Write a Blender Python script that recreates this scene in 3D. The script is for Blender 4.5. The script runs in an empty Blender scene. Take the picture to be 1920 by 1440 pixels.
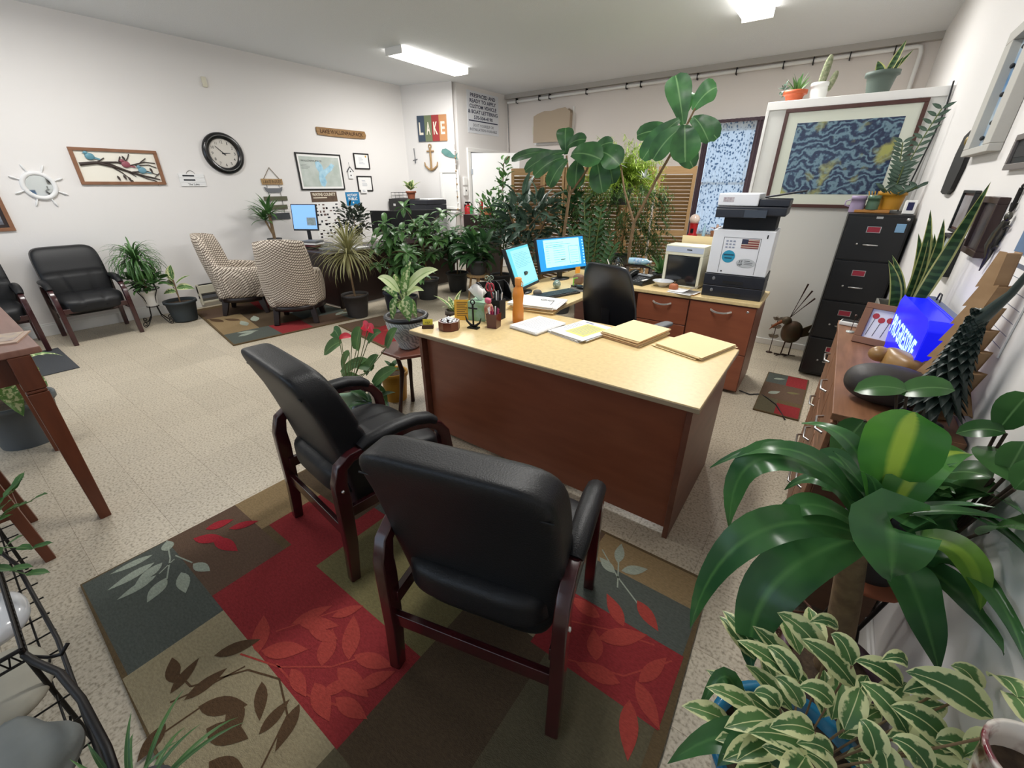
import bpy, bmesh, math, random
from mathutils import Vector as V, Matrix, Euler, noise as mnoise
R = math.radians
C = bpy.context.scene.collection
S = bpy.context.scene
rnd = random.Random(7)

# ---------------------------------------------------------------- camera, light, exposure
cam_d = bpy.data.cameras.new('camera'); cam = bpy.data.objects.new('camera', cam_d); C.objects.link(cam)
cam.location = (0, 0, 1.555)
cam.rotation_mode = 'XYZ'
cam.rotation_euler = (R(90 - 25.508), R(0.088), R(36.074))
cam_d.sensor_fit = 'HORIZONTAL'; cam_d.sensor_width = 36.0; cam_d.lens = 36.0 * 780.5 / 1920.0
cam_d.clip_start = 0.03
S.camera = cam
S.view_settings.view_transform = 'Standard'; S.view_settings.look = 'None'
S.view_settings.exposure = 0.0; S.view_settings.gamma = 1.0
S.view_settings.use_curve_mapping = False
S.cycles.use_denoising = True
S.cycles.max_bounces = 8; S.cycles.diffuse_bounces = 5; S.cycles.transparent_max_bounces = 12
S.cycles.sample_clamp_indirect = 8.0
W = bpy.data.worlds.new('world'); S.world = W; W.use_nodes = True
W.node_tree.nodes['Background'].inputs[0].default_value = (0.60, 0.78, 1.0, 1)
W.node_tree.nodes['Background'].inputs[1].default_value = 1.6

CEIL = 3.185; XL = -7.0; XR = 0.47; YB = 8.08; YF = -2.9

def area(name, loc, rot, sx, sy, power, col):
    l = bpy.data.lights.new(name, 'AREA'); l.shape = 'RECTANGLE'; l.size = sx; l.size_y = sy
    l.energy = power; l.color = col
    o = bpy.data.objects.new(name, l); o.location = loc; o.rotation_euler = rot; C.objects.link(o)
    return o
# daylight entering through the shop windows of the front wall (behind the camera)
area('daylight_left_window', (-4.9, YF + .06, 1.75), (R(90), 0, R(180)), 3.0, 1.9, 120, (0.84, 0.91, 1.0))
area('daylight_right_window', (-1.5, YF + .06, 1.75), (R(90), 0, R(180)), 2.6, 1.9, 45, (0.84, 0.91, 1.0))

# ---------------------------------------------------------------- materials
def lin(c):
    if isinstance(c, str): c = tuple(int(c[i:i+2], 16) for i in (0, 2, 4))
    o = []
    for x in c[:3]:
        x = x / 255.0
        o.append(x / 12.92 if x <= .04045 else ((x + .055) / 1.055) ** 2.4)
    return (o[0], o[1], o[2], 1.0)
_m = {}
def mat(name, col='808080', rough=.5, metal=0.0, col2=None, noise=0, namt=.5, stretch=(1, 1, 1), bump=0, bscale=60, emit=0, emitcol=None, trans=0, alpha=1, spec=.5, coat=0, sub=0, rot=(0,0,0)):
    if name in _m: return _m[name]
    m = bpy.data.materials.new(name); m.use_nodes = True; _m[name] = m
    nt = m.node_tree; b = nt.nodes['Principled BSDF']; L = nt.links
    b.inputs['Base Color'].default_value = lin(col); b.inputs['Roughness'].default_value = rough
    b.inputs['Metallic'].default_value = metal; b.inputs['Specular IOR Level'].default_value = spec
    if coat: b.inputs['Coat Weight'].default_value = coat; b.inputs['Coat Roughness'].default_value = .15
    if trans: b.inputs['Transmission Weight'].default_value = trans
    if alpha < 1: b.inputs['Alpha'].default_value = alpha
    if emit:
        b.inputs['Emission Color'].default_value = lin(emitcol or col); b.inputs['Emission Strength'].default_value = emit
    tc = nt.nodes.new('ShaderNodeTexCoord'); mp = nt.nodes.new('ShaderNodeMapping')
    L.new(tc.outputs['Object'], mp.inputs[0]); mp.inputs['Scale'].default_value = stretch; mp.inputs['Rotation'].default_value = rot
    if noise:
        n = nt.nodes.new('ShaderNodeTexNoise'); n.inputs['Scale'].default_value = noise; n.inputs['Detail'].default_value = 4
        L.new(mp.outputs[0], n.inputs['Vector'])
        r = nt.nodes.new('ShaderNodeValToRGB'); r.color_ramp.elements[0].position = .5 - namt / 2; r.color_ramp.elements[1].position = .5 + namt / 2
        r.color_ramp.elements[0].color = lin(col); r.color_ramp.elements[1].color = lin(col2 or col)
        L.new(n.outputs['Fac'], r.inputs[0]); L.new(r.outputs[0], b.inputs['Base Color'])
    if bump:
        n2 = nt.nodes.new('ShaderNodeTexNoise'); n2.inputs['Scale'].default_value = bscale; n2.inputs['Detail'].default_value = 3
        L.new(mp.outputs[0], n2.inputs['Vector'])
        bp = nt.nodes.new('ShaderNodeBump'); bp.inputs['Strength'].default_value = bump; bp.inputs['Distance'].default_value = .004
        L.new(n2.outputs['Fac'], bp.inputs['Height']); L.new(bp.outputs[0], b.inputs['Normal'])
    return m
def leafmat(name, mode='plain', c1='2f5a2a', c2='4d7d3c', c3='d8dfa0', thr=.6, rough=.4):
    """leaf material driven by the leaf's own UVs (u across, v along): vein, pale margin, centre stripe or cross bands"""
    if name in _m: return _m[name]
    m = bpy.data.materials.new(name); m.use_nodes = True; _m[name] = m
    nt = m.node_tree; b = nt.nodes['Principled BSDF']; L = nt.links; N = nt.nodes.new
    b.inputs['Roughness'].default_value = rough; b.inputs['Specular IOR Level'].default_value = .45
    uv = N('ShaderNodeUVMap'); sx = N('ShaderNodeSeparateXYZ'); L.new(uv.outputs[0], sx.inputs[0])
    def mth(op, a, bb=None):
        n = N('ShaderNodeMath'); n.operation = op
        for i, x in enumerate((a, bb)):
            if x is None: continue
            if isinstance(x, (int, float)): n.inputs[i].default_value = x
            else: L.new(x, n.inputs[i])
        return n.outputs[0]
    d = mth('MULTIPLY', mth('ABSOLUTE', mth('SUBTRACT', sx.outputs[0], .5)), 2.0)
    tc = N('ShaderNodeTexCoord'); n1 = N('ShaderNodeTexNoise'); n1.inputs['Scale'].default_value = 7; L.new(tc.outputs['Object'], n1.inputs[0])
    n2 = N('ShaderNodeTexNoise'); n2.inputs['Scale'].default_value = 55; n2.inputs['Detail'].default_value = 4; L.new(tc.outputs['Object'], n2.inputs[0])
    def mix(f, a, c):
        x = N('ShaderNodeMix'); x.data_type = 'RGBA'
        L.new(f, x.inputs[0])
        for i, y in ((6, a), (7, c)):
            if isinstance(y, tuple): x.inputs[i].default_value = y
            else: L.new(y, x.inputs[i])
        return x.outputs[2]
    def step(v, t, w=.06):
        r = N('ShaderNodeMapRange'); L.new(v, r.inputs[0]); r.inputs[1].default_value = t - w; r.inputs[2].default_value = t + w
        return r.outputs[0]
    base = mix(step(n1.outputs['Fac'], .5, .12), lin(c1), lin(c2))
    if mode == 'plain':
        base = mix(mth('SUBTRACT', 1.0, step(d, .05, .04)), base, lin(c3))
    elif mode == 'margin':
        base = mix(step(mth('ADD', d, mth('MULTIPLY', mth('SUBTRACT', n2.outputs['Fac'], .5), 1.3)), thr), base, lin(c3))
        base = mix(mth('SUBTRACT', 1.0, step(d, .04, .02)), base, lin(c3))
    elif mode == 'center':
        base = mix(mth('SUBTRACT', 1.0, step(d, thr, .08)), base, lin(c3))
    elif mode == 'blotch':
        base = mix(step(mth('SUBTRACT', mth('ADD', n2.outputs['Fac'], mth('MULTIPLY', d, -.16)), 0.0), thr, .05), base, lin(c3))
    elif mode == 'snake':
        w = N('ShaderNodeTexWave'); w.inputs['Scale'].default_value = 9; w.inputs['Distortion'].default_value = 6; w.bands_direction = 'Z'
        L.new(tc.outputs['Object'], w.inputs[0])
        base = mix(step(w.outputs['Fac'], .6, .2), lin(c1), lin(c2))
        base = mix(step(d, thr, .04), base, lin(c3))
    L.new(base, b.inputs['Base Color'])
    # thin leaf: some light passes through
    tr = N('ShaderNodeBsdfTranslucent'); L.new(base, tr.inputs[0]); ms = N('ShaderNodeMixShader'); ms.inputs[0].default_value = .25
    out = nt.nodes['Material Output']
    L.new(b.outputs[0], ms.inputs[1]); L.new(tr.outputs[0], ms.inputs[2]); L.new(ms.outputs[0], out.inputs[0])
    return m

# ---------------------------------------------------------------- mesh collector
def rotm(rx=0, ry=0, rz=0): return Euler((R(rx), R(ry), R(rz))).to_matrix().to_4x4()
def TM(loc=(0, 0, 0), rx=0, ry=0, rz=0): return Matrix.Translation(loc) @ rotm(rx, ry, rz)
class MB:
    def __init__(s): s.v = []; s.f = []; s.mi = []; s.sm = []; s.uv = []
    def add(s, vs, fs, mi=0, sm=False, M=None, uv=None):
        n = len(s.v)
        s.v += [tuple(M @ V(p)) if M else tuple(p) for p in vs]
        for k, f in enumerate(fs):
            s.f.append(tuple(i + n for i in f)); s.mi.append(mi); s.sm.append(sm)
            s.uv.append([uv[i] for i in f] if uv else None)
        return s
    def box(s, c, d, M=None, mi=0, taper=1.0):
        x, y, z = c; a, b, h = d[0] / 2, d[1] / 2, d[2] / 2; t = taper
        vs = [(x - a * t, y - b * t, z - h), (x + a * t, y - b * t, z - h), (x + a * t, y + b * t, z - h), (x - a * t, y + b * t, z - h),
              (x - a, y - b, z + h), (x + a, y - b, z + h), (x + a, y + b, z + h), (x - a, y + b, z + h)]
        return s.add(vs, [(0, 3, 2, 1), (4, 5, 6, 7), (0, 1, 5, 4), (1, 2, 6, 5), (2, 3, 7, 6), (3, 0, 4, 7)], mi, False, M)
    def b2(s, x0, x1, y0, y1, z0, z1, M=None, mi=0):
        return s.box(((x0 + x1) / 2, (y0 + y1) / 2, (z0 + z1) / 2), (abs(x1 - x0), abs(y1 - y0), abs(z1 - z0)), M, mi)
    def tube(s, pts, r, n=8, mi=0, M=None, flat=1.0, cap=True):
        pts = [V(p) for p in pts]; k = len(pts); rr = r if isinstance(r, (list, tuple)) else [r] * k
        vs = []; up = None
        for i, p in enumerate(pts):
            t = (pts[min(i + 1, k - 1)] - pts[max(i - 1, 0)])
            t = t.normalized() if t.length > 1e-9 else V((0, 0, 1))
            if up is None: up = V((0, 0, 1)) if abs(t.z) < .9 else V((1, 0, 0))
            sd = t.cross(up)
            if sd.length < 1e-5: sd = t.cross(V((0, 1, 0)))
            sd.normalize(); up = sd.cross(t).normalized()
            for j in range(n):
                a = 2 * math.pi * j / n
                vs.append(p + sd * (math.cos(a) * rr[i]) + up * (math.sin(a) * rr[i] * flat))
        fs = [(i * n + j, i * n + (j + 1) % n, (i + 1) * n + (j + 1) % n, (i + 1) * n + j) for i in range(k - 1) for j in range(n)]
        s.add(vs, fs, mi, True, M)
        if cap: s.add(vs[:n], [tuple(range(n))[::-1]], mi, False, M); s.add(vs[-n:], [tuple(range(n))], mi, False, M)
        return s
    def rail(s, pts, w, h, mi=0, M=None, side=(1, 0, 0)):
        """rectangular bar following pts; w along `side`, h across the path"""
        pts = [V(p) for p in pts]; k = len(pts); sd = V(side).normalized(); vs = []
        for i, p in enumerate(pts):
            t = (pts[min(i + 1, k - 1)] - pts[max(i - 1, 0)]).normalized(); nn = sd.cross(t).normalized()
            hh = h[i] if isinstance(h, (list, tuple)) else h
            for a, b in ((-1, -1), (1, -1), (1, 1), (-1, 1)): vs.append(p + sd * (a * w / 2) + nn * (b * hh / 2))
        fs = [(i * 4 + j, i * 4 + (j + 1) % 4, (i + 1) * 4 + (j + 1) % 4, (i + 1) * 4 + j) for i in range(k - 1) for j in range(4)]
        fs += [(3, 2, 1, 0), tuple(range(4 * k - 4, 4 * k))]
        return s.add(vs, fs, mi, False, M)
    def lathe(s, prof, n=24, c=(0, 0, 0), mi=0, M=None, sm=True, sx=1, sy=1):
        vs = [(c[0] + r * sx * math.cos(2 * math.pi * j / n), c[1] + r * sy * math.sin(2 * math.pi * j / n), c[2] + z) for r, z in prof for j in range(n)]
        k = len(prof)
        fs = [(i * n + j, i * n + (j + 1) % n, (i + 1) * n + (j + 1) % n, (i + 1) * n + j) for i in range(k - 1) for j in range(n)]
        s.add(vs, fs, mi, sm, M)
        if k == 2 and min(prof[0][0], prof[1][0]) < 1e-4: return s
        if prof[0][0] > 1e-4: s.add(vs[:n], [tuple(range(n))[::-1]], mi, False, M)
        if prof[-1][0] > 1e-4: s.add(vs[-n:], [tuple(range(n))], mi, False, M)
        return s
    def prism(s, pts, d, M=None, mi=0, sm=False):
        """pts in local XZ plane; extruded along Y from 0 to -d"""
        n = len(pts); vs = [(x, 0, z) for x, z in pts] + [(x, -d, z) for x, z in pts]
        a = sum(pts[i][0] * pts[(i + 1) % n][1] - pts[(i + 1) % n][0] * pts[i][1] for i in range(n))
        fr = tuple(range(n, 2 * n)); bk = tuple(range(n))[::-1]
        if a < 0: fr = fr[::-1]; bk = bk[::-1]
        fs = [fr, bk] + [((i, (i + 1) % n, n + (i + 1) % n, n + i) if a < 0 else (i, n + i, n + (i + 1) % n, (i + 1) % n)) for i in range(n)]
        return s.add(vs, fs, mi, sm, M)
    def sbox(s, c, d, p=4.0, n=8, mi=0, M=None, fn=None):
        """rounded cushion-like box (superellipsoid of exponent p)"""
        vs = []; idx = {}; fs = []
        def vert(q):
            key = tuple(round(x, 5) for x in q)
            if key not in idx:
                m = (sum(abs(x) ** p for x in q)) ** (1 / p)
                o = V((q[0] / m * d[0] / 2, q[1] / m * d[1] / 2, q[2] / m * d[2] / 2))
                if fn: o = V(fn(o))
                idx[key] = len(vs); vs.append(o + V(c))
            return idx[key]
        for ax in range(3):
            for sg in (-1, 1):
                for i in range(n):
                    for j in range(n):
                        q = []
                        for a, b in ((i, j), (i + 1, j), (i + 1, j + 1), (i, j + 1)):
                            u = math.tan((2 * a / n - 1) * math.pi / 4); w = math.tan((2 * b / n - 1) * math.pi / 4)
                            e = [0, 0, 0]; e[ax] = sg; e[(ax + 1) % 3] = u; e[(ax + 2) % 3] = w; q.append(vert(e))
                        fs.append(tuple(q) if sg > 0 else tuple(q[::-1]))
        return s.add(vs, fs, mi, True, M)
    def ball(s, c, r, mi=0, M=None, n=6, jit=0, seed=0):
        rr = r if isinstance(r, (list, tuple)) else (r, r, r)
        fn = None
        if jit: fn = lambda o: o * (1 + jit * mnoise.noise(V((o.x * 9 + seed, o.y * 9, o.z * 9))))
        return s.sbox(c, [2 * x for x in rr], 2.0, n, mi, M, fn)
    def leaf(s, base, d, ln, wd, droop=.6, shape='ovate', fold=.12, n=7, mi=0, up=(0, 0, 1), roll=0, wav=0, thick=False):
        p = V(base); d = V(d).normalized(); u = V(up); sd = d.cross(u)
        if sd.length < .05: a = rnd.random() * 6.28; sd = V((math.cos(a), math.sin(a), 0))
        sd.normalize()
        if roll: sd = Matrix.Rotation(roll, 3, d) @ sd
        nrm = sd.cross(d).normalized()
        vs = []; uv = []; st = ln / n
        for i in range(n + 1):
            t = i / n
            if shape == 'ovate': w = math.sin(math.pi * t ** .8) ** .85 if 0 < t < 1 else 0
            elif shape == 'obov': w = (.28 + .72 * math.sin(math.pi * min(1, t) ** 1.7) ** .6) * (1 if t < .93 else .72) if t > .01 else .15
            elif shape == 'lance': w = math.sin(math.pi * min(1, .06 + .94 * t) ** .7) if t < 1 else 0
            elif shape == 'strap': w = min(1, .35 + 2.2 * t) * (1 - max(0, t - .55) ** 1.6 * 3.6)
            elif shape == 'heart': w = (math.sin(math.pi * (.12 + .88 * t) ** .62)) if t < 1 else 0
            else: w = 1 - t
            w = max(0.0, w) * wd / 2
            wv = wav * wd * math.sin(t * 11 + ln * 40)
            for k in (-1, -.5, 0, .5, 1):
                q = p + sd * (w * k) + nrm * (abs(k) * w * fold * 2 + wv * abs(k) * (1 if k > 0 else -1))
                vs.append(q); uv.append((.5 + k * .5, t))
            p = p + d * st
            ang = droop / n * (.4 + 1.2 * t)
            rm = Matrix.Rotation(-ang, 3, sd); d = (rm @ d).normalized(); nrm = (rm @ nrm).normalized()
        fs = [(i * 5 + j, i * 5 + j + 1, (i + 1) * 5 + j + 1, (i + 1) * 5 + j) for i in range(n) for j in range(4)]
        s.add(vs, fs, mi, True, None, uv)
        return p
    def build(s, name, mats, parent=None, loc=(0, 0, 0), bevel=0, seg=2, sub=0):
        if parent is not None and 'clampx' in parent: k = parent['clampx'] - parent.location.x; s.v = [(min(v[0], k - .0004 * (i % 7)), v[1], v[2]) for i, v in enumerate(s.v)]
        if parent is not None and 'clampmin' in parent: k = parent['clampmin'] - parent.location.x; s.v = [(max(v[0], k + .0004 * (i % 7)), v[1], v[2]) for i, v in enumerate(s.v)]
        me = bpy.data.meshes.new(name); me.from_pydata(s.v, [], s.f)
        for m in (mats if isinstance(mats, (list, tuple)) else [mats]): me.materials.append(m)
        me.polygons.foreach_set('material_index', s.mi); me.polygons.foreach_set('use_smooth', s.sm)
        if any(u for u in s.uv):
            l = me.uv_layers.new(name='UVMap'); k = 0
            for p, u in zip(me.polygons, s.uv):
                for j, li in enumerate(p.loop_indices):
                    l.data[li].uv = u[j] if u else (.5, .5)
        me.update()
        o = bpy.data.objects.new(name, me); C.objects.link(o); o.location = loc
        if parent: o.parent = parent
        if bevel:
            b = o.modifiers.new('bevel', 'BEVEL'); b.width = bevel; b.segments = seg; b.limit_method = 'ANGLE'; b.angle_limit = R(40)
            b.harden_normals = False
            me.polygons.foreach_set('use_smooth', [True] * len(me.polygons))
            w = o.modifiers.new('wn', 'WEIGHTED_NORMAL'); w.keep_sharp = True
        if sub:
            q = o.modifiers.new('sub', 'SUBSURF'); q.levels = q.render_levels = sub
        return o
def tag(o, label=None, cat=None, group=None, kind=None):
    if label: o['label'] = label
    if cat: o['category'] = cat
    if group: o['group'] = group
    if kind: o['kind'] = kind
    return o
def T(name, label, cat, loc=(0, 0, 0), rz=0, group=None):
    o = bpy.data.objects.new(name, None); C.objects.link(o); o.location = loc; o.rotation_euler = (0, 0, R(rz))
    o.empty_display_size = .05
    return tag(o, label, cat, group)
def kids(o): return [c for c in bpy.data.objects if c.parent == o]
def dup(o, label=None, loc=None, rz=None, parent=None):
    c = o.copy(); C.objects.link(c)
    if parent: c.parent = parent
    if label: c['label'] = label
    if loc is not None: c.location = loc
    if rz is not None: c.rotation_euler = (0, 0, R(rz))
    for ch in kids(o): dup(ch, parent=c)
    return c
_tc = {}
def text(mb, s, w, h, M, mi=0, depth=.001, bold=False):
    """letters as real shapes, fitted into w x h, centred on M's origin, in local XZ facing -Y"""
    key = (s, bold)
    if key not in _tc:
        cu = bpy.data.curves.new('t', 'FONT'); cu.body = s; cu.size = 1; cu.align_x = 'CENTER'; cu.align_y = 'CENTER'
        cu.resolution_u = 2
        if bold: cu.offset = .025
        ob = bpy.data.objects.new('t', cu); C.objects.link(ob)
        dg = bpy.context.evaluated_depsgraph_get(); dg.update()
        me = ob.evaluated_get(dg).to_mesh()
        vs = [tuple(v.co) for v in me.vertices]; fs = [tuple(p.vertices) for p in me.polygons]
        bpy.data.objects.remove(ob); bpy.data.curves.remove(cu)
        _tc[key] = (vs, fs)
    vs, fs = _tc[key]
    if not vs: return
    x0 = min(v[0] for v in vs); x1 = max(v[0] for v in vs); y0 = min(v[1] for v in vs); y1 = max(v[1] for v in vs)
    sx = w / (x1 - x0); sz = h / (y1 - y0)
    mb.add([((v[0] - (x0 + x1) / 2) * sx, -depth, (v[1] - (y0 + y1) / 2) * sz) for v in vs], fs, mi, False, M)
def tag1(o, label, cat, group=None): return tag(o, label, cat, group)
# ---------------------------------------------------------------- materials of the place
def wallmat(name, col, bump=.12, bs=55):
    return mat(name, col, rough=.85, bump=bump, bscale=bs, noise=1.3, namt=.5, col2=col, spec=.25)
M_wall = wallmat('wall_paint', 'e4e1df'); M_backwall = wallmat('back_wall_paint', 'e3dbd5')
M_ceil = mat('ceiling_popcorn', 'e6e9ec', rough=.95, bump=.9, bscale=150, spec=.1)
M_white = mat('white_trim', 'ecebe8', rough=.5)
M_panelwhite = mat('white_panel', 'dfdfda', rough=.6)
M_black = mat('black_plastic', '16171a', rough=.35)
M_blackmatte = mat('black_matte', '121214', rough=.7)
M_grey = mat('grey_plastic', '6c6e72', rough=.5)
M_steel = mat('brushed_steel', 'c9c9c9', rough=.3, metal=1)
M_iron = mat('black_iron', '1a1716', rough=.5, metal=.4)
M_bronze = mat('dark_bronze', '3c241c', rough=.5, metal=.5)
M_paper = mat('white_paper', 'ecebe9', rough=.9)
M_manila = mat('manila', 'e8d3a4', rough=.85)
M_soil = mat('potting_soil', '2c231c', rough=1, bump=1, bscale=120, noise=40, col2='5a4a3a')
M_glass = mat('clear_glass', 'ffffff', rough=.02, trans=1)
M_darkpot = mat('dark_pot', '37383a', rough=.6)
M_terra = mat('terracotta', '9c5a40', rough=.85)
M_stem = mat('green_stem', '5d6b3a', rough=.7); M_bark = mat('brown_bark', '6d5640', rough=.9, noise=30, col2='8b7455', bump=.6, bscale=50)
M_red = mat('red_paint', 'b01c22', rough=.35)
M_pine = mat('pine_board', 'a3845c', rough=.6, noise=6, col2='94734a', stretch=(1, 1, 14), namt=.6)
M_rust = mat('weathered_wood', '8a6a48', rough=.8, noise=12, col2='b99a6c', stretch=(6, 6, 1))
M_cream = mat('cream_plastic', 'd8d3bf', rough=.5)
def floor_material():
    m = bpy.data.materials.new('vinyl_tile'); m.use_nodes = True; nt = m.node_tree; L = nt.links; N = nt.nodes.new
    b = nt.nodes['Principled BSDF']; b.inputs['Roughness'].default_value = .42; b.inputs['Specular IOR Level'].default_value = .35
    tc = N('ShaderNodeTexCoord'); mp = N('ShaderNodeMapping'); L.new(tc.outputs['Object'], mp.inputs[0])
    br = N('ShaderNodeTexBrick'); br.offset = 0; br.inputs['Scale'].default_value = 1; br.inputs['Brick Width'].default_value = .305; br.inputs['Row Height'].default_value = .305
    br.inputs['Mortar Size'].default_value = .0011; br.inputs['Mortar Smooth'].default_value = .6
    br.inputs['Color1'].default_value = lin('ffffff'); br.inputs['Color2'].default_value = lin('f4f4f4'); br.inputs['Mortar'].default_value = lin('b0a89c')
    L.new(mp.outputs[0], br.inputs[0]); mp.inputs['Location'].default_value = (.12, .03, 0)
    n = N('ShaderNodeTexNoise'); n.inputs['Scale'].default_value = 85; n.inputs['Detail'].default_value = 3; L.new(tc.outputs['Object'], n.inputs[0])
    r = N('ShaderNodeValToRGB'); e = r.color_ramp.elements
    e[0].position = .33; e[0].color = lin('978c79'); e[1].position = .62; e[1].color = lin('c9beaa')
    x = e.new(.46); x.color = lin('bbaf9b')
    L.new(n.outputs['Fac'], r.inputs[0])
    mx = N('ShaderNodeMix'); mx.data_type = 'RGBA'; mx.blend_type = 'MULTIPLY'; mx.inputs[0].default_value = 1
    L.new(r.outputs[0], mx.inputs[6]); L.new(br.outputs[0], mx.inputs[7]); L.new(mx.outputs[2], b.inputs['Base Color'])
    return m
def struct(name, mb, m, bevel=0): o = mb.build(name, m, bevel=bevel); o['kind'] = 'structure'; return o
JX, JY = -6.0, 6.46          # outer corner of the boxed-in part at the back left
JA = math.degrees(math.atan2(JY - 6.174, JX - XL))
# floor, ceiling
struct('floor', MB().b2(XL - .1, XR + .1, YF - .1, YB + .1, -.1, 0), floor_material())
struct('ceiling', MB().b2(XL - .1, XR + .1, YF - .1, YB + .1, CEIL, CEIL + .1), M_ceil)
struct('wall_left', MB().b2(XL - .1, XL, YF, 6.3, 0, CEIL), M_wall)
struct('wall_right', MB().b2(XR, XR + .1, YF, YB + .1, 0, CEIL), M_wall)
# boxed-in corner: slanted face and side face with a door opening
mb = MB()
mb.add([(XL, 6.174, 0), (JX, JY, 0), (JX, JY, CEIL), (XL, 6.174, CEIL), (XL, 6.274, 0), (JX - .1, JY + .1, 0), (JX - .1, JY + .1, CEIL), (XL, 6.274, CEIL)],
       [(0, 1, 2, 3), (5, 4, 7, 6), (1, 5, 6, 2), (0, 3, 7, 4)])
struct('wall_corner_front', mb, M_wall)
mb = MB()
mb.b2(JX - .1, JX, JY + .1, 6.86, 0, CEIL); mb.b2(JX - .1, JX, 6.86, YB + .1, 2.13, CEIL)
mb.b2(JX - .1, JX, 7.80, YB + .1, 0, 2.13)
struct('wall_corner_side', mb, M_wall)
struct('wall_passage', MB().b2(JX - 1.1, JX - 1.0, 6.6, YB, 0, 2.4), M_wall)
# back wall with window
WX0, WX1, WZ0, WZ1 = -2.08, -1.28, .80, 2.36
mb = MB(); mb.b2(JX - 1.1, WX0, YB, YB + .12, 0, CEIL); mb.b2(WX1, XR, YB, YB + .12, 0, CEIL)
mb.b2(WX0, WX1, YB, YB + .12, 0, WZ0); mb.b2(WX0, WX1, YB, YB + .12, WZ1, CEIL)
struct('wall_back', mb, M_backwall)
# front wall behind the camera, with two shop windows and a glass door
mb = MB(); mb.b2(XL, XR, YF - .12, YF, 0, .8); mb.b2(XL, XR, YF - .12, YF, 2.7, CEIL)
for a, b in ((XL, -6.4), (-3.4, -2.8), (-.2, XR)): mb.b2(a, b, YF - .12, YF, .8, 2.7)
struct('wall_front', mb, M_wall)
for k, (a, b) in enumerate(((-6.4, -3.4), (-2.8, -.2))):
    mb = MB(); w = .05
    for x in (a, (a + b) / 2 - w / 2, b - w): mb.b2(x, x + w, YF - .1, YF - .02, .8, 2.7)
    mb.b2(a, b, YF - .1, YF - .02, .8, .85); mb.b2(a, b, YF - .1, YF - .02, 2.65, 2.7)
    struct('window_%d' % (k + 2), mb, M_white)
# window 1: sash, sill, panes
mb = MB(); f = .045
mb.b2(WX0, WX0 + f, YB - .01, YB + .08, WZ0, WZ1); mb.b2(WX1 - f, WX1, YB - .01, YB + .08, WZ0, WZ1)
mb.b2(WX0, WX1, YB - .01, YB + .08, WZ1 - f, WZ1); mb.b2(WX0, WX1, YB - .03, YB + .08, WZ0, WZ0 + f); mb.b2(WX0, WX1, YB + .01, YB + .06, 1.56, 1.6)
w1 = struct('window_1', mb, M_white, .003)
p = MB().b2(WX0 + f, WX1 - f, YB + .035, YB + .04, WZ0 + f, WZ1 - f).build('pane', M_glass, w1)
# baseboards
def baseb(name, x0, y0, x1, y1, h=.14, t=.016):
    d = V((x1 - x0, y1 - y0, 0)); ln = d.length; a = math.degrees(math.atan2(d.y, d.x)); M = TM((x0, y0, 0), 0, 0, a)
    mb = MB(); mb.b2(0, ln, -t, 0, 0, h - .02, M); mb.b2(0, ln, -t * .55, 0, h - .02, h, M)
    return struct(name, mb, M_white, .003)
baseb('baseboard_left', XL, YF, XL, 6.17); baseb('baseboard_corner', XL, 6.174, JX, JY)
baseb('baseboard_corner_side', JX, JY, JX, 6.8); baseb('baseboard_back', JX, YB, XR, YB); baseb('baseboard_right', XR, YB, XR, 1.2)
# soffit strip and shadow line under the ceiling on the back wall
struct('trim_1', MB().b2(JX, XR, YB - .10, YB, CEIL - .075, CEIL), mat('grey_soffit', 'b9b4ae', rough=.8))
# white pipe along the back wall with clips, turning down at the right
pipe = T('water_pipe', 'long white pipe clipped along the back wall just under the ceiling', 'pipe', (JX + .05, YB - .05, CEIL - .13))
L0 = XR - .16 - (JX + .05)
mb = MB().tube([(0, 0, -.0), (L0 - .06, 0, .02), (L0 - .02, 0, .01), (L0, 0, -.05), (L0, 0, -1.1)], .024, 10)
mb.build('pipe_run', M_white, pipe)
MB().tube([(0, 0, 0), (0, 0, -.05), (0.01, .02, -.9), (.01, .02, -2.0)], .007, 6).build('thin_line', M_grey, pipe)
for k, x in enumerate((.22, .75, .98, 1.75, 2.5, 2.75, 3.3, 3.65, 4.2, 4.8, 5.15, 5.55, 6.0)):
    MB().b2(x - .006, x + .006, -.03, .04, -.032, .06).build('clip', M_iron, pipe)
# door casing and open door leaf
mb = MB(); mb.b2(JX - .02, JX + .035, 6.78, 6.86, 0, 2.13); mb.b2(JX - .02, JX + .035, 6.78, YB, 2.13, 2.2)
struct('trim_2', mb, M_white, .006)
struct('trim_3', MB().b2(JX + .0, JX + .02, 6.86, 6.88, 0, 2.13), M_grey)
dr = MB().b2(0, .92, -.04, 0, .01, 2.11).build('door_1', M_white, loc=(JX + .04, 6.87, 0), bevel=.003); dr.rotation_euler = (0, 0, R(34)); dr['kind'] = 'structure'
mb = MB(); mb.lathe([(.0, 0), (.028, 0), (.028, .02), (.012, .03), (.012, .05), (.03, .06), (.03, .085), (0, .09)], 14, M=TM((.86, -.04, 1.0), 90))
mb.b2(.83, .89, -.045, -.04, .9, 1.1); mb.build('door_handle', M_steel, dr)
MB().b2(.80, .87, -.046, -.04, 1.35, 1.52).build('lock_plate', M_cream, dr)
for z in (.3, 1.75): MB().b2(-.012, .02, -.05, .0, z, z + .09).build('hinge', M_steel, dr)
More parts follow.
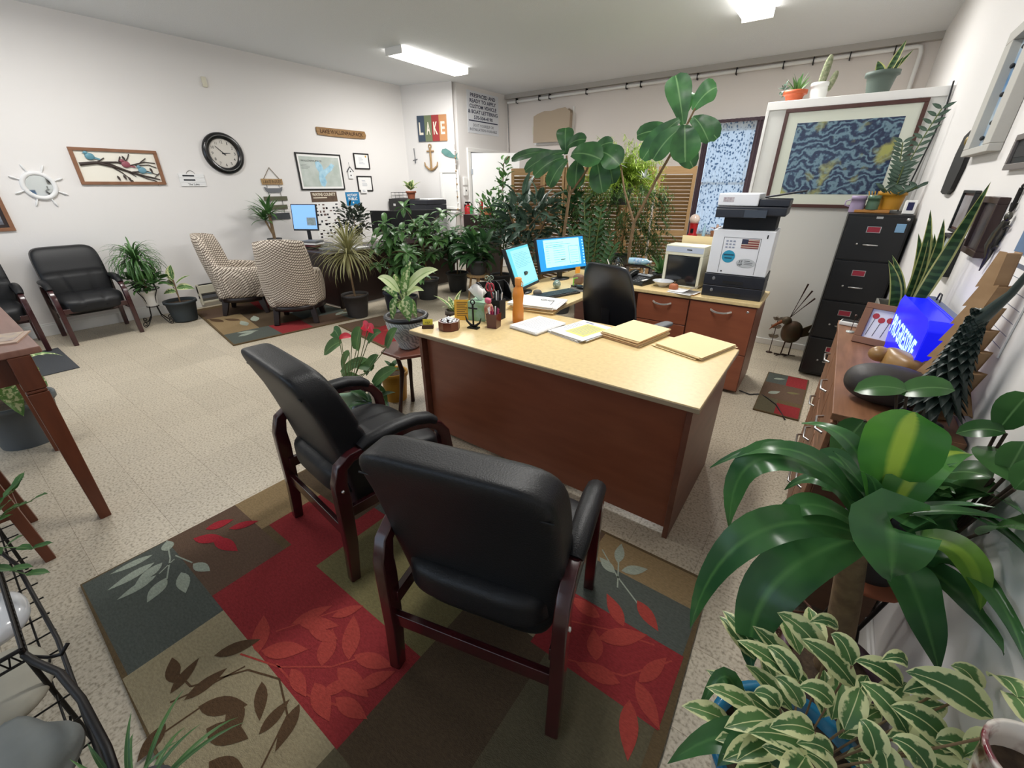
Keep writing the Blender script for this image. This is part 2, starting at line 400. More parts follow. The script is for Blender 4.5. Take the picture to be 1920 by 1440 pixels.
# white partition cabinet (tall box) behind the filing cabinet
PY = 5.05
cab = T('partition_cabinet', 'tall white panelled box with three small potted plants on top, behind the filing cabinet', 'cabinet', (-.155, PY, 0))
mb = MB(); mb.b2(-.62, .62, .02, .45, 0, 2.22); mb.build('cabinet_body', M_panelwhite, cab, bevel=.004)
mb = MB(); mb.b2(-.625, .625, 0, .03, 2.17, 2.235); mb.b2(-.625, -.60, 0, .02, 0, 2.17); mb.b2(.60, .625, 0, .02, 0, 2.17); mb.b2(-.6, .6, .004, .02, 0, .06)
mb.build('edge_trim', M_white, cab, bevel=.003)
mb = MB().tube([(.6, -.01, 2.26), (.612, -.012, 2.1), (.60, -.012, 1.9), (.585, -.012, 1.75), (.56, -.012, 1.5), (.55, -.01, 1.3), (.56, 0, .6)], .006, 6)
o = mb.build('power_cord', M_black, cab); o.location = (0, -.006, 0); o['label'] = 'thin black cord running down the right edge'

# ---------------------------------------------------------------- ceiling lights
M_diff = mat('light_diffuser', 'ffffff', emit=7.0, emitcol='fffaf2')
def ceiling_light(x, y, label, rz=0, power=50):
    t = T('ceiling_light', label, 'ceiling light', (x, y, CEIL), rz, 'fluorescent ceiling lights')
    mb = MB(); mb.b2(-.15, .15, -.70, -.68, -.085, 0); mb.b2(-.15, .15, .68, .70, -.085, 0); mb.b2(-.13, .13, -.69, .69, -.012, 0)
    mb.build('housing', M_white, t, bevel=.004)
    pr = [(-.148, -.005), (-.148, -.055), (-.12, -.082), (.12, -.082), (.148, -.055), (.148, -.005)]
    mb = MB(); mb.prism(pr, 1.36, TM((0, .68, 0)), sm=False); mb.build('diffuser', M_diff, t)
    l = bpy.data.lights.new('tube_light', 'AREA'); l.shape = 'RECTANGLE'; l.size = .28; l.size_y = 1.34; l.energy = power; l.color = (1, .985, .955)
    o = bpy.data.objects.new('tube_light', l); C.objects.link(o); o.parent = t; o.location = (0, 0, -.09)
    return t
ceiling_light(-5.27, 5.25, 'ceiling light above the dark desk in the back left corner', 3, 70)
ceiling_light(-1.2, 5.3, 'ceiling light cut by the top of the picture above the potted trees', 0, 75)
ceiling_light(-5.27, 1.0, 'ceiling light over the waiting chairs, out of the picture')
ceiling_light(-1.2, 2.35, 'ceiling light over the front of the desk, out of the picture', 0, 46)
# ================================================================ rugs
RC = {'teal': '5c615b', 'brown': '6a5648', 'tan': '96805f', 'red': '96383a', 'olive': 'a3977a', 'dkbrown': '5a4c3c', 'dkolive': '67604c',
      'silver': 'a3ab9c', 'lbrown': '5e4936', 'lred': 'ae4a42', 'rose': 'a8343c', 'moss': '7c7450', 'edge': '6b5a42'}
RK = list(RC)
def rmat(k): return mat('rug_' + k, RC[k], rough=1, noise=70, namt=.5, col2=''.join('%02x' % int(int(RC[k][i:i+2], 16) * .84) for i in (0, 2, 4)), bump=1, bscale=170, spec=.05, stretch=(1, 2.2, 1))
def leafpoly(mb, x, y, a, ln, wd, mi, z):
    """flat woven leaf lying in the pile, pointing along angle a from its stalk end x, y"""
    pts = []
    n = 7
    for s in (1, -1):
        r = [(i / n * ln, s * wd / 2 * math.sin(math.pi * (i / n) ** .85)) for i in range(n + 1)]
        pts += r if s > 0 else r[::-1][1:-1]
    ca, sa = math.cos(R(a)), math.sin(R(a))
    mb.add([(x + u * ca - v * sa, y + u * sa + v * ca, z) for u, v in pts], [tuple(range(len(pts)))[::-1]], mi)
def stalk(mb, pts, mi, z, w=.006):
    for i in range(len(pts) - 1):
        (x0, y0), (x1, y1) = pts[i], pts[i + 1]; d = math.hypot(x1 - x0, y1 - y0) or 1; nx, ny = -(y1 - y0) / d * w / 2, (x1 - x0) / d * w / 2
        mb.add([(x0 - nx, y0 - ny, z), (x1 - nx, y1 - ny, z), (x1 + nx, y1 + ny, z), (x0 + nx, y0 + ny, z)], [(0, 1, 2, 3)], mi)
def rug(label, corners, blocks, leaves=(), stalks=(), group=None, zt=.012):
    """corners: floor quad; blocks: (poly, colour); a slab whose pile carries the woven pattern"""
    mb = MB(); n = len(corners); cx = sum(c[0] for c in corners) / n; cy = sum(c[1] for c in corners) / n
    loc = lambda p: (p[0] - cx, p[1] - cy)
    cs = [loc(c) for c in corners]
    mb.add([(x, y, 0) for x, y in cs] + [(x, y, zt) for x, y in cs], [tuple(range(n))[::-1], tuple(range(n, 2 * n))] + [(i, (i + 1) % n, n + (i + 1) % n, n + i) for i in range(n)], RK.index('edge'))
    for k, (poly, c) in enumerate(blocks):
        p = [loc(q) for q in poly]; a = sum(p[i][0] * p[(i + 1) % len(p)][1] - p[(i + 1) % len(p)][0] * p[i][1] for i in range(len(p)))
        if a < 0: p = p[::-1]
        mb.add([(x, y, zt + .0003 + .00006 * k) for x, y in p], [tuple(range(len(p)))], RK.index(c))
    z = zt + .0004 + .00006 * len(blocks)
    for i, (x, y, a, ln, wd, c) in enumerate(leaves):
        q = loc((x, y)); leafpoly(mb, q[0], q[1], a, ln, wd, RK.index(c), z + .00002 * i)
    for pts, c in stalks: stalk(mb, [loc(p) for p in pts], RK.index(c), z - .0001)
    o = mb.build('area_rug', [rmat(k) for k in RK], loc=(cx, cy, 0.001)); return tag(o, label, 'rug', group)
def rc(x0, x1, y0, y1): return [(x0, y0), (x1, y0), (x1, y1), (x0, y1)]
def spray(x, y, a0, n, c, ln=.15, wd=.055, sp=.085, curve=9):
    """a curved twig with leaves on both sides"""
    lv = []; st = [(x, y)]; a = a0
    for i in range(n):
        x += math.cos(R(a)) * sp; y += math.sin(R(a)) * sp; a += curve; st.append((x, y))
        lv.append((x, y, a + (42 if i % 2 else -42), ln, wd, c))
    lv.append((x, y, a, ln * 1.1, wd, c))
    return lv, (st, c)
lv = []; st = []
for x, y, a, n, c, *k in ((-2.16, .24, -35, 2, 'silver'), (-2.0, .24, -75, 2, 'silver'),):
    pass
lv += [(-2.13, .10, -150, .001, .001, 'silver')]
lv = [(-2.17, .15, 262, .15, .04, 'silver'), (-2.11, .14, 275, .17, .05, 'silver'), (-2.08, .16, 292, .12, .055, 'silver'), (-2.02, .12, 276, .14, .045, 'silver'),
      (-1.97, .14, 312, .12, .06, 'silver'), (-1.95, .19, 348, .14, .05, 'silver'), (-1.96, .24, 15, .11, .045, 'silver'), (-2.14, .2, 165, .08, .05, 'silver'),
      (-1.41, -.02, 118, .12, .04, 'lbrown'), (-1.35, .0, 88, .13, .045, 'lbrown'), (-1.29, .02, 38, .16, .06, 'lbrown'), (-1.2, .01, 26, .15, .065, 'lbrown'),
      (-1.20, .18, -28, .13, .04, 'lbrown'), (-1.03, .22, -60, .13, .045, 'lbrown'), (-1.44, .0, 165, .11, .045, 'lbrown'), (-1.32, -.06, -60, .1, .05, 'lbrown'), (-1.1, -.02, 20, .14, .06, 'lbrown'),
      (-1.31, .22, 148, .16, .06, 'lred'), (-1.31, .23, 38, .17, .065, 'lred'), (-1.32, .35, 68, .15, .05, 'lred'), (-1.31, .37, 30, .17, .055, 'lred'),
      (-1.08, .33, 132, .14, .065, 'lred'), (-1.02, .40, 140, .18, .065, 'lred'), (-1.02, .42, 22, .16, .055, 'lred'), (-1.03, .36, 2, .17, .06, 'lred'),
      (-1.05, .285, -14, .15, .06, 'lred'), (-1.16, .262, -8, .13, .045, 'lred'), (-.95, .3, 10, .14, .05, 'lred'), (-1.0, .28, 60, .1, .045, 'lred'),
      (-2.13, .3, 35, .16, .06, 'rose'), (-2.05, .36, 10, .18, .06, 'rose'), (-2.06, .43, 60, .13, .05, 'rose'), (-2.15, .36, 70, .12, .06, 'rose'),
      (-1.43, .12, 60, .15, .05, 'lbrown'), (-1.05, .1, 100, .11, .04, 'lbrown'), (-1.22, .1, -20, .13, .055, 'lbrown'), (-1.22, .46, 60, .12, .045, 'lred'), (-.92, .36, 60, .13, .05, 'lred'), (-1.12, .42, 200, .13, .045, 'lred'), (-.41, 1.37, 105, .12, .045, 'silver'), (-.38, 1.34, 40, .12, .05, 'silver'), (-.40, 1.31, 155, .1, .045, 'silver'), (-.5, 1.33, 140, .1, .05, 'silver'),
      (-.27, 1.24, -35, .14, .055, 'lred'), (-.27, 1.1, 140, .15, .055, 'lred'), (-.33, 1.0, 40, .19, .07, 'lred'), (-.36, 1.08, 175, .14, .06, 'lred'), (-.15, .94, 70, .15, .05, 'lred'),
      (-.16, .94, -40, .15, .055, 'lred'), (-.2, .9, 190, .16, .06, 'lred'), (-.155, .87, -70, .17, .06, 'lred'), (-.3, .92, 120, .12, .06, 'lred')]
st = [([(-2.22, .22), (-2.08, .19), (-1.96, .14)], 'silver'), ([(-2.06, .2), (-2.02, .13)], 'silver'), ([(-2.08, .21), (-1.97, .24)], 'silver'),
      ([(-1.47, .02), (-1.38, .03), (-1.28, .17), (-1.16, .22), (-1.03, .18), (-.95, .05)], 'lbrown'), ([(-1.38, -.03), (-1.33, .08), (-1.3, .17)], 'lbrown'), ([(-1.3, -.1), (-1.28, .04)], 'lbrown'),
      ([(-1.36, .18), (-1.2, .24), (-1.05, .35), (-.98, .45)], 'lred'), ([(-1.34, .3), (-1.22, .5)], 'lred'), ([(-1.22, .24), (-1.06, .24), (-.9, .3)], 'lred'),
      ([(-.5, 1.4), (-.38, 1.3), (-.25, 1.22)], 'silver'), ([(-.41, 1.38), (-.36, 1.25)], 'silver'), ([(-.45, 1.0), (-.3, 1.06), (-.15, 1.1)], 'lred'), ([(-.4, .86), (-.2, .93), (-.08, 1.08)], 'lred')]
rug('large patchwork rug in red, teal and olive and leaf sprays under two guest chairs',
    [(-2.23, -.09), (-1.2, -.11), (-.05, -.11), (-.02, .8), (-.05, 1.515), (-2.2, 1.515)],
    [(rc(-2.22, -1.6, -.085, .22), 'teal'), (rc(-2.22, -1.71, .22, .525), 'brown'), (rc(-1.71, -1.5, .22, .56), 'red'), (rc(-2.22, -1.925, .525, .84), 'tan'), (rc(-1.925, -1.5, .56, .95), 'red'),
     (rc(-1.5, -.82, .22, .56), 'red'), (rc(-1.6, -.83, -.1, .22), 'olive'), (rc(-1.5, -1.1, .56, .95), 'moss'), (rc(-1.1, -.82, .56, .95), 'moss'), (rc(-2.2, -1.6, .84, 1.5), 'dkbrown'),
     (rc(-1.6, -1.0, .95, 1.5), 'teal'), (rc(-1.0, -.53, .95, 1.5), 'brown'), (rc(-.82, -.46, .22, .86), 'dkbrown'), (rc(-.83, -.05, -.1, .22), 'dkolive'), (rc(-.46, -.06, .22, .84), 'dkolive'),
     (rc(-.53, -.055, 1.33, 1.5), 'tan'), (rc(-.53, -.055, 1.12, 1.33), 'teal'), (rc(-.53, -.05, .84, 1.12), 'red'), (rc(-1.0, -.53, .86, 1.1), 'olive')], lv, st)
lv2 = [(-5.6, 2.2, 160, .3, .1, 'silver'), (-5.5, 2.05, 170, .28, .09, 'silver'), (-5.3, 1.85, 60, .22, .08, 'silver'), (-5.15, 1.8, 100, .2, .08, 'silver'), (-5.8, 2.1, 200, .26, .09, 'lbrown'), (-5.9, 2.3, 150, .25, .09, 'lbrown'), (-5.2, 2.6, 70, .24, .08, 'lbrown'), (-5.9, 1.95, 190, .3, .09, 'lbrown'), (-5.1, 3.0, 60, .2, .08, 'silver'), (-5.02, 2.95, 120, .2, .08, 'silver')]
rug('patchwork rug in muted red, brown and grey under the two patterned tub chairs',
    [(-6.85, 1.95), (-4.9, 1.64), (-4.68, 3.19), (-6.8, 3.19)],
    [([(-6.72, 1.95), (-6.2, 1.87), (-6.1, 2.5), (-6.65, 2.6)], 'brown'), ([(-6.2, 1.87), (-5.35, 1.73), (-5.3, 2.1), (-6.15, 2.25)], 'tan'), ([(-5.35, 1.73), (-4.92, 1.66), (-4.85, 2.2), (-5.28, 2.25)], 'teal'),
     ([(-6.15, 2.25), (-5.3, 2.1), (-5.2, 2.6), (-6.1, 2.7)], 'dkbrown'), ([(-5.28, 2.2), (-4.85, 2.15), (-4.8, 2.5), (-5.22, 2.56)], 'red'), ([(-5.22, 2.56), (-4.8, 2.5), (-4.72, 3.0), (-5.15, 3.05)], 'brown'), ([(-6.65, 2.6), (-6.1, 2.5), (-6.05, 2.95), (-6.6, 3.05)], 'red'),
     ([(-6.1, 2.7), (-5.2, 2.6), (-5.12, 3.17), (-6.05, 3.18)], 'teal'), ([(-5.0, 3.0), (-4.72, 2.97), (-4.69, 3.18), (-4.98, 3.18)], 'teal')], lv2)
rug('small patchwork rug in red and brown on the floor behind the grey patterned planter', [(-4.62, 2.72), (-3.55, 2.55), (-3.45, 3.15), (-4.52, 3.3)],
    [([(-4.6, 2.74), (-4.2, 2.68), (-4.12, 3.22), (-4.5, 3.28)], 'brown'), ([(-4.2, 2.68), (-3.6, 2.58), (-3.52, 3.12), (-4.12, 3.2)], 'red')], [(-4.3, 2.9, 20, .2, .08, 'lbrown'), (-4.0, 2.9, 60, .2, .08, 'lred')])
rug('small patchwork mat in red, grey and brown between the desk drawers and the filing cabinet', [(-.157, 3.34), (.14, 3.34), (.155, 4.2), (-.157, 4.2)],
    [(rc(-.15, .0, 3.95, 4.19), 'teal'), (rc(0, .145, 3.95, 4.19), 'red'), (rc(-.15, .14, 3.62, 3.95), 'brown'), (rc(-.15, -.02, 3.35, 3.62), 'dkolive'), (rc(-.02, .135, 3.35, 3.55), 'red')], [(-.1, 3.7, 50, .12, .05, 'silver'), (-.1, 4.05, 30, .1, .04, 'silver'), (.02, 3.8, 20, .1, .04, 'moss')])
o = MB().b2(-.45, .45, -.3, .3, 0, .008).build('floor_mat', mat('charcoal_ribbed', '3e4043', rough=.95, bump=1, bscale=40, stretch=(1, 6, 1)), loc=(-5.9, .22, .0005), bevel=.003)
tag(o, 'dark grey ribbed floor mat beside the leftmost black armchair', 'mat')

# ================================================================ black leather armchairs
M_leather = mat('black_leather', '121316', rough=.46, bump=.25, bscale=220, spec=.38)
M_mahog = mat('mahogany_lacquer', '2c0f12', rough=.24, noise=8, col2='401519', stretch=(4, 4, .6), coat=.5)
def armchair(label, loc, rz, group):
    t = T('armchair', label, 'chair', loc, rz, group)
    for s in (-1, 1):
        x = .285 * s
        pf = [(x, .275, 0), (x, .27, .2), (x, .262, .40), (x, .25, .50), (x, .22, .55), (x, .17, .58)]
        MB().rail(pf, .042, [.042, .05, .058, .055, .045, .04], M=None).build('leg', M_mahog, t, bevel=.006)
        pr = [(x, -.285, 0), (x, -.268, .2), (x, -.262, .42), (x, -.262, .50), (x, -.245, .565), (x, -.20, .595), (x, -.14, .60)]
        MB().rail(pr, .042, [.042, .052, .06, .055, .048, .042, .038]).build('leg', M_mahog, t, bevel=.006)
        MB().rail([(x, -.17, .595), (x, -.05, .602), (x, .08, .60), (x, .18, .575)], .04, .026).build('arm', M_mahog, t, bevel=.004)
        mb = MB(); path = [(-.155, .612), (-.12, .628), (0, .635), (.1, .63), (.17, .608), (.205, .58)]
        mb.tube([(x, a, b) for a, b in path], [.020, .026, .028, .028, .027, .022], 12, flat=1.0)
        vs = [(V(v) - V((x, 0, 0))) for v in mb.v]; mb.v = [(x + v.x * 1.25, v.y, v.z) for v in vs]
        mb.build('arm_pad', M_leather, t)
        MB().rail([(x * .93, -.262, .33), (x * .93, .262, .33)], .024, .05).build('side_rail', M_mahog, t, bevel=.003)
        mb = MB().lathe([(.007, 0), (.007, .004), (0, .006)], 8, M=TM((x + s * .021, -.262, .47), 0, 90 * s, 0)); mb.build('bolt_cap', M_steel, t)
    MB().rail([(-.27, -.266, .235), (.27, -.266, .235)], .022, .055, side=(0, 1, 0)).build('rear_rail', M_mahog, t, bevel=.003)
    MB().rail([(-.27, .262, .36), (.27, .262, .36)], .024, .05, side=(0, 1, 0)).build('front_rail', M_mahog, t, bevel=.003)
    def fs(o):
        z = o.z - max(0, o.y - .12) ** 1.6 * .9
        q = 0
        if o.z > 0: q = -.012 * math.exp(-((abs(o.x) - .09) / .012) ** 2) * (1 if o.y > -.1 else .3) - .01 * math.exp(-((o.y + .02) / .015) ** 2) * (1 if abs(o.x) < .09 else 0)
        return (o.x * (1 + .05 * (o.y / .25)), o.y, z + q)
    MB().sbox((0, .015, .43), (.52, .55, .15), 5, 26, fn=fs).build('seat', M_leather, t)
    def fb(o):
        k = (o.z + .36) / .72                                    # 0 bottom .. 1 top
        x = o.x * (.80 + .20 * min(1, max(0, k) / .45) ** .6)
        y = o.y * (1 + .25 * max(0, k - .75) / .25) - .05 * (k - .5) - .11 * k * k + .06
        if o.y > 0: y += .035 * math.sin(math.pi * min(1, max(0, k)) * 1.0) - .012 * math.exp(-((k - .62) / .012) ** 2) - .01 * math.exp(-((abs(o.x) - .1 - .12 * abs(k - .4)) / .012) ** 2) * (1 if .2 < k < .62 else 0)
        return (x, y, o.z)
    MB().sbox((0, -.215, .600), (.545, .115, .72), 7, 26, fn=fb).build('backrest', M_leather, t)
    mb = MB(); mb.tube([(-.262, -.315, .87), (0, -.318, .875), (.262, -.315, .87)], .0028, 6); mb.build('seam', M_leather, t)
    return t
G = 'black leather armchairs with wooden frames'
ch = armchair('black leather guest chair nearest the camera, its back to us on the patchwork rug', (-.665, .845, .0165), 15, G)
dup(ch, 'black leather guest chair left of the nearest one, its left arm towards the red flowers', (-1.555, .935, .0165), -6)
dup(ch, 'black leather armchair against the left wall beside the plant stand, facing the room', (-6.57, .94, 0), -90)
dup(ch, 'black leather armchair cut off by the left picture edge, behind the tall table', (-6.57, .17, .009), -92)

# ================================================================ patterned tub chairs
def tubfabric():
    m = mat('tub_chair_fabric', 'c9bdae', rough=.95, spec=.1); nt = m.node_tree; L = nt.links; N = nt.nodes.new; b = nt.nodes['Principled BSDF']
    tc = [n for n in nt.nodes if n.type == 'TEX_COORD'][0]; out = None
    for k, (a, sc) in enumerate(((48, 44), (-42, 50))):
        mp = N('ShaderNodeMapping'); mp.inputs['Rotation'].default_value = (R(20), R(a), R(a)); L.new(tc.outputs['Object'], mp.inputs[0])
        w = N('ShaderNodeTexWave'); w.inputs['Scale'].default_value = sc / 3.3; w.inputs['Distortion'].default_value = 1.6; w.inputs['Detail'].default_value = 3; w.inputs['Detail Scale'].default_value = 1.3
        L.new(mp.outputs[0], w.inputs[0])
        r = N('ShaderNodeMapRange'); r.inputs[1].default_value = .12; r.inputs[2].default_value = .26; L.new(w.outputs['Fac'], r.inputs[0])
        if out is None: out = r.outputs[0]
        else:
            mm = N('ShaderNodeMath'); mm.operation = 'MULTIPLY'; L.new(out, mm.inputs[0]); L.new(r.outputs[0], mm.inputs[1]); out = mm.outputs[0]
    mx = N('ShaderNodeMix'); mx.data_type = 'RGBA'; mx.inputs[6].default_value = lin('62544a'); mx.inputs[7].default_value = lin('d8cdbe')
    L.new(out, mx.inputs[0]); L.new(mx.outputs[2], b.inputs['Base Color']); return m
M_tub = tubfabric(); M_espresso = mat('espresso_wood', '1e1110', rough=.35)
def tub_chair(label, loc, rz):
    t = T('tub_chair', label, 'chair', loc, rz, 'patterned tub chairs')
    mb = MB(); n = 40; m = 9; vs = []
    for i in range(n + 1):
        th = -142 + 284 * i / n; a = abs(th)
        h = 1.01 - .04 * (a / 46) ** 2 if a < 46 else (.97 - (.97 - .64) * min(1, (a - 46) / 10) if a < 56 else .64 - .04 * (a - 56) / 86)
        fl = .10 * math.cos(R(min(90, a))) ** 1
        for side, (r0, zs) in enumerate(((.33, 1), (.25, 1))):
            for j in range(m + 1):
                k = j / m; z = .24 + (h - .24) * k
                r = r0 + fl * max(0, k - .25) * 1.25 * (h - .24) / .7 + (.02 * math.sin(k * math.pi) if side == 0 else 0)
                if j == m: r += (.012 if side else -.012)
                vs.append((r * math.sin(R(th)) * 1.0, -r * math.cos(R(th)) * (1.05 if a > 90 else 1) , z + (0 if j < m else -.006)))
    w = 2 * (m + 1); fs = []
    for i in range(n):
        for j in range(m):
            fs.append((i * w + j, (i + 1) * w + j, (i + 1) * w + j + 1, i * w + j + 1))
            fs.append((i * w + m + 1 + j, i * w + m + 2 + j, (i + 1) * w + m + 2 + j, (i + 1) * w + m + 1 + j))
        fs.append((i * w + m, (i + 1) * w + m, (i + 1) * w + 2 * m + 1, i * w + 2 * m + 1))
        fs.append((i * w, i * w + m + 1, (i + 1) * w + m + 1, (i + 1) * w))
    for i in (0, n):
        for j in range(m): 
            q = (i * w + j, i * w + j + 1, i * w + m + 2 + j, i * w + m + 1 + j); fs.append(q if i == 0 else q[::-1])
    mb.add(vs, fs, 0, True); mb.build('back_shell', M_tub, t)
    MB().sbox((0, .03, .40), (.50, .54, .17), 4, 14).build('seat_cushion', M_tub, t)
    MB().sbox((0, .02, .285), (.56, .60, .16), 6, 12).build('seat_base', M_tub, t)
    MB().lathe([(.30, .17), (.325, .175), (.325, .235), (.30, .24)], 32).build('base_ring', M_espresso, t)
    for sx, sy in ((-1, -1), (1, -1), (-1, 1), (1, 1)):
        MB().rail([(sx * .20, sy * .20, .2), (sx * .215, sy * .225, .1), (sx * .225, sy * .25, 0)], .06, [.08, .065, .045]).build('leg', M_espresso, t, bevel=.004)
    return t
tc_ = tub_chair('cream and brown woven-pattern tub chair nearer the camera, its rounded back to us', (-5.24, 2.60, .016), 50)
dup(tc_, 'cream and brown woven-pattern tub chair standing nearer the left wall, seat side showing', (-6.22, 2.42, .016), -35)

# ================================================================ light desk set with cherry panels
M_top = mat('maple_laminate', 'e6cd97', rough=.38, noise=45, col2='cfb685', namt=.7)
M_topedge = mat('laminate_edge', 'a08d72', rough=.6)
M_cherry = mat('cherry_laminate', '99593f', rough=.33, noise=3.5, col2='7c4430', namt=.8, stretch=(1, 1, 5), coat=.15)
M_cherryd = mat('cherry_laminate_dark', '7d4e3d', rough=.4, noise=4, col2='663e30', stretch=(1, 1, 5))
M_hand = mat('white_pull', 'd9d6cf', rough=.25, metal=.6)
ds = T('office_desk', 'long pale-topped office desk with dark cherry front panel, facing the guest chairs', 'desk', (-1.1, 2.01, 0))
MB().b2(-.855, .85, -.403, .41, .729, .755).build('desk_top', M_top, ds, bevel=.003)
MB().b2(-.857, .852, -.405, .412, .7285, .7505).build('edge_band', M_topedge, ds, bevel=.002)
MB().b2(-.80, .79, -.315, -.295, .03, .728).build('front_panel', M_cherry, ds)
MB().b2(.795, .82, -.355, .395, 0, .728).build('side_panel', M_cherryd, ds, bevel=.002)
MB().b2(-.83, -.805, -.355, .395, 0, .728).build('side_panel', M_cherryd, ds, bevel=.002)
rt = T('desk_return', 'pale side wing of the desk carrying the two screens', 'desk', (-1.79, 2.97, 0))
MB().b2(-.33, .32, -.548, .545, .729, .755).build('desk_top', M_top, rt, bevel=.003)
MB().b2(-.30, -.275, -.53, .53, 0, .728).build('side_panel', M_cherryd, rt)
cr = T('credenza', 'pale-topped credenza with cherry drawers under the white copier', 'cabinet', (-1.2, 3.79, 0))
MB().b2(-.90, .90, -.27, .27, .729, .755).build('cabinet_top', M_top, cr, bevel=.003)
MB().b2(-.885, .885, .24, .26, .05, .728).build('back_panel', M_cherryd, cr)
def drawer(par, x0, x1, z0, z1, y, hx=None):
    d = MB().b2(x0 + .003, x1 - .003, y - .018, y, z0 + .003, z1 - .003).build('drawer', M_cherry, par, bevel=.002)
    cx = (x0 + x1) / 2; w = .075
    if hx is not None:
        mb = MB().rail([(cx + i * w / 3, y - .02 - .03 * (1 - (i / 3) ** 2) ** .5 - .004, z1 - .05 - .012 * (1 - (i / 3) ** 2)) for i in range(-3, 4)], .012, .01, side=(0, 0, 1)); mb.build('handle', M_hand, d)
    return d
MB().b2(-.03, .40, -.24, .24, .02, .728).build('drawer_case', M_cherryd, cr)
MB().b2(.40, .885, -.24, .24, .02, .728).build('drawer_case', M_cherryd, cr)
drawer(cr, -.03, .40, .50, .72, -.24, 1); drawer(cr, -.03, .40, .28, .50, -.24, 1); drawer(cr, -.03, .40, .03, .28, -.24, 1)
drawer(cr, .405, .885, .34, .72, -.24, 1); drawer(cr, .405, .885, .03, .34, -.24, 1)
MB().lathe([(.009, 0), (.009, .003), (0, .003)], 12, M=TM((.83, -.258, .685), 90)).build('lock', M_steel, cr)

# ================================================================ black four-drawer filing cabinet
fcab = T('filing_cabinet', 'tall black four-drawer filing cabinet with red drawer labels, right of the copier', 'cabinet', (.255, 4.66, 0))
M_fc = mat('black_enamel', '0f1012', rough=.38, bump=.1, bscale=100); M_lab = mat('red_label', '8f1f33', rough=.6)
MB().b2(-.195, .195, -.315, .32, .02, 1.355).build('cabinet_body', M_fc, fcab, bevel=.004)
for k in range(4):
    z0 = .045 + k * .325
    d = MB().b2(-.185, .185, -.335, -.31, z0, z0 + .315).build('drawer', M_fc, fcab, bevel=.005)
    mb = MB().b2(-.055, .03, -.339, -.334, z0 + .205, z0 + .25); mb.build('label_frame', M_steel, d)
    MB().b2(-.05, .025, -.341, -.338, z0 + .209, z0 + .246).build('label_card', M_lab, d)
    mb = MB().tube([(-.045, -.335, z0 + .115), (-.045, -.36, z0 + .118), (.04, -.36, z0 + .118), (.04, -.335, z0 + .115)], .006, 8); mb.build('handle', M_steel, d)
    MB().lathe([(.008, 0), (.008, .006), (0, .008)], 10, M=TM((-.085, -.335, z0 + .12), 90)).build('latch', M_steel, d)
MB().b2(-.02, .02, -.338, -.335, 1.325, 1.34).build('badge', M_steel, fcab)
MB().lathe([(.011, 0), (.011, .008), (0, .009)], 12, M=TM((.165, -.335, 1.325), 90)).build('lock', M_steel, fcab)
MB().b2(.11, .165, -.338, -.3355, 1.235, 1.295).build('sticker', mat('blue_sticker', '7ba3c4', rough=.6), fcab)

# ================================================================ brown dresser along the right wall
M_walnut = mat('brown_oak', '96694c', rough=.45, noise=5, col2='6f4930', stretch=(8, 1, 8)); M_walnutd = mat('brown_oak_dark', '61402c', rough=.5, noise=5, col2='4c3020', stretch=(1, 1, 6))
drs = T('dresser', 'long low brown wooden dresser with drawers along the right wall', 'dresser', (.305, 2.21, 0))
MB().b2(-.16, .158, -.64, .64, .86, .885).build('dresser_top', M_walnut, drs, bevel=.003)
MB().b2(-.135, .155, -.625, .625, .06, .86).build('dresser_body', M_walnutd, drs, bevel=.003)
for y in (-.6, .6):
    for x in (-.11, .13): MB().box((x, y, .03), (.04, .05, .06)).build('foot', M_walnutd, drs)
for i in range(3):
    for j in range(3):
        y0 = -.62 + i * .415; z0 = .085 + j * .255
        d = MB().b2(-.153, -.135, y0 + .006, y0 + .404, z0, z0 + .245).build('drawer', M_walnut, drs, bevel=.003)
        MB().tube([(-.153, y0 + .13, z0 + .14), (-.175, y0 + .15, z0 + .14), (-.175, y0 + .26, z0 + .14), (-.153, y0 + .28, z0 + .14)], .005, 6).build('handle', M_steel, d)

# ================================================================ dark reception desk at the back left
M_wenge = mat('wenge', '2a1512', rough=.35, noise=5, col2='1c0d0c', stretch=(1, 1, 6))
rd = T('reception_desk', 'dark brown L-shaped desk behind the tub chairs and potted plants', 'desk', (-5.9, 4.2, 0))
mb = MB(); mb.b2(-1.05, .66, -1.09, -.30, .72, .75); mb.b2(-.05, .66, -.3, 1.35, .72, .75); mb.build('desk_top', M_wenge, rd, bevel=.003)
MB().b2(-1.02, .62, -.97, -.95, .02, .72).build('front_panel', M_wenge, rd)
MB().b2(.60, .625, -.97, 1.32, .02, .72).build('side_panel', M_wenge, rd)
MB().b2(-1.03, -1.0, -.97, -.32, 0, .72).build('side_panel', M_wenge, rd)
for x, y in ((.61, -.96),): MB().box((x, y, .36), (.05, .05, .72)).build('corner_post', M_wenge, rd)

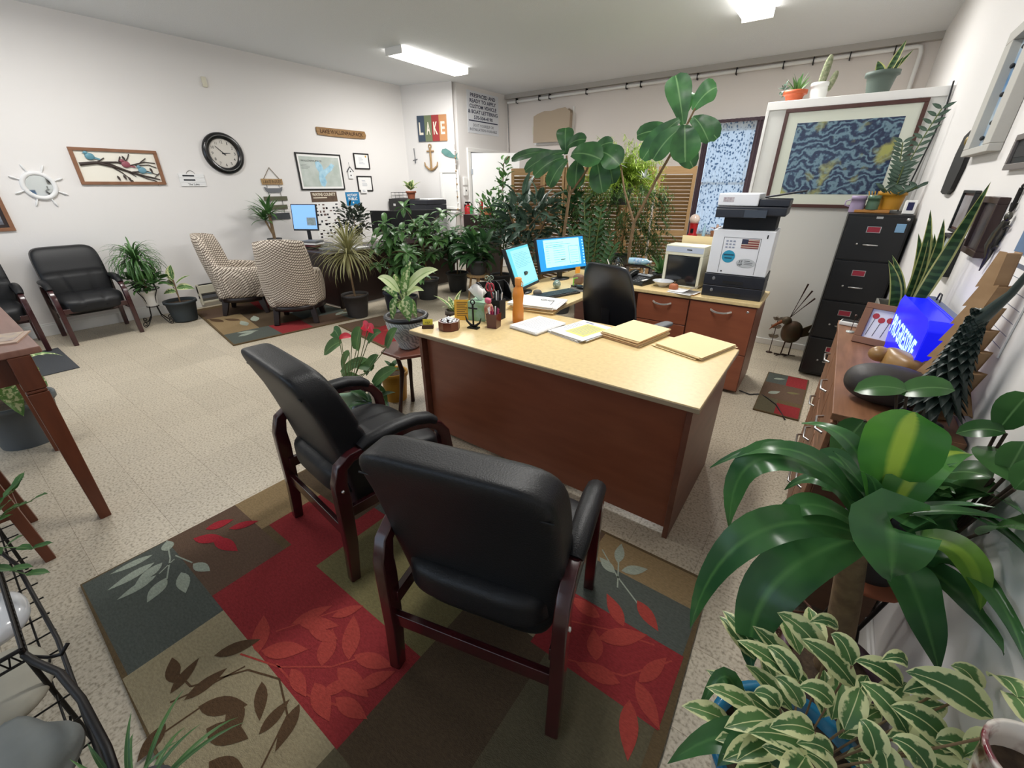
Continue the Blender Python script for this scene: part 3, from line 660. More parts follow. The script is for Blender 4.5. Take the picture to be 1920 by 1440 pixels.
# ================================================================ tall table and stool at the left edge
M_tbl = mat('red_brown_wood', '6d3a24', rough=.35, noise=4, col2='4f2617', stretch=(5, 5, .8)); M_tblt = mat('worn_table_top', '8d6455', rough=.4, noise=5, col2='7a5244', stretch=(1, 8, 1))
tt = T('tall_table', 'tall square-legged brown table cut off by the left picture edge', 'table', (-3.25, -.35, 0))
MB().b2(-.56, .57, -.52, .52, .895, .925).build('table_top', M_tblt, tt, bevel=.006)
mb = MB(); mb.b2(-.5, .52, .44, .465, .77, .895); mb.b2(.50, .525, -.46, .46, .77, .895); mb.b2(-.5, .52, -.465, -.44, .77, .895); mb.b2(-.5, -.475, -.46, .46, .77, .895); mb.build('apron', M_tbl, tt)
for sx in (-1, 1):
    for sy in (-1, 1):
        mb = MB(); X = sx * .535 if sx > 0 else -.5; Y = sy * .445
        mb.rail([(X, Y, .895), (X, Y, .74)], .072, .072); mb.rail([(X, Y, .738), (X, Y, .724)], .066, .066); mb.rail([(X, Y, .722), (X, Y, 0)], .066, [.07, .045]); mb.build('leg', M_tbl, tt, bevel=.004)
sl = T('counter_stool', 'brown wooden counter stool tucked by the tall table, only its legs showing', 'stool', (-2.75, -.34, 0))
MB().b2(-.2, .2, -.2, .2, .60, .63).build('seat', M_tbl, sl, bevel=.01)
for sx in (-1, 1):
    for sy in (-1, 1): MB().rail([(sx * .17, sy * .17, .6), (sx * .205, sy * .205, 0)], .038, [.042, .036]).build('leg', M_tbl, sl, bevel=.003)
for z, a in ((.2, 0), (.26, 90)):
    for s in (-1, 1): MB().b2(-.19, .19, s * .192 - .009, s * .192 + .009, z, z + .03, TM(rz=a)).build('stretcher', M_tbl, sl)
mg = MB(); mg.b2(-.14, .14, -.1, .1, 0, .006); mg.b2(-.12, -.02, -.08, .08, .006, .007, mi=1); mg.b2(.0, .12, -.06, .09, .006, .0072, mi=2)
o = mg.build('magazine', [mat('magazine_cover', 'b99b86', rough=.4), mat('magazine_photo', '7c7f96', rough=.4, noise=30, col2='c9a98c'), mat('magazine_photo_warm', 'c8b28e', rough=.4, noise=25, col2='8f7a80')], loc=(-2.95, .02, .925)); o.rotation_euler = (0, 0, R(70))
tag(o, 'glossy brown magazine lying on the tall table at the left edge', 'magazine')

# ================================================================ baseboard heater
ht = T('baseboard_heater', 'long white baseboard heater low on the left wall beside the tub chairs', 'heater', (XL, 4.1, .0))
mb = MB(); mb.b2(.017, .075, -2.0, 1.9, .19, .30, ); mb.b2(.017, .05, -2.0, 1.9, .05, .08); mb.build('heater_cover', M_cream, ht, bevel=.006)
mb = MB(); mb.b2(.017, .055, -1.98, 1.88, .302, .312); mb.build('outlet_slot', M_blackmatte, ht)
MB().b2(.017, .065, -2.0, 1.9, .12, .16).build('fin_cover', M_grey, ht)
for y in (-2.0, 1.88): MB().b2(.017, .08, y, y + .02, .04, .315).build('end_cap', M_cream, ht)
# ================================================================ plants
LG = dict(
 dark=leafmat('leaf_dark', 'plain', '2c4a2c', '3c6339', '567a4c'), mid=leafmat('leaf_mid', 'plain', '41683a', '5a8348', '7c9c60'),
 grey=leafmat('leaf_greygreen', 'plain', '3c5244', '52695a', '6f8474'), bright=leafmat('leaf_bright', 'plain', '5c8c2c', '7aa83a', '93b850'),
 corn=leafmat('leaf_corn', 'center', '34603a', '477842', '55864c', .1, .25), lime=leafmat('leaf_lime_stripe', 'center', '3f7a34', '5a963c', 'a4c04a', .22, .3),
 varieg=leafmat('leaf_cream_margin', 'margin', '466f40', '668e52', 'e2e6ae', .60, .4), blotch=leafmat('leaf_blotched', 'blotch', '507c3c', '729a4e', 'd6dea8', .47),
 snake=leafmat('leaf_snake', 'snake', '2c4a2c', '46683f', 'c2c47a', .74, .4), straw=leafmat('leaf_straw', 'plain', '8b8a58', 'a9a578', '77785a'),
 fid=leafmat('leaf_fiddle', 'plain', '2c5030', '3c683a', '6c9060', rough=.35), silver=leafmat('leaf_silver', 'plain', '8a9490', 'b9bfb8', 'c8ccc4'))
def bez(a, b, c, n):
    a, b, c = V(a), V(b), V(c); return [(a * (1 - t) ** 2 + b * 2 * t * (1 - t) + c * t * t) for t in [i / n for i in range(n + 1)]]
def bleaf(mb, a, b, c, wd, shape='lance', mi=0, n=10, fold=.16, face=(0, 0, 1), wav=.0):
    """leaf along a curve a-b-c, its blade turned towards `face`"""
    b2 = V(b) * 2 - (V(a) + V(c)) * .5; p = bez(a, b2, c, n); vs = []; uv = []
    for i, q in enumerate(p):
        t = i / n; d = (p[min(i + 1, n)] - p[max(i - 1, 0)]).normalized(); sd = d.cross(V(face))
        if sd.length < .05: sd = d.cross(V((.3, .8, .2)))
        sd.normalize(); nrm = sd.cross(d)
        w = {'lance': math.sin(math.pi * min(1, .08 + .92 * t) ** .75) ** .8 if t < 1 else 0, 'ovate': math.sin(math.pi * t ** .75) ** .8 if 0 < t < 1 else 0,
             'obov': (.2 + .8 * math.sin(math.pi * t ** 1.8) ** .5 if t < .98 else .35), 'strap': min(1, .45 + 1.6 * t) * (1 - max(0, t - .6) ** 2 * 6.25), 'round': math.sin(math.pi * t) ** .55 if 0 < t < 1 else 0,
             'heart': math.sin(math.pi * (t * .86 + .14)) ** .7 if t < 1 else 0}[shape] * wd / 2
        for k in (-1, -.5, 0, .5, 1):
            vs.append(q + sd * (w * k) + nrm * (abs(k) ** 1.3 * w * fold * 2 + wav * wd * math.sin(t * 13 + k * 2) * abs(k))); uv.append((.5 + k * .5, t))
    fs = [(i * 5 + j, i * 5 + j + 1, (i + 1) * 5 + j + 1, (i + 1) * 5 + j) for i in range(n) for j in range(4)]
    mb.add(vs, fs, mi, True, None, uv)
def pot(t, r, h, m, rb=None, z=0, rim=.012, soil=True, sq=False, loc=(0, 0), name='pot'):
    rb = rb or r * .78; n = 4 if sq else 28
    pr = [(rb, 0), (rb + (r - rb) * .5, h * .5), (r - .004, h - .03), (r + rim, h - .03), (r + rim, h), (r - .008, h), (r - .012, h - .03), (rb * .9, .02), (0, .02)]
    M = TM((loc[0], loc[1], z), 0, 0, 45) if sq else TM((loc[0], loc[1], z))
    MB().lathe(pr, n, M=M, sm=not sq).build(name, m, t)
    if soil: MB().lathe([(0, h - .032), (r - .012, h - .035)], n, M=M).build('soil', M_soil, t)
    return z + h - .033
def cloud(mb, c, rr, n, ln, wd, shape='ovate', droop=.7, mi=0, seed=1, out=.8, upb=.25, nseg=5, jl=.35):
    q = random.Random(seed)
    for i in range(n):
        u = V((q.gauss(0, 1), q.gauss(0, 1), q.gauss(0, 1))).normalized() * (q.random() ** .45)
        p = V(c) + V((u.x * rr[0], u.y * rr[1], u.z * rr[2]))
        d = V((u.x, u.y, u.z * .6)) * out + V((q.uniform(-.5, .5), q.uniform(-.5, .5), upb + q.uniform(-.3, .3)))
        s = 1 + q.uniform(-jl, jl)
        mb.leaf(p, d, ln * s, wd * s, droop * q.uniform(.6, 1.3), shape, n=nseg, mi=mi, roll=q.uniform(-.6, .6))
def rosette(mb, c, n, ln, wd, e0=20, e1=80, droop=1.2, shape='strap', mi=0, seed=1, nseg=8, wav=0):
    q = random.Random(seed)
    for i in range(n):
        a = i * 2.399 + q.uniform(-.2, .2); e = R(e0 + (e1 - e0) * (i / n) + q.uniform(-6, 6)); s = q.uniform(.8, 1.1)
        d = V((math.cos(a) * math.cos(e), math.sin(a) * math.cos(e), math.sin(e)))
        mb.leaf(V(c) + d * .01, d, ln * s, wd, droop * q.uniform(.75, 1.25), shape, n=nseg, mi=mi, wav=wav)
def palmate(mb, c, n, ln, wd, droop=.8, seed=0, mi=0):
    q = random.Random(seed); o = q.uniform(0, 6); tl = Euler((q.uniform(0, .9), q.uniform(-.5, .5), 0)).to_matrix()
    for i in range(n):
        a = o + 6.283 * i / n; d = tl @ V((math.cos(a), math.sin(a), .15)); mb.leaf(c, d, ln * q.uniform(.85, 1.1), wd, droop, 'obov' if 0 else 'ovate', n=5, mi=mi)

# --- foreground right: corn plant
DKL = (((.19, .70, .40), (.10, .70, .43), (.0, .60, .36), .075), ((.12, .80, .36), (.06, .80, .47), (.03, .74, .36), .04), ((.17, .74, .42), (.13, .70, .45), (.09, .64, .40), .07))
D_corn=[((.244,1.128,.8),(.069,1.07,.98),(-.11,1.065,.86),.05,0),((.244,1.165,.84),(.001,1.045,.95),(-.023,1.058,.68),.085,0),((.229,1.12,.78),(.019,.945,.78),(-.044,.915,.42),.085,0),((.245,1.134,.76),(.094,.933,.66),(.128,.925,.36),.11,0),((.24,1.15,.78),(.105,1.064,.84),(.079,1.086,.66),.055,0),((.233,1.177,.86),(.156,1.153,1.0),(.06,1.231,.98),.05,0),((.256,1.13,.88),(.236,1.118,1.05),(.237,1.125,1.12),.125,1),((.268,1.095,.88),(.299,1.153,1.0),(.384,1.252,1.0),.075,1),((.267,1.143,.86),(.237,.917,.95),(.284,.968,.8),.125,0),((.319,1.193,.8),(.424,1.342,.86),(.44,1.075,.977),.07,0),((.335,1.198,.78),(.438,1.262,.84),(.44,.982,.941),.07,0),((.34,1.183,.76),(.407,1.123,.82),(.44,1.025,.763),.075,2),((.346,1.168,.74),(.44,1.109,.791),(.44,.833,.835),.075,0),((.323,1.132,.74),(.368,1.061,.7),(.44,1.006,.571),.09,0),((.372,1.17,.72),(.44,1.113,.718),(.44,.897,.792),.07,0),((.224,1.181,.8),(.139,1.185,.86),(.072,1.203,.78),.05,0),((.315,1.221,.82),(.44,1.414,.782),(.44,1.328,.717),.07,0),((.248,1.164,.86),(.15,1.241,.9),(.139,1.185,.86),.06,0)]
D_ficus=[((.221,.859,.62),(.117,.881,.66),.055),((.278,.841,.6),(.167,.84,.66),.05),((.186,.8,.58),(.116,.831,.6),.045),((.233,.917,.66),(.175,.876,.68),.03),((.262,.854,.64),(.214,.872,.68),.045),((.243,.773,.6),(.179,.756,.62),.045),((.266,.75,.58),(.278,.821,.63),.045),((.221,.695,.56),(.113,.633,.58),.05),((.215,.696,.6),(.14,.64,.62),.045),((.255,.7,.56),(.191,.668,.58),.04),((.353,.78,.62),(.269,.807,.66),.05),((.345,.863,.64),(.261,.852,.66),.045),((.411,.802,.62),(.314,.787,.66),.055),((.44,.82,.714),(.329,.847,.7),.065),((.315,.723,.58),(.28,.759,.62),.05),((.386,.745,.6),(.323,.747,.63),.05),((.262,.674,.54),(.205,.673,.56),.04),((.218,.647,.55),(.139,.63,.57),.04),((.44,.889,.688),(.402,.913,.7),.04),((.44,.813,.79),(.44,.894,.732),.05),((.44,.754,.796),(.44,.841,.762),.05),((.342,.884,.68),(.292,.845,.7),.03),((.395,.875,.66),(.336,.832,.66),.04),((.436,.8,.62),(.384,.781,.64),.05),((.337,.719,.56),(.31,.739,.6),.05),((.44,.775,.71),(.428,.794,.62),.05),((.162,.733,.56),(.112,.734,.56),.04),((.199,.759,.56),(.142,.782,.58),.04)]
D_pep=[((.243,1.3,1.102),(.146,1.3,1.073)),((.227,1.3,1.09),(.32,1.3,1.125)),((.19,1.3,1.001),(.162,1.3,.871)),((.431,1.35,1.032),(.44,1.334,1.14)),((.44,1.334,1.036),(.369,1.35,1.001)),((.44,1.233,.97),(.44,1.241,1.064)),((.44,1.184,.988),(.437,1.35,.99)),((.44,1.274,.944),(.387,1.35,.887)),((.44,1.172,.982),(.44,1.134,1.06)),((.44,1.235,.924),(.405,1.35,.8)),((.244,1.4,.902),(.318,1.4,.956)),((.264,1.4,.874),(.192,1.4,.826)),((.235,1.4,.767),(.275,1.4,.879)),((.44,1.168,.867),(.44,1.043,.968)),((.225,1.4,.801),(.174,1.4,.697)),((.326,1.45,.835),(.253,1.45,.879)),((.342,1.45,.823),(.376,1.45,.892))]
D_fig2=[((-1.425,4.75,2.078),(-1.564,4.75,2.483),.24),((-1.356,4.75,2.189),(-1.178,4.75,2.349),.2),((-1.422,4.6,2.106),(-1.733,4.6,1.787),.2),((-1.341,4.45,2.024),(-1.572,4.45,1.776),.2),((-1.306,4.4,2.038),(-1.254,4.4,1.744),.26),((-1.397,4.85,2.129),(-1.119,4.85,1.95),.2),((-1.319,4.65,2.125),(-1.138,4.65,1.911),.16),((-1.506,4.85,2.024),(-1.916,4.85,2.023),.18),((-1.538,4.9,1.974),(-1.31,4.9,1.716),.2),((-1.449,4.9,2.204),(-1.426,4.9,2.353),.12)]
D_fig1=[((-2.696,4.75,1.873),(-2.713,4.75,2.135),.2),((-2.654,4.65,1.893),(-3.194,4.65,1.715),.16),((-2.579,4.5,1.831),(-2.962,4.5,1.653),.17),((-2.503,4.45,1.802),(-2.725,4.45,1.542),.17),((-2.516,4.55,1.857),(-2.158,4.55,1.796),.26),((-2.534,4.75,1.815),(-2.546,4.75,1.531),.22),((-2.231,4.65,1.878),(-1.993,4.65,1.746),.26),((-2.304,4.75,1.808),(-2.206,4.75,1.479),.24),((-2.713,4.75,1.927),(-2.451,4.75,2.009),.14),((-2.228,4.85,1.862),(-2.133,4.85,1.571),.2),((-2.913,4.85,1.913),(-3.539,4.85,1.846),.12),((-2.423,4.85,1.869),(-2.178,4.85,1.972),.14)]
D_dief=[((-2.232,1.82,.863),(-2.113,1.82,1.126),.085),((-2.195,1.82,.922),(-1.88,1.82,1.092),.1),((-2.293,1.87,.844),(-2.08,1.87,.929),.06),((-2.274,1.82,.901),(-2.485,1.82,.976),.075),((-2.293,1.82,.854),(-2.455,1.82,.895),.06),((-2.15,1.7,.882),(-2.23,1.7,.737),.09),((-2.12,1.72,.9),(-2.076,1.72,.756),.13),((-2.191,1.82,.851),(-2.118,1.82,.742),.07),((-2.364,1.9,.866),(-2.41,1.9,.991),.05)]
D_anth=[((-2.751,1.62,.507),(-3.041,1.62,.333),.09,0),((-2.575,1.62,.483),(-2.476,1.62,.674),.09,0),((-2.67,1.62,.44),(-2.82,1.62,.273),.06,0),((-2.416,1.62,.578),(-2.251,1.62,.68),.06,0),((-2.776,1.62,.535),(-2.829,1.62,.583),.08,0),((-2.216,1.62,.582),(-2.08,1.62,.738),.06,0),((-2.835,1.62,.224),(-2.448,1.62,.442),.07,0),((-2.402,1.62,.38),(-2.696,1.62,.349),.08,0),((-2.511,1.62,.31),(-2.317,1.62,.502),.07,0),((-2.511,1.62,.179),(-2.835,1.62,.224),.08,0),((-2.433,1.62,.245),(-2.132,1.62,.449),.08,0),((-2.499,1.62,.226),(-2.761,1.62,-.013),.09,0),((-2.405,1.62,.231),(-2.31,1.62,.108),.08,0),((-2.602,1.62,.571),(-2.78,1.62,.522),.04,1),((-2.447,1.62,.695),(-2.399,1.62,.65),.06,1),((-2.39,1.62,.69),(-2.341,1.62,.651),.05,1)]
D_snake=[((.314,2.6,1.078),(.235,2.6,1.244),.06),((.335,2.62,1.077),(.243,2.62,1.265),.05),((.349,2.6,1.088),(.31,2.6,1.46),.06),((.371,2.6,1.086),(.334,2.6,1.387),.06),((.38,2.58,1.087),(.35,2.58,1.368),.055),((.367,2.55,1.086),(.356,2.55,1.429),.06),((.373,2.5,1.097),(.435,2.5,1.318),.0),((.369,2.45,1.107),(.428,2.45,1.566),.07),((.362,2.62,1.081),(.304,2.62,1.362),.06)]
t = T('corn_plant', 'large corn plant with arching glossy leaves, two lime-striped, at the lower right by the dresser', 'potted plant', (.255, 1.13, 0)); t['clampx'] = .462
o0 = V((.255, 1.13, 0)); face = V((0, -.35, 1))
for i, (a, b, c, w, m) in enumerate(D_corn):
    mb = MB(); A, B, Cc = V(a) - o0, V(b) - o0, V(c) - o0
    up = V((0, -1, .25)) if i in (6, 8) else face
    bleaf(mb, A, B, Cc, w * 1.12, 'strap' if i == 6 else 'ovate' if i == 8 else 'lance', 0, 16, .10, up, wav=.035)
    mb.build('leaf', [LG['corn'], LG['lime'], LG['blotch']][m] if m != 2 else leafmat('leaf_pale_tip', 'center', '3d6a30', '6f9a38', '8db342', .3), t)
mb = MB(); rosette(mb, (0, 0, .84), 10, .2, .045, 35, 80, .7, 'lance', seed=5, wav=.02); mb.build('crown_leaves', LG['corn'], t)
mb = MB(); mb.tube([(.0, .0, .86), (-.01, .01, .72), (.03, .05, .52), (.06, .06, .34), (.07, .07, .22)], [.026, .03, .034, .036, .04], 12); mb.build('trunk', M_bark, t)
pot(t, .12, .22, mat('purple_grey_pot', '5c4650', rough=.5), loc=(.07, .07), z=.03)
# wire scroll stand beneath it
def scroll(mb, c, r, a0, turns, rad=.004, plane='xz', M=None, s=1):
    pts = []
    for i in range(int(18 * turns) + 1):
        a = a0 + s * 6.283 * i / 18; k = r * (1 - .72 * i / (18 * turns))
        pts.append((c[0] + k * math.cos(a), c[1], c[2] + k * math.sin(a)) if plane == 'xz' else (c[0] + k * math.cos(a), c[1] + k * math.sin(a), c[2]))
    mb.tube(pts, rad, 6, M=M)
t = T('wire_plant_stand', 'low rust-brown wire stand with scrolls, empty, on the floor behind the corn plant', 'plant stand', (.2, 1.40, 0))
mb = MB()
for a in (0, 90):
    M = TM(rz=a + 20)
    for s in (-1, 1):
        mb.tube([(s * .02, 0, .16), (s * .07, 0, .17), (s * .11, 0, .1), (s * .115, 0, .01)], .0045, 6, M=M)
        scroll(mb, (s * .06, 0, .10), .038, 1.57, 1.6, M=M, s=s); scroll(mb, (s * .02, 0, .07), .025, 0, 1.5, M=M, s=-s)
mb.tube([(.1 * math.cos(i * .349), .1 * math.sin(i * .349), .165) for i in range(19)], .005, 6)
mb.build('wire_frame', mat('rust_wire', '5a3a2c', rough=.6, metal=.4), t)
# --- variegated ficus in blue pot
t = T('variegated_ficus', 'cream-edged variegated ficus in a blue glazed pot at the bottom right corner', 'potted plant', (.24, .80, 0)); t['clampx'] = .462
mb = MB(); o0 = V((.24, .80, 0))
for i, (a, c, w) in enumerate(D_ficus):
    A, Cc = V(a) - o0, V(c) - o0; mb2 = (A + Cc) / 2 + V((0, 0, .018)); ln = (Cc - A).length
    bleaf(mb, A, mb2, Cc, max(w, ln * .42), 'ovate', 0, 9, .10, V((-.1, -.5, 1)))
    st_ = V((.0, .03, .33)) + V((.2 * (A.x), .2 * A.y, 0)); 
mb.build('foliage', LG['varieg'], t)
mb = MB()
q = random.Random(4)
for i in range(70):
    a = q.random() * 6.28; r = q.random() ** .5 * .19; p = V((min(.17, math.cos(a) * r + .03), math.sin(a) * r * .8 + .0, .38 + q.random() * .2)); 
    mb.leaf(p, (math.cos(a), math.sin(a), .35), .12, .052, .8, 'ovate', n=6)
mb.build('inner_foliage', LG['varieg'], t)
mb = MB()
for i in range(0, len(D_ficus), 2):
    A = V(D_ficus[i][0]) - o0; b = V((A.x * .15, A.y * .15, .26)); mb.tube(bez(b, (b + A) / 2 + V((0, 0, .05)), A, 6), .0022, 5)
mb.build('stems', M_bark, t)
MB().lathe([(.10, 0), (.14, .1), (.16, .24), (.172, .30), (.182, .30), (.184, .315), (.16, .315), (.155, .28), (0, .28)], 36).build('pot', mat('teal_blue_glaze', '1c5f85', rough=.15, noise=6, col2='2a7aa0', coat=.6), t)
MB().lathe([(0, .285), (.155, .283)], 24).build('soil', M_soil, t)
mb = MB()
for a, b, c, w in DKL: bleaf(mb, V(a) - o0, V(b) - o0, V(c) - o0, w, 'lance', 0, 10, .2, V((-.1, -.5, 1)), wav=.05)
mb.build('dark_leaves', LG['corn'], t)
cstand = T('wooden_crate_stand', 'low dark wooden plant stand under the blue glazed pot', 'plant stand', (.24, .80, 0))
bpy.data.objects.remove(cstand)
# rubber-leaf plant low beside the blue pot
# --- peperomia over the near end of the dresser
t = T('peperomia_plant', 'round-leaved rubbery green plant leaning on the right wall at the near end of the dresser', 'potted plant', (.34, 1.37, 0)); t['clampx'] = .462
o0 = V((.34, 1.37, 0)); mb = MB(); sb = MB()
for i, (a, c) in enumerate(D_pep):
    A, Cc = V(a) - o0, V(c) - o0
    if Cc.x + .34 > .45: Cc.x = .11
    ln = (Cc - A).length; bleaf(mb, A, (A + Cc) / 2 + V((0, 0, .012)), Cc, ln * .62, 'round', 0, 8, .10, V((-.25, -.7, 1)))
    root = V((.0 + .1 * (A.x > .03), -.02, .62)); sb.tube(bez(root, (root + A) / 2 + V((.0, 0, .03)), A, 5), .0035, 6)
cloud(mb, (-.02, -.0, .78), (.11, .09, .1), 34, .075, .05, 'round' if 0 else 'ovate', .4, seed=8)
mb.build('foliage', leafmat('leaf_peperomia', 'plain', '33582f', '4c7542', '668c58', rough=.22), t); sb.build('stems', mat('dark_stem', '3a2a20', rough=.8), t)
pot(t, .09, .16, M_darkpot, z=.50)
MB().lathe([(.11, .485), (.11, .5), (0, .5)], 20).build('saucer', M_terra, t)
mb = MB()
for k in range(3):
    a = k * 2.094; mb.tube([(.09 * math.cos(a), .09 * math.sin(a), .49), (.05 * math.cos(a), .05 * math.sin(a), .25), (.1 * math.cos(a), .1 * math.sin(a), 0)], .006, 6)
mb.build('stand_leg', M_iron, t)
# red and white patterned pot at the corner
t = T('ceramic_pot', 'white ceramic pot painted with dark red foliage, cut off at the bottom right corner', 'pot', (.40, .62, .13))
MB().lathe([(.038, .60), (.045, .63), (.055, .70), (.058, .735), (.061, .735), (.062, .745), (.056, .745), (.052, .72), (.045, .64), (0, .63)], 32).build('pot', mat('white_red_glaze', 'ddd6cc', rough=.2, noise=14, col2='6a1424', namt=.12, coat=.5), t)
MB().lathe([(0, .70), (.053, .70)], 20).build('soil', M_soil, t)
t2 = T('plant_pedestal', 'narrow white pedestal under the red and white ceramic pot', 'plant stand', (.40, .62, 0))
MB().lathe([(.06, 0), (.06, .02), (.025, .05), (.02, .69), (.05, .715), (.05, .728)], 20).build('column', M_white, t2)

# --- snake plant in a square planter on the dresser
t = T('snake_plant', 'snake plant with yellow-edged upright leaves in a square grey planter on the dresser', 'potted plant', (.345, 2.62, .885)); t['clampx'] = .462
o0 = V((.345, 2.62, .885))
for a, c, w in D_snake:
    if w <= 0: continue
    A, Cc = V(a) - o0, V(c) - o0; A = V((max(-.07, min(.07, A.x)), max(-.08, min(.08, A.y)), .13))
    if Cc.x > .095: Cc.x = .095
    mb = MB(); bleaf(mb, A, (A + Cc) / 2 + V((.02 if w < .065 else 0, -.01, .0)), Cc, w * .78, 'lance', 0, 12, .12, V((.2, -1, .1))); mb.build('leaf', LG['snake'], t)
pot(t, .125, .165, mat('grey_glass_planter', '6f6d66', rough=.3), rb=.115, sq=True, rim=.002)

# --- plants on the white box
t = T('succulent_pot', 'small succulent with spiky leaves in an orange bowl on top of the white box', 'potted plant', (-.60, 5.2, 2.235))
pot(t, .085, .09, mat('orange_pot', 'b5532b', rough=.6), rb=.06); mb = MB(); rosette(mb, (.01, 0, .06), 12, .17, .03, 35, 85, .3, 'lance', seed=2); mb.build('leaves', LG['mid'], t); mb = MB(); cloud(mb, (-.08, 0, .1), (.04, .03, .05), 20, .05, .025, seed=3); mb.build('trailing_leaves', LG['grey'], t)
t = T('cactus_pot', 'furry two-armed cactus in a white pot on top of the white box', 'potted plant', (-.42, 5.2, 2.235))
pot(t, .07, .13, M_white, rb=.062, rim=.002)
mc = mat('cactus_green', '5e6c48', rough=.9, noise=60, col2='9a9a80', bump=1, bscale=90)
MB().sbox((-.01, 0, .20), (.06, .06, .26), 2.6, 10, M=TM(ry=6)).build('stem', mc, t); MB().sbox((.045, 0, .15), (.05, .05, .15), 2.6, 8, M=TM(ry=14)).build('arm', mc, t)
t = T('snake_plant_pot', 'young snake plant in a grey-green pot on the right of the white box top', 'potted plant', (-.0, 5.2, 2.235))
pot(t, .105, .16, mat('grey_green_pot', '55625a', rough=.6), rb=.075); mb = MB()
for a, b, w in (((.02, 0, .12), (.085, 0, .36), .05), ((.03, 0, .12), (.15, .02, .29), .03), ((0, 0, .12), (-.06, 0, .24), .07), ((.04, 0, .12), (.1, 0, .25), .04)): bleaf(mb, a, (V(a) + V(b)) / 2, b, w, 'lance', 0, 8, .2, (0, -1, .2))
mb.build('leaves', LG['snake'], t)
# --- ZZ plant on the filing cabinet
t = T('zz_plant', 'tall ZZ plant with paired leaflets in a mustard yellow pot on the filing cabinet', 'potted plant', (.30, 4.62, 1.38))
pot(t, .085, .13, mat('mustard_pot', 'c08a26', rough=.5), rb=.07, rim=.004)
mb = MB(); sb = MB()
for (dx, dz, n, yy) in ((.10, .66, 12, 0), (-.05, .46, 12, .0), (.0, .30, 9, -.03), (.12, .16, 6, -.04), (-.07, .15, 6, -.05), (.04, .14, 6, -.08)):
    p = bez((0, 0, .1), (dx * .25, yy, dz * .6), (dx, yy * 2, dz), n)
    sb.tube(p, .004, 5)
    for i, c in enumerate(p[3:]):
        for s in (-1, 1): mb.leaf(c, (s * .9, -.1, .55), .075, .026, .3, 'ovate', n=4, up=(0, -1, .3))
mb.build('leaflets', LG['grey'], t); sb.build('stems', M_stem, t)
t = T('purple_mug', 'pale purple mug-shaped pot on the left of the filing cabinet top', 'pot', (.10, 4.56, 1.357)); pot(t, .05, .12, mat('lilac_glaze', '9a8aa8', rough=.5), rb=.048, rim=.0, soil=False)
MB().tube([(-.05, 0, .09), (-.08, 0, .08), (-.08, 0, .05), (-.05, 0, .04)], .006, 6).build('handle', mat('lilac_glaze'), t)
t = T('green_mug', 'green glazed mug with pencils between the purple pot and the yellow pot', 'mug', (.195, 4.54, 1.38)); pot(t, .042, .10, mat('green_glaze', '4d6a52', rough=.3), rb=.04, rim=.0, soil=False)
for k in range(4): MB().tube([(.01 * k - .015, 0, .02), (.02 * k - .05, .01, .13)], .0035, 6).build('pencil', mat('pencil_yellow', 'c8962c'), t)
o = MB().b2(-.11, .11, -.07, .07, 0, .022).build('wooden_tray', mat('orange_wood', 'b9803f', rough=.5), loc=(.20, 4.58, 1.356), bevel=.004); tag(o, 'flat orange wooden tray under the mug and yellow pot on the filing cabinet', 'tray')
t = T('air_sensor', 'small white upright gadget with a dark blue display on the right of the filing cabinet', 'gadget', (.41, 4.42, 1.356)); MB().b2(-.035, .035, -.02, .02, 0, .095, TM(rx=-8)).build('case', M_white, t, bevel=.006)
MB().b2(-.018, .018, -.0225, -.02, .025, .08, TM(rx=-8)).build('display', mat('navy_display', '10164a', rough=.2), t)

# --- fiddle leaf figs behind the credenza
def fig(label, D, base, trunk, n_extra, seed, group='tall potted fiddle-leaf figs'):
    t = T('fiddle_leaf_fig', label, 'potted tree', base, 0); o0 = V(base)
    for (a, c, w) in D:
        A, Cc = V(a) - o0, V(c) - o0; d = (Cc - A); mb = MB(); bleaf(mb, A, (A + Cc) / 2 + V((0, -.02, .03)), Cc, w, 'obov', 0, 10, .08, V((.3, -1, .35)), wav=.03); mb.build('leaf', LG['fid'], t)
    mb = MB()
    for p in trunk: mb.tube([V(x) - o0 for x in p[0]], p[1], 8)
    mb.build('trunk', M_bark, t); pot(t, .17, .30, M_darkpot); return t
fig('taller fiddle-leaf fig, its top leaves spread against the back wall left of the window', D_fig2, (-1.75, 4.75, 0), [([(-1.75, 4.75, .2), (-1.82, 4.75, .9), (-1.80, 4.75, 1.18)], [.025, .02, .018]), ([(-1.80, 4.75, 1.18), (-1.62, 4.75, 1.6), (-1.42, 4.72, 1.98), (-1.33, 4.72, 2.2)], [.016, .014, .012, .008]), ([(-1.80, 4.75, 1.18), (-1.95, 4.75, 1.5), (-2.02, 4.75, 1.75)], [.014, .011, .009])], 0, 1)
fig('lower fiddle-leaf fig with broad dark leaves above the left wooden shutters', D_fig1, (-2.75, 4.85, 0), [([(-2.75, 4.85, .2), (-2.7, 4.8, 1.0), (-2.62, 4.75, 1.5), (-2.66, 4.7, 1.86)], [.025, .02, .016, .01]), ([(-2.64, 4.78, 1.45), (-2.4, 4.7, 1.7), (-2.3, 4.65, 1.85)], [.014, .012, .01])], 0, 2)
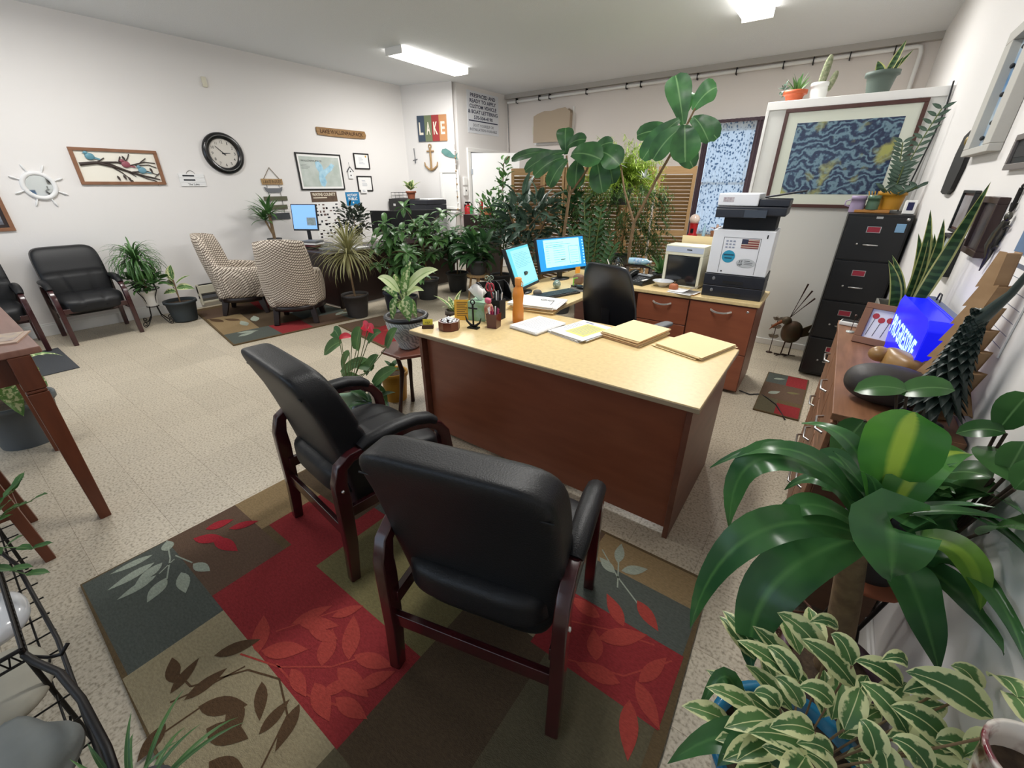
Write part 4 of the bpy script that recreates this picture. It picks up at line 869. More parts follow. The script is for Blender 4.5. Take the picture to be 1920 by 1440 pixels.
# asparagus fern, bright feathery mass
t = T('asparagus_fern', 'bright feathery asparagus fern hanging over the wooden shutters between the figs', 'potted plant', (-2.42, 5.78, 0))
mb = MB(); q = random.Random(11)
for i in range(240):
    a = q.uniform(0, 6.28); el = q.uniform(-.1, 1.25); ln = q.uniform(.3, .62); d = V((math.cos(a) * math.cos(el) * 1.2, math.sin(a) * math.cos(el) * .6, math.sin(el)))
    p = V((0, 0, 1.62)); st2 = [p.copy()]; n = 9
    for k in range(n):
        p = p + d * (ln / n); d = (d + V((0, 0, -.15))).normalized(); st2.append(p.copy())
    mb.tube(st2, .0015, 3)
    for k in range(2, n + 1):
        for s in range(6):
            v = V((q.gauss(0, 1), q.gauss(0, 1), q.gauss(0, .6))).normalized(); mb.leaf(st2[k], v, q.uniform(.04, .085), .011, .4, 'lance', n=2)
mb.build('fronds', leafmat('leaf_fern', 'plain', '86a53c', 'a9c253', 'bcd068'), t)
pot(t, .15, .26, M_darkpot, z=1.32)
MB().lathe([(.16, 0), (.16, .02), (.03, .04), (.03, 1.28), (.15, 1.30), (.15, 1.318)], 16).build('pedestal', M_rust, t)
t = T('hanging_fern', 'dark shaggy fern foliage hanging below the bright fern in front of the shutters', 'potted plant', (-2.15, 5.22, 0))
mb = MB(); q = random.Random(12)
for i in range(380):
    a = q.uniform(0, 6.28); r = q.random() ** .5; p = V((math.cos(a) * r * .5, math.sin(a) * r * .18, q.uniform(.72, 1.55))); d = V((math.cos(a), math.sin(a), q.uniform(-.5, .5))); st2 = [p.copy()]
    for k in range(5):
        p = p + d.normalized() * .045; d = d + V((0, 0, -.35)); st2.append(p.copy())
    for k in range(1, 6):
        for s in range(5): mb.leaf(st2[k], (q.gauss(0, 1), q.gauss(0, 1), q.gauss(0, .6) - .3), q.uniform(.035, .07), .012, .4, 'lance', n=2)
    mb.tube(st2, .0018, 3)
mb.build('fronds', leafmat('leaf_fern_dark', 'plain', '2f4a24', '466630', '5c7a40'), t); pot(t, .15, .26, M_darkpot, z=.5)
MB().lathe([(.14, 0), (.14, .02), (.04, .04), (.04, .46), (.14, .48), (.14, .498)], 16).build('pedestal', M_rust, t)

# --- bushy climbers in front of the left shutters
def bush(name, label, loc, parts, potspec=None, group=None, cat='potted plant', stems=None, smat=None):
    t = T(name, label, cat, loc, 0, group)
    for pn, c, rr, n, ln, wd, shape, droop, m, seed in parts:
        mb = MB(); cloud(mb, c, rr, n, ln, wd, shape, droop, seed=seed); mb.build(pn, LG[m], t)
    if stems:
        mb = MB()
        for pts, r in stems: mb.tube(pts, r, 6)
        mb.build('stems', smat or M_bark, t)
    if potspec: pot(t, *potspec)
    return t
bush('weeping_fig', 'bushy dark green weeping fig with small leaves left of the shutters', (-4.12, 5.35, 0), [('foliage', (0, 0, 1.0), (.42, .3, .42), 520, .085, .038, 'ovate', .6, 'dark', 21), ('lit_foliage', (-.05, -.1, 1.05), (.42, .3, .45), 260, .08, .036, 'ovate', .6, 'mid', 22)], (.16, .28, M_darkpot), stems=[([(0, 0, .2), (.02, 0, .6), (-.1, 0, 1.1)], .014), ([(0, 0, .2), (.06, 0, .7), (.15, 0, 1.2)], .012)])  # second set of leaves in lighter green, its colour standing for light on the crown
bush('pothos_vine', 'pothos vine with hanging heart-shaped leaves on the left end of the shutters', (-4.35, 5.75, 0), [('foliage', (0, 0, 1.5), (.12, .1, .42), 70, .12, .08, 'ovate', .9, 'mid', 23)], (.13, .24, M_darkpot, .1, .9), stems=[([(0, 0, 1.1), (-.02, 0, 1.5), (.0, 0, 1.85), (.1, 0, 1.95)], .008), ([(0, 0, 1.1), (.1, 0, 1.4), (.6, 0, 1.65)], .007), ([(0, 0, 1.1), (.2, 0, 1.5), (.75, 0, 1.55)], .007)], smat=mat('vine_brown', '6b4530', rough=.8))
bush('long_leaf_plant', 'grey-green plant with long hanging leaves behind the two desk screens', (-3.42, 5.02, 0), [('foliage', (0, 0, 1.15), (.5, .2, .32), 130, .26, .075, 'lance', 1.3, 'grey', 25), ('lower_foliage', (-.05, -.05, .85), (.6, .2, .2), 220, .14, .045, 'lance', .9, 'grey', 26)], (.18, .3, M_darkpot), stems=[([(0, 0, .2), (-.1, 0, .8), (-.3, 0, 1.25)], .012), ([(0, 0, .2), (.15, 0, .8), (.35, 0, 1.25)], .012), ([(-.4, 0, .9), (0, -.02, 1.0), (.3, 0, 1.3)], .008)])
bush('dark_climber', 'dense dark climber filling the middle of the shutters below the figs', (-3.05, 5.62, 0), [('foliage', (0, 0, 1.1), (.55, .18, .45), 420, .11, .05, 'ovate', .8, 'dark', 27)], (.16, .3, M_darkpot), stems=[([(0, 0, .2), (.02, 0, 1.3)], .014)])
t = T('zz_plant', 'dark ZZ plant with stiff feathered stems just right of the larger desk screen', 'potted plant', (-2.2, 4.55, 0))
mb = MB(); sb = MB()
for dx, dy, dz in ((-.12, 0, 1.38), (.1, -.02, 1.3), (.22, 0, 1.05), (-.25, 0, 1.1), (.0, -.06, 1.15), (.3, -.04, .95)):
    p = bez((dx * .2, 0, .3), (dx * .5, dy, dz * .6), (dx, dy, dz), 16); sb.tube(p, .006, 5)
    for c in p[7:]:
        for s in (-1, 1): mb.leaf(c, (s * .8, -.2, .6), .10, .035, .3, 'ovate', n=4, up=(0, -1, .3))
mb.build('leaflets', LG['dark'], t); sb.build('stems', M_stem, t); pot(t, .16, .32, M_darkpot)
t = T('bromeliad_star', 'silvery star-shaped tillandsia bloom perched between the figs', 'air plant', (-2.07, 4.75, 1.76)); mb = MB(); rosette(mb, (0, 0, 0), 14, .15, .03, -10, 80, .3, 'lance', seed=9); mb.build('leaves', LG['silver'], t)
t = T('bromeliad_star', 'smaller silvery air plant lower on the stem of the taller fig', 'air plant', (-1.72, 4.70, 1.62)); mb = MB(); rosette(mb, (0, 0, 0), 12, .10, .02, -10, 80, .3, 'lance', seed=10); mb.build('leaves', LG['silver'], t)
# --- peace lily group on the floor left of the desk
bush('peace_lily', 'dark drooping peace lily on a wooden stool beside the extinguisher wall', (-4.0, 4.65, 0), [('foliage', (0, 0, .72), (.20, .2, .16), 70, .26, .09, 'lance', 1.7, 'dark', 31), ('lit_leaves', (-.1, 0, .8), (.2, .15, .08), 14, .2, .07, 'lance', 1.3, 'mid', 32)], (.14, .2, M_darkpot, .1, .40), stems=None)  # upper leaves use a paler green, the lit look put into their colour
t = T('wooden_stool', 'small wooden stool carrying the dark peace lily', 'stool', (-4.0, 4.65, 0)); MB().lathe([(.16, .37), (.165, .385), (.16, .40)], 20).build('seat', M_rust, t)
for k in range(4): MB().tube([(.10 * math.cos(k * 1.571 + .8), .10 * math.sin(k * 1.571 + .8), .37), (.15 * math.cos(k * 1.571 + .8), .15 * math.sin(k * 1.571 + .8), 0)], .016, 8).build('leg', M_rust, t)
# --- pots in front of the dark desk
t = T('dragon_tree', 'dragon tree with a straw-coloured drooping mop of thin leaves in a dark brown pot', 'potted plant', (-4.78, 3.12, 0))
mb = MB(); rosette(mb, (.0, 0, .80), 190, .48, .015, -30, 85, 1.6, 'strap', seed=41, nseg=7); mb.build('foliage', LG['straw'], t)
MB().tube([(0, 0, .2), (-.02, 0, .5), (.01, 0, .8)], [.014, .012, .012], 8).build('trunk', M_straw if 0 else M_bark, t); pot(t, .165, .30, mat('brown_black_pot', '2f2b2a', rough=.6), rb=.12, rim=.005)
def money(label, loc, spots, potm, pr, ph, seed, trunk, m='mid'):
    t = T('money_tree', label, 'potted plant', loc); mb = MB(); sb = MB(); q = random.Random(seed)
    for i, (x, y, z) in enumerate(spots): palmate(mb, V((x, y, z)), q.choice((5, 6, 7)), .19, .075, 1.35, seed + i); sb.tube(bez(V(trunk[-1]), (V(trunk[-1]) + V((x, y, z))) / 2 + V((0, 0, .06)), V((x, y, z)), 5), .003, 5)
    mb.build('foliage', LG[m], t); sb.tube(trunk, .010, 7); sb.build('stems', M_bark, t); pot(t, pr, ph, potm); return t
q = random.Random(5)
def spots(c, r, n): return [(c[0] + q.gauss(0, r[0]), c[1] + q.gauss(0, r[1]), c[2] + q.gauss(0, r[2])) for _ in range(n)]
M_slate = mat('slate_blue_pot', '2f3444', rough=.5)
money('money tree with hand-shaped leaves and a thin bare stem in a small slate blue pot', (-4.66, 3.62, 0), spots((.12, 0, .86), (.16, .08, .13), 22), M_slate, .12, .25, 51, [(0, 0, .2), (.03, 0, .4), (-.01, 0, .6), (.05, 0, .75)])
money('light green umbrella plant on a thick upright stem before the dark desk', (-4.75, 4.35, 0), spots((.0, 0, .95), (.16, .08, .17), 30), M_darkpot, .17, .30, 61, [(0, 0, .25), (.0, 0, .6), (-.02, 0, .85)])
money('dark-leaved umbrella plant in a dark pot right of the light green one', (-4.72, 4.98, 0), spots((.0, 0, .78), (.16, .1, .15), 28), M_darkpot, .17, .30, 71, [(0, 0, .25), (.02, 0, .5), (-.02, 0, .7)], 'dark')
money('low hand-leaved plant nearest the patterned planter, behind its pale leaves', (-4.35, 3.62, 0), spots((.0, 0, .62), (.12, .08, .12), 20), M_darkpot, .12, .24, 81, [(0, 0, .2), (.0, 0, .4), (.0, 0, .55)])
# --- dieffenbachia in patterned planter on a hexagonal stand
HX = (-2.24, 1.83)
t = T('hexagon_stand', 'small six-sided reddish wooden plant stand at the left end of the light desk', 'plant stand', (HX[0], HX[1], 0))
mb = MB(); mb.lathe([(.19, .49), (.2, .495), (.2, .51), (.19, .515)], 6, sm=False); mb.build('top', mat('red_stand_wood', '7d4a3a', rough=.4, noise=8, col2='643628'), t)
for k in range(3):
    a = k * 2.094 + .5; MB().tube([(.12 * math.cos(a), .12 * math.sin(a), .49), (.09 * math.cos(a), .09 * math.sin(a), .36), (.12 * math.cos(a), .12 * math.sin(a), .2), (.16 * math.cos(a), .16 * math.sin(a), 0)], [.014, .018, .012, .016], 8).build('leg', mat('dark_turned_wood', '3c241c', rough=.4), t)
t = T('dieffenbachia', 'dieffenbachia with pale green blotched leaves in a grey and white carved planter with dark rim', 'potted plant', (HX[0], HX[1], .516)); o0 = V((HX[0], HX[1], .516))
for i, (a, c, w) in enumerate(D_dief):
    A, Cc = V(a) - o0, V(c) - o0; mb = MB(); bleaf(mb, A, (A + Cc) / 2 + V((0, 0, .035)), Cc, w * .85, 'ovate', 0, 12, .12, V((.4, -1, .8)), wav=.01); mb.build('leaf', leafmat('leaf_pale_cream', 'center', 'c3d596', 'dbe5b2', '8fae62', .1) if i in (1, 2, 3) else LG['blotch'], t)
mb = MB()
for a, c, w in D_dief: mb.tube(bez((0, 0, .2), (0, 0, .32), V(a) - o0, 5), .006, 6)
mb.build('stems', M_stem, t)
def carved():
    m = mat('carved_grey_glaze', 'd0d3d2', rough=.45); nt = m.node_tree; L = nt.links; N = nt.nodes.new; b = nt.nodes['Principled BSDF']
    tc = [n for n in nt.nodes if n.type == 'TEX_COORD'][0]; w = N('ShaderNodeTexWave'); w.bands_direction = 'DIAGONAL'; w.inputs['Scale'].default_value = 20; w.inputs['Distortion'].default_value = 14; w.inputs['Detail Scale'].default_value = .6
    L.new(tc.outputs['Object'], w.inputs[0]); r = N('ShaderNodeValToRGB'); r.color_ramp.elements[0].position = .3; r.color_ramp.elements[0].color = lin('9ba1a2'); r.color_ramp.elements[1].position = .5; r.color_ramp.elements[1].color = lin('d4d6d4')
    L.new(w.outputs['Fac'], r.inputs[0]); L.new(r.outputs[0], b.inputs['Base Color']); bp = N('ShaderNodeBump'); bp.inputs['Strength'].default_value = .5; bp.inputs['Distance'].default_value = .004; L.new(w.outputs['Fac'], bp.inputs['Height']); L.new(bp.outputs[0], b.inputs['Normal']); return m
MB().lathe([(.062, 0), (.075, .012), (.072, .03), (.105, .09), (.135, .15), (.142, .19), (.138, .22)], 40).build('pot', carved(), t)
MB().lathe([(.138, .205), (.15, .215), (.153, .23), (.145, .24), (.125, .24), (.12, .22)], 40).build('rim', mat('dark_rim', '2c2c2e', rough=.35), t); MB().lathe([(0, .225), (.122, .222)], 24).build('soil', M_soil, t)
# small pot beside it with a striped plant
t = T('striped_seedling', 'small plant with striped arching leaves in a taupe clay pot at the desk corner', 'potted plant', (-2.06, 2.12, .60)); mb = MB(); rosette(mb, (0, 0, .13), 9, .17, .04, 30, 80, .8, 'lance', seed=91); mb.build('leaves', LG['varieg'], t); pot(t, .062, .15, mat('taupe_clay', '6e6259', rough=.8), rb=.047, rim=.006)
t = T('dark_pedestal', 'dark square pedestal table under the taupe clay pot', 'plant stand', (-2.06, 2.12, 0)); MB().b2(-.075, .075, -.09, .09, .575, .599).build('top', M_blackmatte, t); MB().tube([(0, 0, .0), (0, 0, .57)], .022, 10).build('column', M_blackmatte, t); MB().b2(-.07, .07, -.08, .08, 0, .02).build('base', M_blackmatte, t)
# anthurium
t = T('anthurium', 'red-flowering anthurium with heart-shaped leaves in a pale green pot by the guest chair', 'potted plant', (-2.62, 1.52, 0)); o0 = V((-2.62, 1.52, 0)); sb = MB()
for a, c, w, m in D_anth:
    A, Cc = V(a) - o0, V(c) - o0; mb = MB(); bleaf(mb, A, (A + Cc) / 2 + V((0, 0, .02)), Cc, w * 1.15, 'heart' if not m else 'round', 0, 8, .14, V((.4, -1, .7))); mb.build('leaf' if not m else 'flower', LG['mid'] if not m else mat('red_spathe', 'd3263a', rough=.3), t)
    sb.tube(bez((.02, 0, .2), (.02 + A.x * .4, A.y * .3, .32), A, 6), .003, 5)
sb.build('stems', M_stem, t); pot(t, .13, .22, mat('sage_green_pot', '8aa58a', rough=.5))
t = T('rubber_plant', 'low rubber plant with broad dark leaves in a grey-blue bowl beside the guest chair', 'potted plant', (-2.46, 1.60 - .02, 0)); mb = MB(); rosette(mb, (0, 0, .16), 9, .17, .08, 15, 60, .7, 'ovate', seed=93); mb.build('leaves', LG['dark'], t); pot(t, .115, .13, mat('grey_blue_bowl', '8490a0', rough=.35), rb=.08)
bpy.data.objects[t.name].location = (-2.36, 1.52, 0)
t = T('jade_seedling', 'tiny dark-leaved seedling in a wide mustard yellow pot under the hexagonal stand', 'potted plant', (-2.44, 1.84, 0)); mb = MB(); rosette(mb, (0, 0, .26), 6, .09, .04, 20, 70, .6, 'ovate', seed=94); mb.build('leaves', LG['dark'], t); pot(t, .105, .24, mat('mustard_pot'), rb=.08, rim=.006)
bpy.data.objects[t.name].location = (-2.52, 1.87, 0)
# --- left wall: wire stand plants, rubber plant, dracaena
t = T('wire_flower_stand', 'black wire plant stand with scroll feet by the left wall', 'plant stand', (-6.55, 1.47, 0)); mb = MB()
for k in range(4):
    M = TM(rz=k * 90 + 30); mb.tube([(.05, 0, .22), (.07, 0, .1), (.14, 0, .02), (.17, 0, .008)], .006, 6, M=M); scroll(mb, (.175, 0, .038), .032, -1.57, 1.3, .005, M=M)
    mb.tube([(.05, 0, .22), (.08, 0, .34), (.13, 0, .42), (.11, 0, .50)], .005, 6, M=M)
for z, r in ((.22, .06), (.43, .125), (.5, .11)): mb.tube([(r * math.cos(i * .349), r * math.sin(i * .349), z) for i in range(19)], .005, 6)
mb.build('wire_frame', M_iron, t)
t = T('ponytail_plant', 'curly mop of thin green leaves in a white pot on the black wire stand', 'potted plant', (-6.55, 1.47, .229)); mb = MB(); rosette(mb, (0, 0, .52), 170, .36, .018, -25, 85, 2.8, 'strap', seed=95, nseg=8); mb.build('foliage', LG['mid'], t)
mb = MB(); cloud(mb, (0, 0, .30), (.2, .16, .10), 130, .11, .055, seed=96); mb.build('lower_foliage', LG['mid'], t); MB().tube([(0, 0, .2), (0, 0, .52)], .014, 7).build('stem', M_bark, t)
pot(t, .088, .19, M_white, rb=.06, rim=.003)
t = T('rubber_tree', 'young rubber tree with a few oval leaves in a charcoal pot by the left wall', 'potted plant', (-6.42, 1.72, .014)); mb = MB()
for a, b, w in (((.02, 0, .5), (.05, .02, .68), .10), ((0, 0, .48), (-.22, .05, .62), .09), ((.05, 0, .45), (.25, .12, .56), .03), ((.03, 0, .4), (.26, .12, .40), .09), ((0, 0, .42), (-.25, .0, .45), .08), ((0, 0, .35), (-.15, -.1, .32), .07)): bleaf(mb, a, (V(a) + V(b)) / 2 + V((0, 0, .02)), b, w, 'ovate', 0, 8, .15, (.6, -.8, .8))
mb.build('leaves', LG['varieg'], t); MB().tube([(0, 0, .2), (.02, 0, .5)], .008, 7).tube([(0, 0, .3), (-.12, 0, .5)], .005, 6).build('stem', M_bark, t); pot(t, .165, .25, mat('charcoal_pot', '2e363a', rough=.6))
t = T('dracaena', 'bright green dracaena on two thick canes on the dark desk by the left wall', 'potted plant', (-6.80, 3.24, .7505)); t['clampmin'] = XL + .008; mb = MB(); rosette(mb, (.0, 0, .42), 24, .34, .05, 5, 80, 1.0, 'lance', seed=97); rosette(mb, (-.06, -.05, .34), 16, .28, .045, 0, 70, 1.0, 'lance', seed=98); mb.build('foliage', LG['mid'], t)
MB().tube([(0, 0, .04), (.01, 0, .42)], .022, 10).tube([(.0, 0, .12), (-.05, -.05, .34)], .014, 8).build('cane', M_bark, t); pot(t, .09, .09, M_darkpot)
t = T('hanging_leaf_plant', 'dark bushy plant in a square cream pot on the dark desk', 'potted plant', (-5.62, 3.85, .75)); mb = MB(); cloud(mb, (0, 0, .36), (.24, .2, .2), 230, .085, .045, seed=99); mb.build('foliage', leafmat('leaf_smoky', 'plain', '2c342c', '40493e', '55604e'), t); pot(t, .085, .15, M_cream, rb=.07, sq=True, rim=.0)
MB().tube([(0, 0, .1), (0, 0, .4)], .006, 6).build('stem', M_bark, t)
# --- left edge under the table and bottom edge
t = T('dumb_cane', 'pale green spotted dumb cane in a grey pot on the floor under the tall table', 'potted plant', (-4.05, .02, 0)); mb = MB(); rosette(mb, (0, 0, .46), 12, .34, .11, 0, 60, 1.5, 'ovate', seed=101); mb.build('leaves', LG['blotch'], t); MB().tube([(0, 0, .2), (0, 0, .48)], .02, 8).build('stem', M_stem, t); pot(t, .19, .30, mat('grey_tub', '54595c', rough=.6))
t = T('spider_plant', 'spider plant with thin arching leaves cut off by the bottom picture edge', 'potted plant', (-.925, -.15, 0)); mb = MB(); rosette(mb, (0, 0, .30), 26, .23, .011, 0, 80, 1.3, 'strap', seed=102, nseg=9); mb.build('foliage', LG['mid'], t); pot(t, .07, .14, M_darkpot, z=.17, rb=.05)
MB().b2(-.09, .09, -.09, .09, 0, .169).build('block', M_rust, t)
# ================================================================ louvred shutters and window dressing
sc = T('louvred_screen', 'folding pine louvred shutters standing across the room behind the plants', 'room divider', (-3.1, 6.4, 0))
zz = [(-4.44, 6.08), (-3.96, 6.30), (-3.48, 6.14), (-3.0, 6.40), (-2.55, 6.36), (-2.30, 6.70)]
zz2 = [(-2.27, 6.72), (-1.78, 6.92)]
def shutter(a, b, par):
    d = V((b[0] - a[0], b[1] - a[1], 0)); ln = d.length - .008; M = TM((a[0] + 3.1, a[1] - 6.4, 0), 0, 0, math.degrees(math.atan2(d.y, d.x)))
    mb = MB()
    for x in (0, ln - .045): mb.b2(x, x + .045, -.014, .014, 0, 1.8, M)
    for z0, z1 in ((0, .12), (.86, .94), (1.70, 1.8)): mb.b2(.045, ln - .045, -.012, .012, z0, z1, M)
    f = mb.build('shutter_frame', M_pine, par); mb = MB()
    for z0, z1 in ((.13, .85), (.95, 1.69)):
        n = 15
        for i in range(n): mb.box((0, 0, 0), (ln - .09, .004, .052), M @ TM((ln / 2, 0, z0 + (i + .5) * (z1 - z0) / n), 38))
    mb.build('louvres', M_pine, f)
for i in range(5): shutter(zz[i], zz[i + 1], sc)
shutter(*zz2, sc)
def lace():
    m = bpy.data.materials.new('lace_curtain'); m.use_nodes = True; nt = m.node_tree; L = nt.links; N = nt.nodes.new; out = nt.nodes['Material Output']
    d = nt.nodes['Principled BSDF']; d.inputs['Base Color'].default_value = lin('dfe8ee'); d.inputs['Roughness'].default_value = .9
    tr = N('ShaderNodeBsdfTranslucent'); tp = N('ShaderNodeBsdfTransparent'); m1 = N('ShaderNodeMixShader'); m2 = N('ShaderNodeMixShader')
    tc = N('ShaderNodeTexCoord'); v = N('ShaderNodeTexVoronoi'); v.inputs['Scale'].default_value = 26; mp = N('ShaderNodeMapping'); mp.inputs['Scale'].default_value = (1, 1, .8); mp.inputs['Rotation'].default_value = (0, .6, 0)
    n = N('ShaderNodeTexNoise'); n.inputs['Scale'].default_value = 40; L.new(tc.outputs['Object'], mp.inputs[0]); L.new(mp.outputs[0], v.inputs[0]); L.new(tc.outputs['Object'], n.inputs[0])
    s = N('ShaderNodeMath'); s.operation = 'SUBTRACT'; L.new(v.outputs['Distance'], s.inputs[0]); L.new(n.outputs['Fac'], s.inputs[1])
    r = N('ShaderNodeMapRange'); r.inputs[1].default_value = -.22; r.inputs[2].default_value = -.08; L.new(s.outputs[0], r.inputs[0])
    mx = N('ShaderNodeMix'); mx.data_type = 'RGBA'; mx.inputs[6].default_value = lin('6c86a4'); mx.inputs[7].default_value = lin('e2ecf4'); L.new(r.outputs[0], mx.inputs[0])
    L.new(mx.outputs[2], tr.inputs[0]); L.new(mx.outputs[2], d.inputs['Base Color'])
    m1.inputs[0].default_value = .72; L.new(d.outputs[0], m1.inputs[1]); L.new(tr.outputs[0], m1.inputs[2])
    mm = N('ShaderNodeMath'); mm.operation = 'MULTIPLY'; mm.inputs[1].default_value = .22; L.new(r.outputs[0], mm.inputs[0]); L.new(mm.outputs[0], m2.inputs[0])
    L.new(m1.outputs[0], m2.inputs[1]); L.new(tp.outputs[0], m2.inputs[2]); L.new(m2.outputs[0], out.inputs[0]); return m
def drape(x0, x1, y, z0, z1, amp, waves, n=60):
    vs = []; 
    for i in range(n + 1):
        x = x0 + (x1 - x0) * i / n; yy = y + amp * math.sin(i / n * waves * 6.283)
        vs += [(x, yy, z0), (x, yy, (z0 + z1) / 2), (x, yy * 1, z1)]
    fs = [(3 * i + j, 3 * (i + 1) + j, 3 * (i + 1) + j + 1, 3 * i + j + 1) for i in range(n) for j in range(2)]
    return MB().add(vs, fs, 0, True)
cu = T('window_curtain', 'pale lace curtain with a leaf pattern between dark purple drapes on the back window', 'curtain', (-1.65, 8.0, 0))
drape(-.31, .33, 0, .80, 2.42, .018, 7).build('lace_panel', lace(), cu)
M_drape = mat('plum_drape', '54464e', rough=.9, noise=20, col2='5c4b54')
drape(-.40, -.31, -.03, .7, 2.42, .015, 3, 24).build('drape', M_drape, cu); drape(.33, .52, -.03, .7, 2.42, .02, 4, 24).build('drape', M_drape, cu)
drape(-.40, .52, -.05, 2.415, 2.46, .01, 14, 80).build('ruffle', M_drape, cu)
MB().tube([(-.5, 0, 2.43), (.56, 0, 2.43)], .008, 8).build('rod', M_iron, cu)
for x in (-.5, .56): MB().tube([(x, 0, 2.43), (x, .08, 2.43)], .006, 6).build('rod_bracket', M_iron, cu)

# ================================================================ things on the walls
WL = {'L': (90, lambda u, z: (XL, u, z)), 'R': (-90, lambda u, z: (XR, u, z)), 'B': (0, lambda u, z: (u, YB, z)), 'J': (JA, lambda u, z: (u, 6.174 + (u - XL) * math.tan(R(JA)), z)), 'S': (90, lambda u, z: (JX, u, z)), 'P': (0, lambda u, z: (u, PY, z))}
def TW(name, label, cat, wall, u, z, group=None):
    rz, f = WL[wall]; return T(name, label, cat, f(u, z), rz, group)
def framed(t, w, h, fw, fm, inner, d=.02, matw=0, matm=None):
    mb = MB()
    for x0, x1, z0, z1 in ((-w / 2, w / 2, h / 2 - fw, h / 2), (-w / 2, w / 2, -h / 2, -h / 2 + fw), (-w / 2, -w / 2 + fw, -h / 2 + fw, h / 2 - fw), (w / 2 - fw, w / 2, -h / 2 + fw, h / 2 - fw)): mb.b2(x0, x1, -d, -.001, z0, z1)
    mb.build('frame', fm, t, bevel=.002)
    if matw: MB().b2(-w / 2 + fw, w / 2 - fw, -d * .55, -.001, -h / 2 + fw, h / 2 - fw).build('mount', matm, t)
    k = fw + matw; return MB().b2(-w / 2 + k, w / 2 - k, -d * .6 - .0005, -.001, -h / 2 + k, h / 2 - k).build('picture', inner, t)
def lines(mb, w, n, z0, dz, y, mi=0, seed=1, hh=.006, x0=None):
    q = random.Random(seed)
    for i in range(n):
        a = -w / 2 if x0 is None else x0; b = a + w * q.uniform(.55, 1); mb.b2(a, b, y - .0004, y, z0 - i * dz - hh / 2, z0 - i * dz + hh / 2, mi=mi)
def circ(r, n=24, cx=0, cz=0, sx=1): return [(cx + r * sx * math.cos(6.2832 * i / n), cz + r * math.sin(6.2832 * i / n)) for i in range(n)]
M_ink = mat('dark_ink', '23262b', rough=.8); M_mirror = mat('mirror_glass', 'dfe8ea', rough=.02, metal=1); M_frameblk = mat('black_frame', '141416', rough=.4); M_frameoak = mat('oak_frame', '8f6448', rough=.5, noise=9, col2='7a5239')
M_whitewash = mat('white_wood', 'e6e6e6', rough=.5)
# ship wheel mirror
t = TW('ship_wheel_mirror', "round white ship's wheel mirror with eight spokes on the left wall", 'mirror', 'L', 1.01, 1.56)
MB().lathe([(.098, 0), (.105, .018), (.138, .022), (.142, .0)], 36, M=TM((0, 0, 0), 90)).build('wheel_rim', M_whitewash, t); MB().lathe([(0, .008), (.10, .008)], 36, M=TM((0, 0, 0), 90)).build('mirror_glass', M_mirror, t)
for k in range(8):
    a = k * math.pi / 4 + .35; c, s = math.cos(a), math.sin(a); MB().tube([(.14 * c, -.012, .14 * s), (.16 * c, -.012, .16 * s), (.175 * c, -.012, .175 * s), (.2 * c, -.012, .2 * s), (.215 * c, -.012, .215 * s)], [.008, .006, .011, .009, .005], 8).build('spoke', M_whitewash, t)
# birds on a branch
t = TW('bird_wall_art', 'long wooden-framed relief of three birds on a dark branch, on the left wall', 'wall art', 'L', 1.75, 1.757)
W_, H_ = .80, .375
mb = MB()
for x0, x1, z0, z1 in ((-.4, .4, .155, .187), (-.4, .4, -.187, -.155), (-.4, -.365, -.155, .155), (.365, .4, -.155, .155)): mb.b2(x0, x1, -.025, -.001, z0, z1)
mb.build('frame', M_frameoak, t, bevel=.002); MB().b2(-.365, .365, -.006, -.001, -.155, .155).build('backing', mat('ivory_board', 'ece8dc', rough=.8), t)
mb = MB(); br = mat('dark_branch', '3b302c', rough=.6)
for p, r in (([(-.35, .02), (-.2, .04), (-.05, .0), (.1, -.06), (.2, -.09), (.35, -.13)], [.02, .016, .013, .012, .01, .006]), ([(-.18, .04), (-.02, .05), (.1, .02), (.25, .06), (.35, .05)], [.012, .009, .007, .006, .005]), ([(-.1, .02), (.0, -.06), (.05, -.12)], [.008, .006, .004]), ([(-.2, .04), (-.12, .09)], [.007, .005]), ([(.1, -.05), (.25, -.04), (.35, -.08)], [.008, .006, .004]), ([(.18, -.08), (.3, -.11), (.36, -.06)], .004), ([(.0, .05), (.03, .11)], .006), ([(.12, -.07), (.22, -.12), (.3, -.145)], .005), ([(.15, .02), (.28, .03), (.35, .0)], .005), ([(-.12, .045), (.02, -.02), (.12, -.1)], [.009, .006, .004]), ([(.2, .05), (.27, .1)], .005), ([(.05, .04), (.1, .1), (.12, .14)], .005)):
    mb.tube([(x, -.016, z) for x, z in p], r, 6)
for x, z in ((.04, -.1), (.0, -.08), (-.06, -.09), (.06, -.13), (.3, -.14), (.05, .12), (.28, .0)): mb.leaf((x, -.02, z), (.3, 0, -1), .06, .025, 0, 'ovate', n=4, up=(0, -1, 0))
mb.build('branch', br, t)
for x, z, m in ((-.24, .10, '5f93a4'), (.06, .03, '93505c'), (.2, -.03, '6a96a8')):
    b = MB(); b.ball((x, -.02, z), (.042, .012, .036)); b.ball((x - .026, -.022, z + .036), (.02, .01, .018)); b.prism([(x + .03, z), (x + .085, z - .02), (x + .08, z - .035), (x + .02, z - .02)], .006, TM((0, -.014, 0))); b.prism([(x - .044, z + .038), (x - .058, z + .033), (x - .044, z + .030)], .004, TM((0, -.018, 0))); b.build('bird', mat('bird_' + m, m, rough=.4), t)
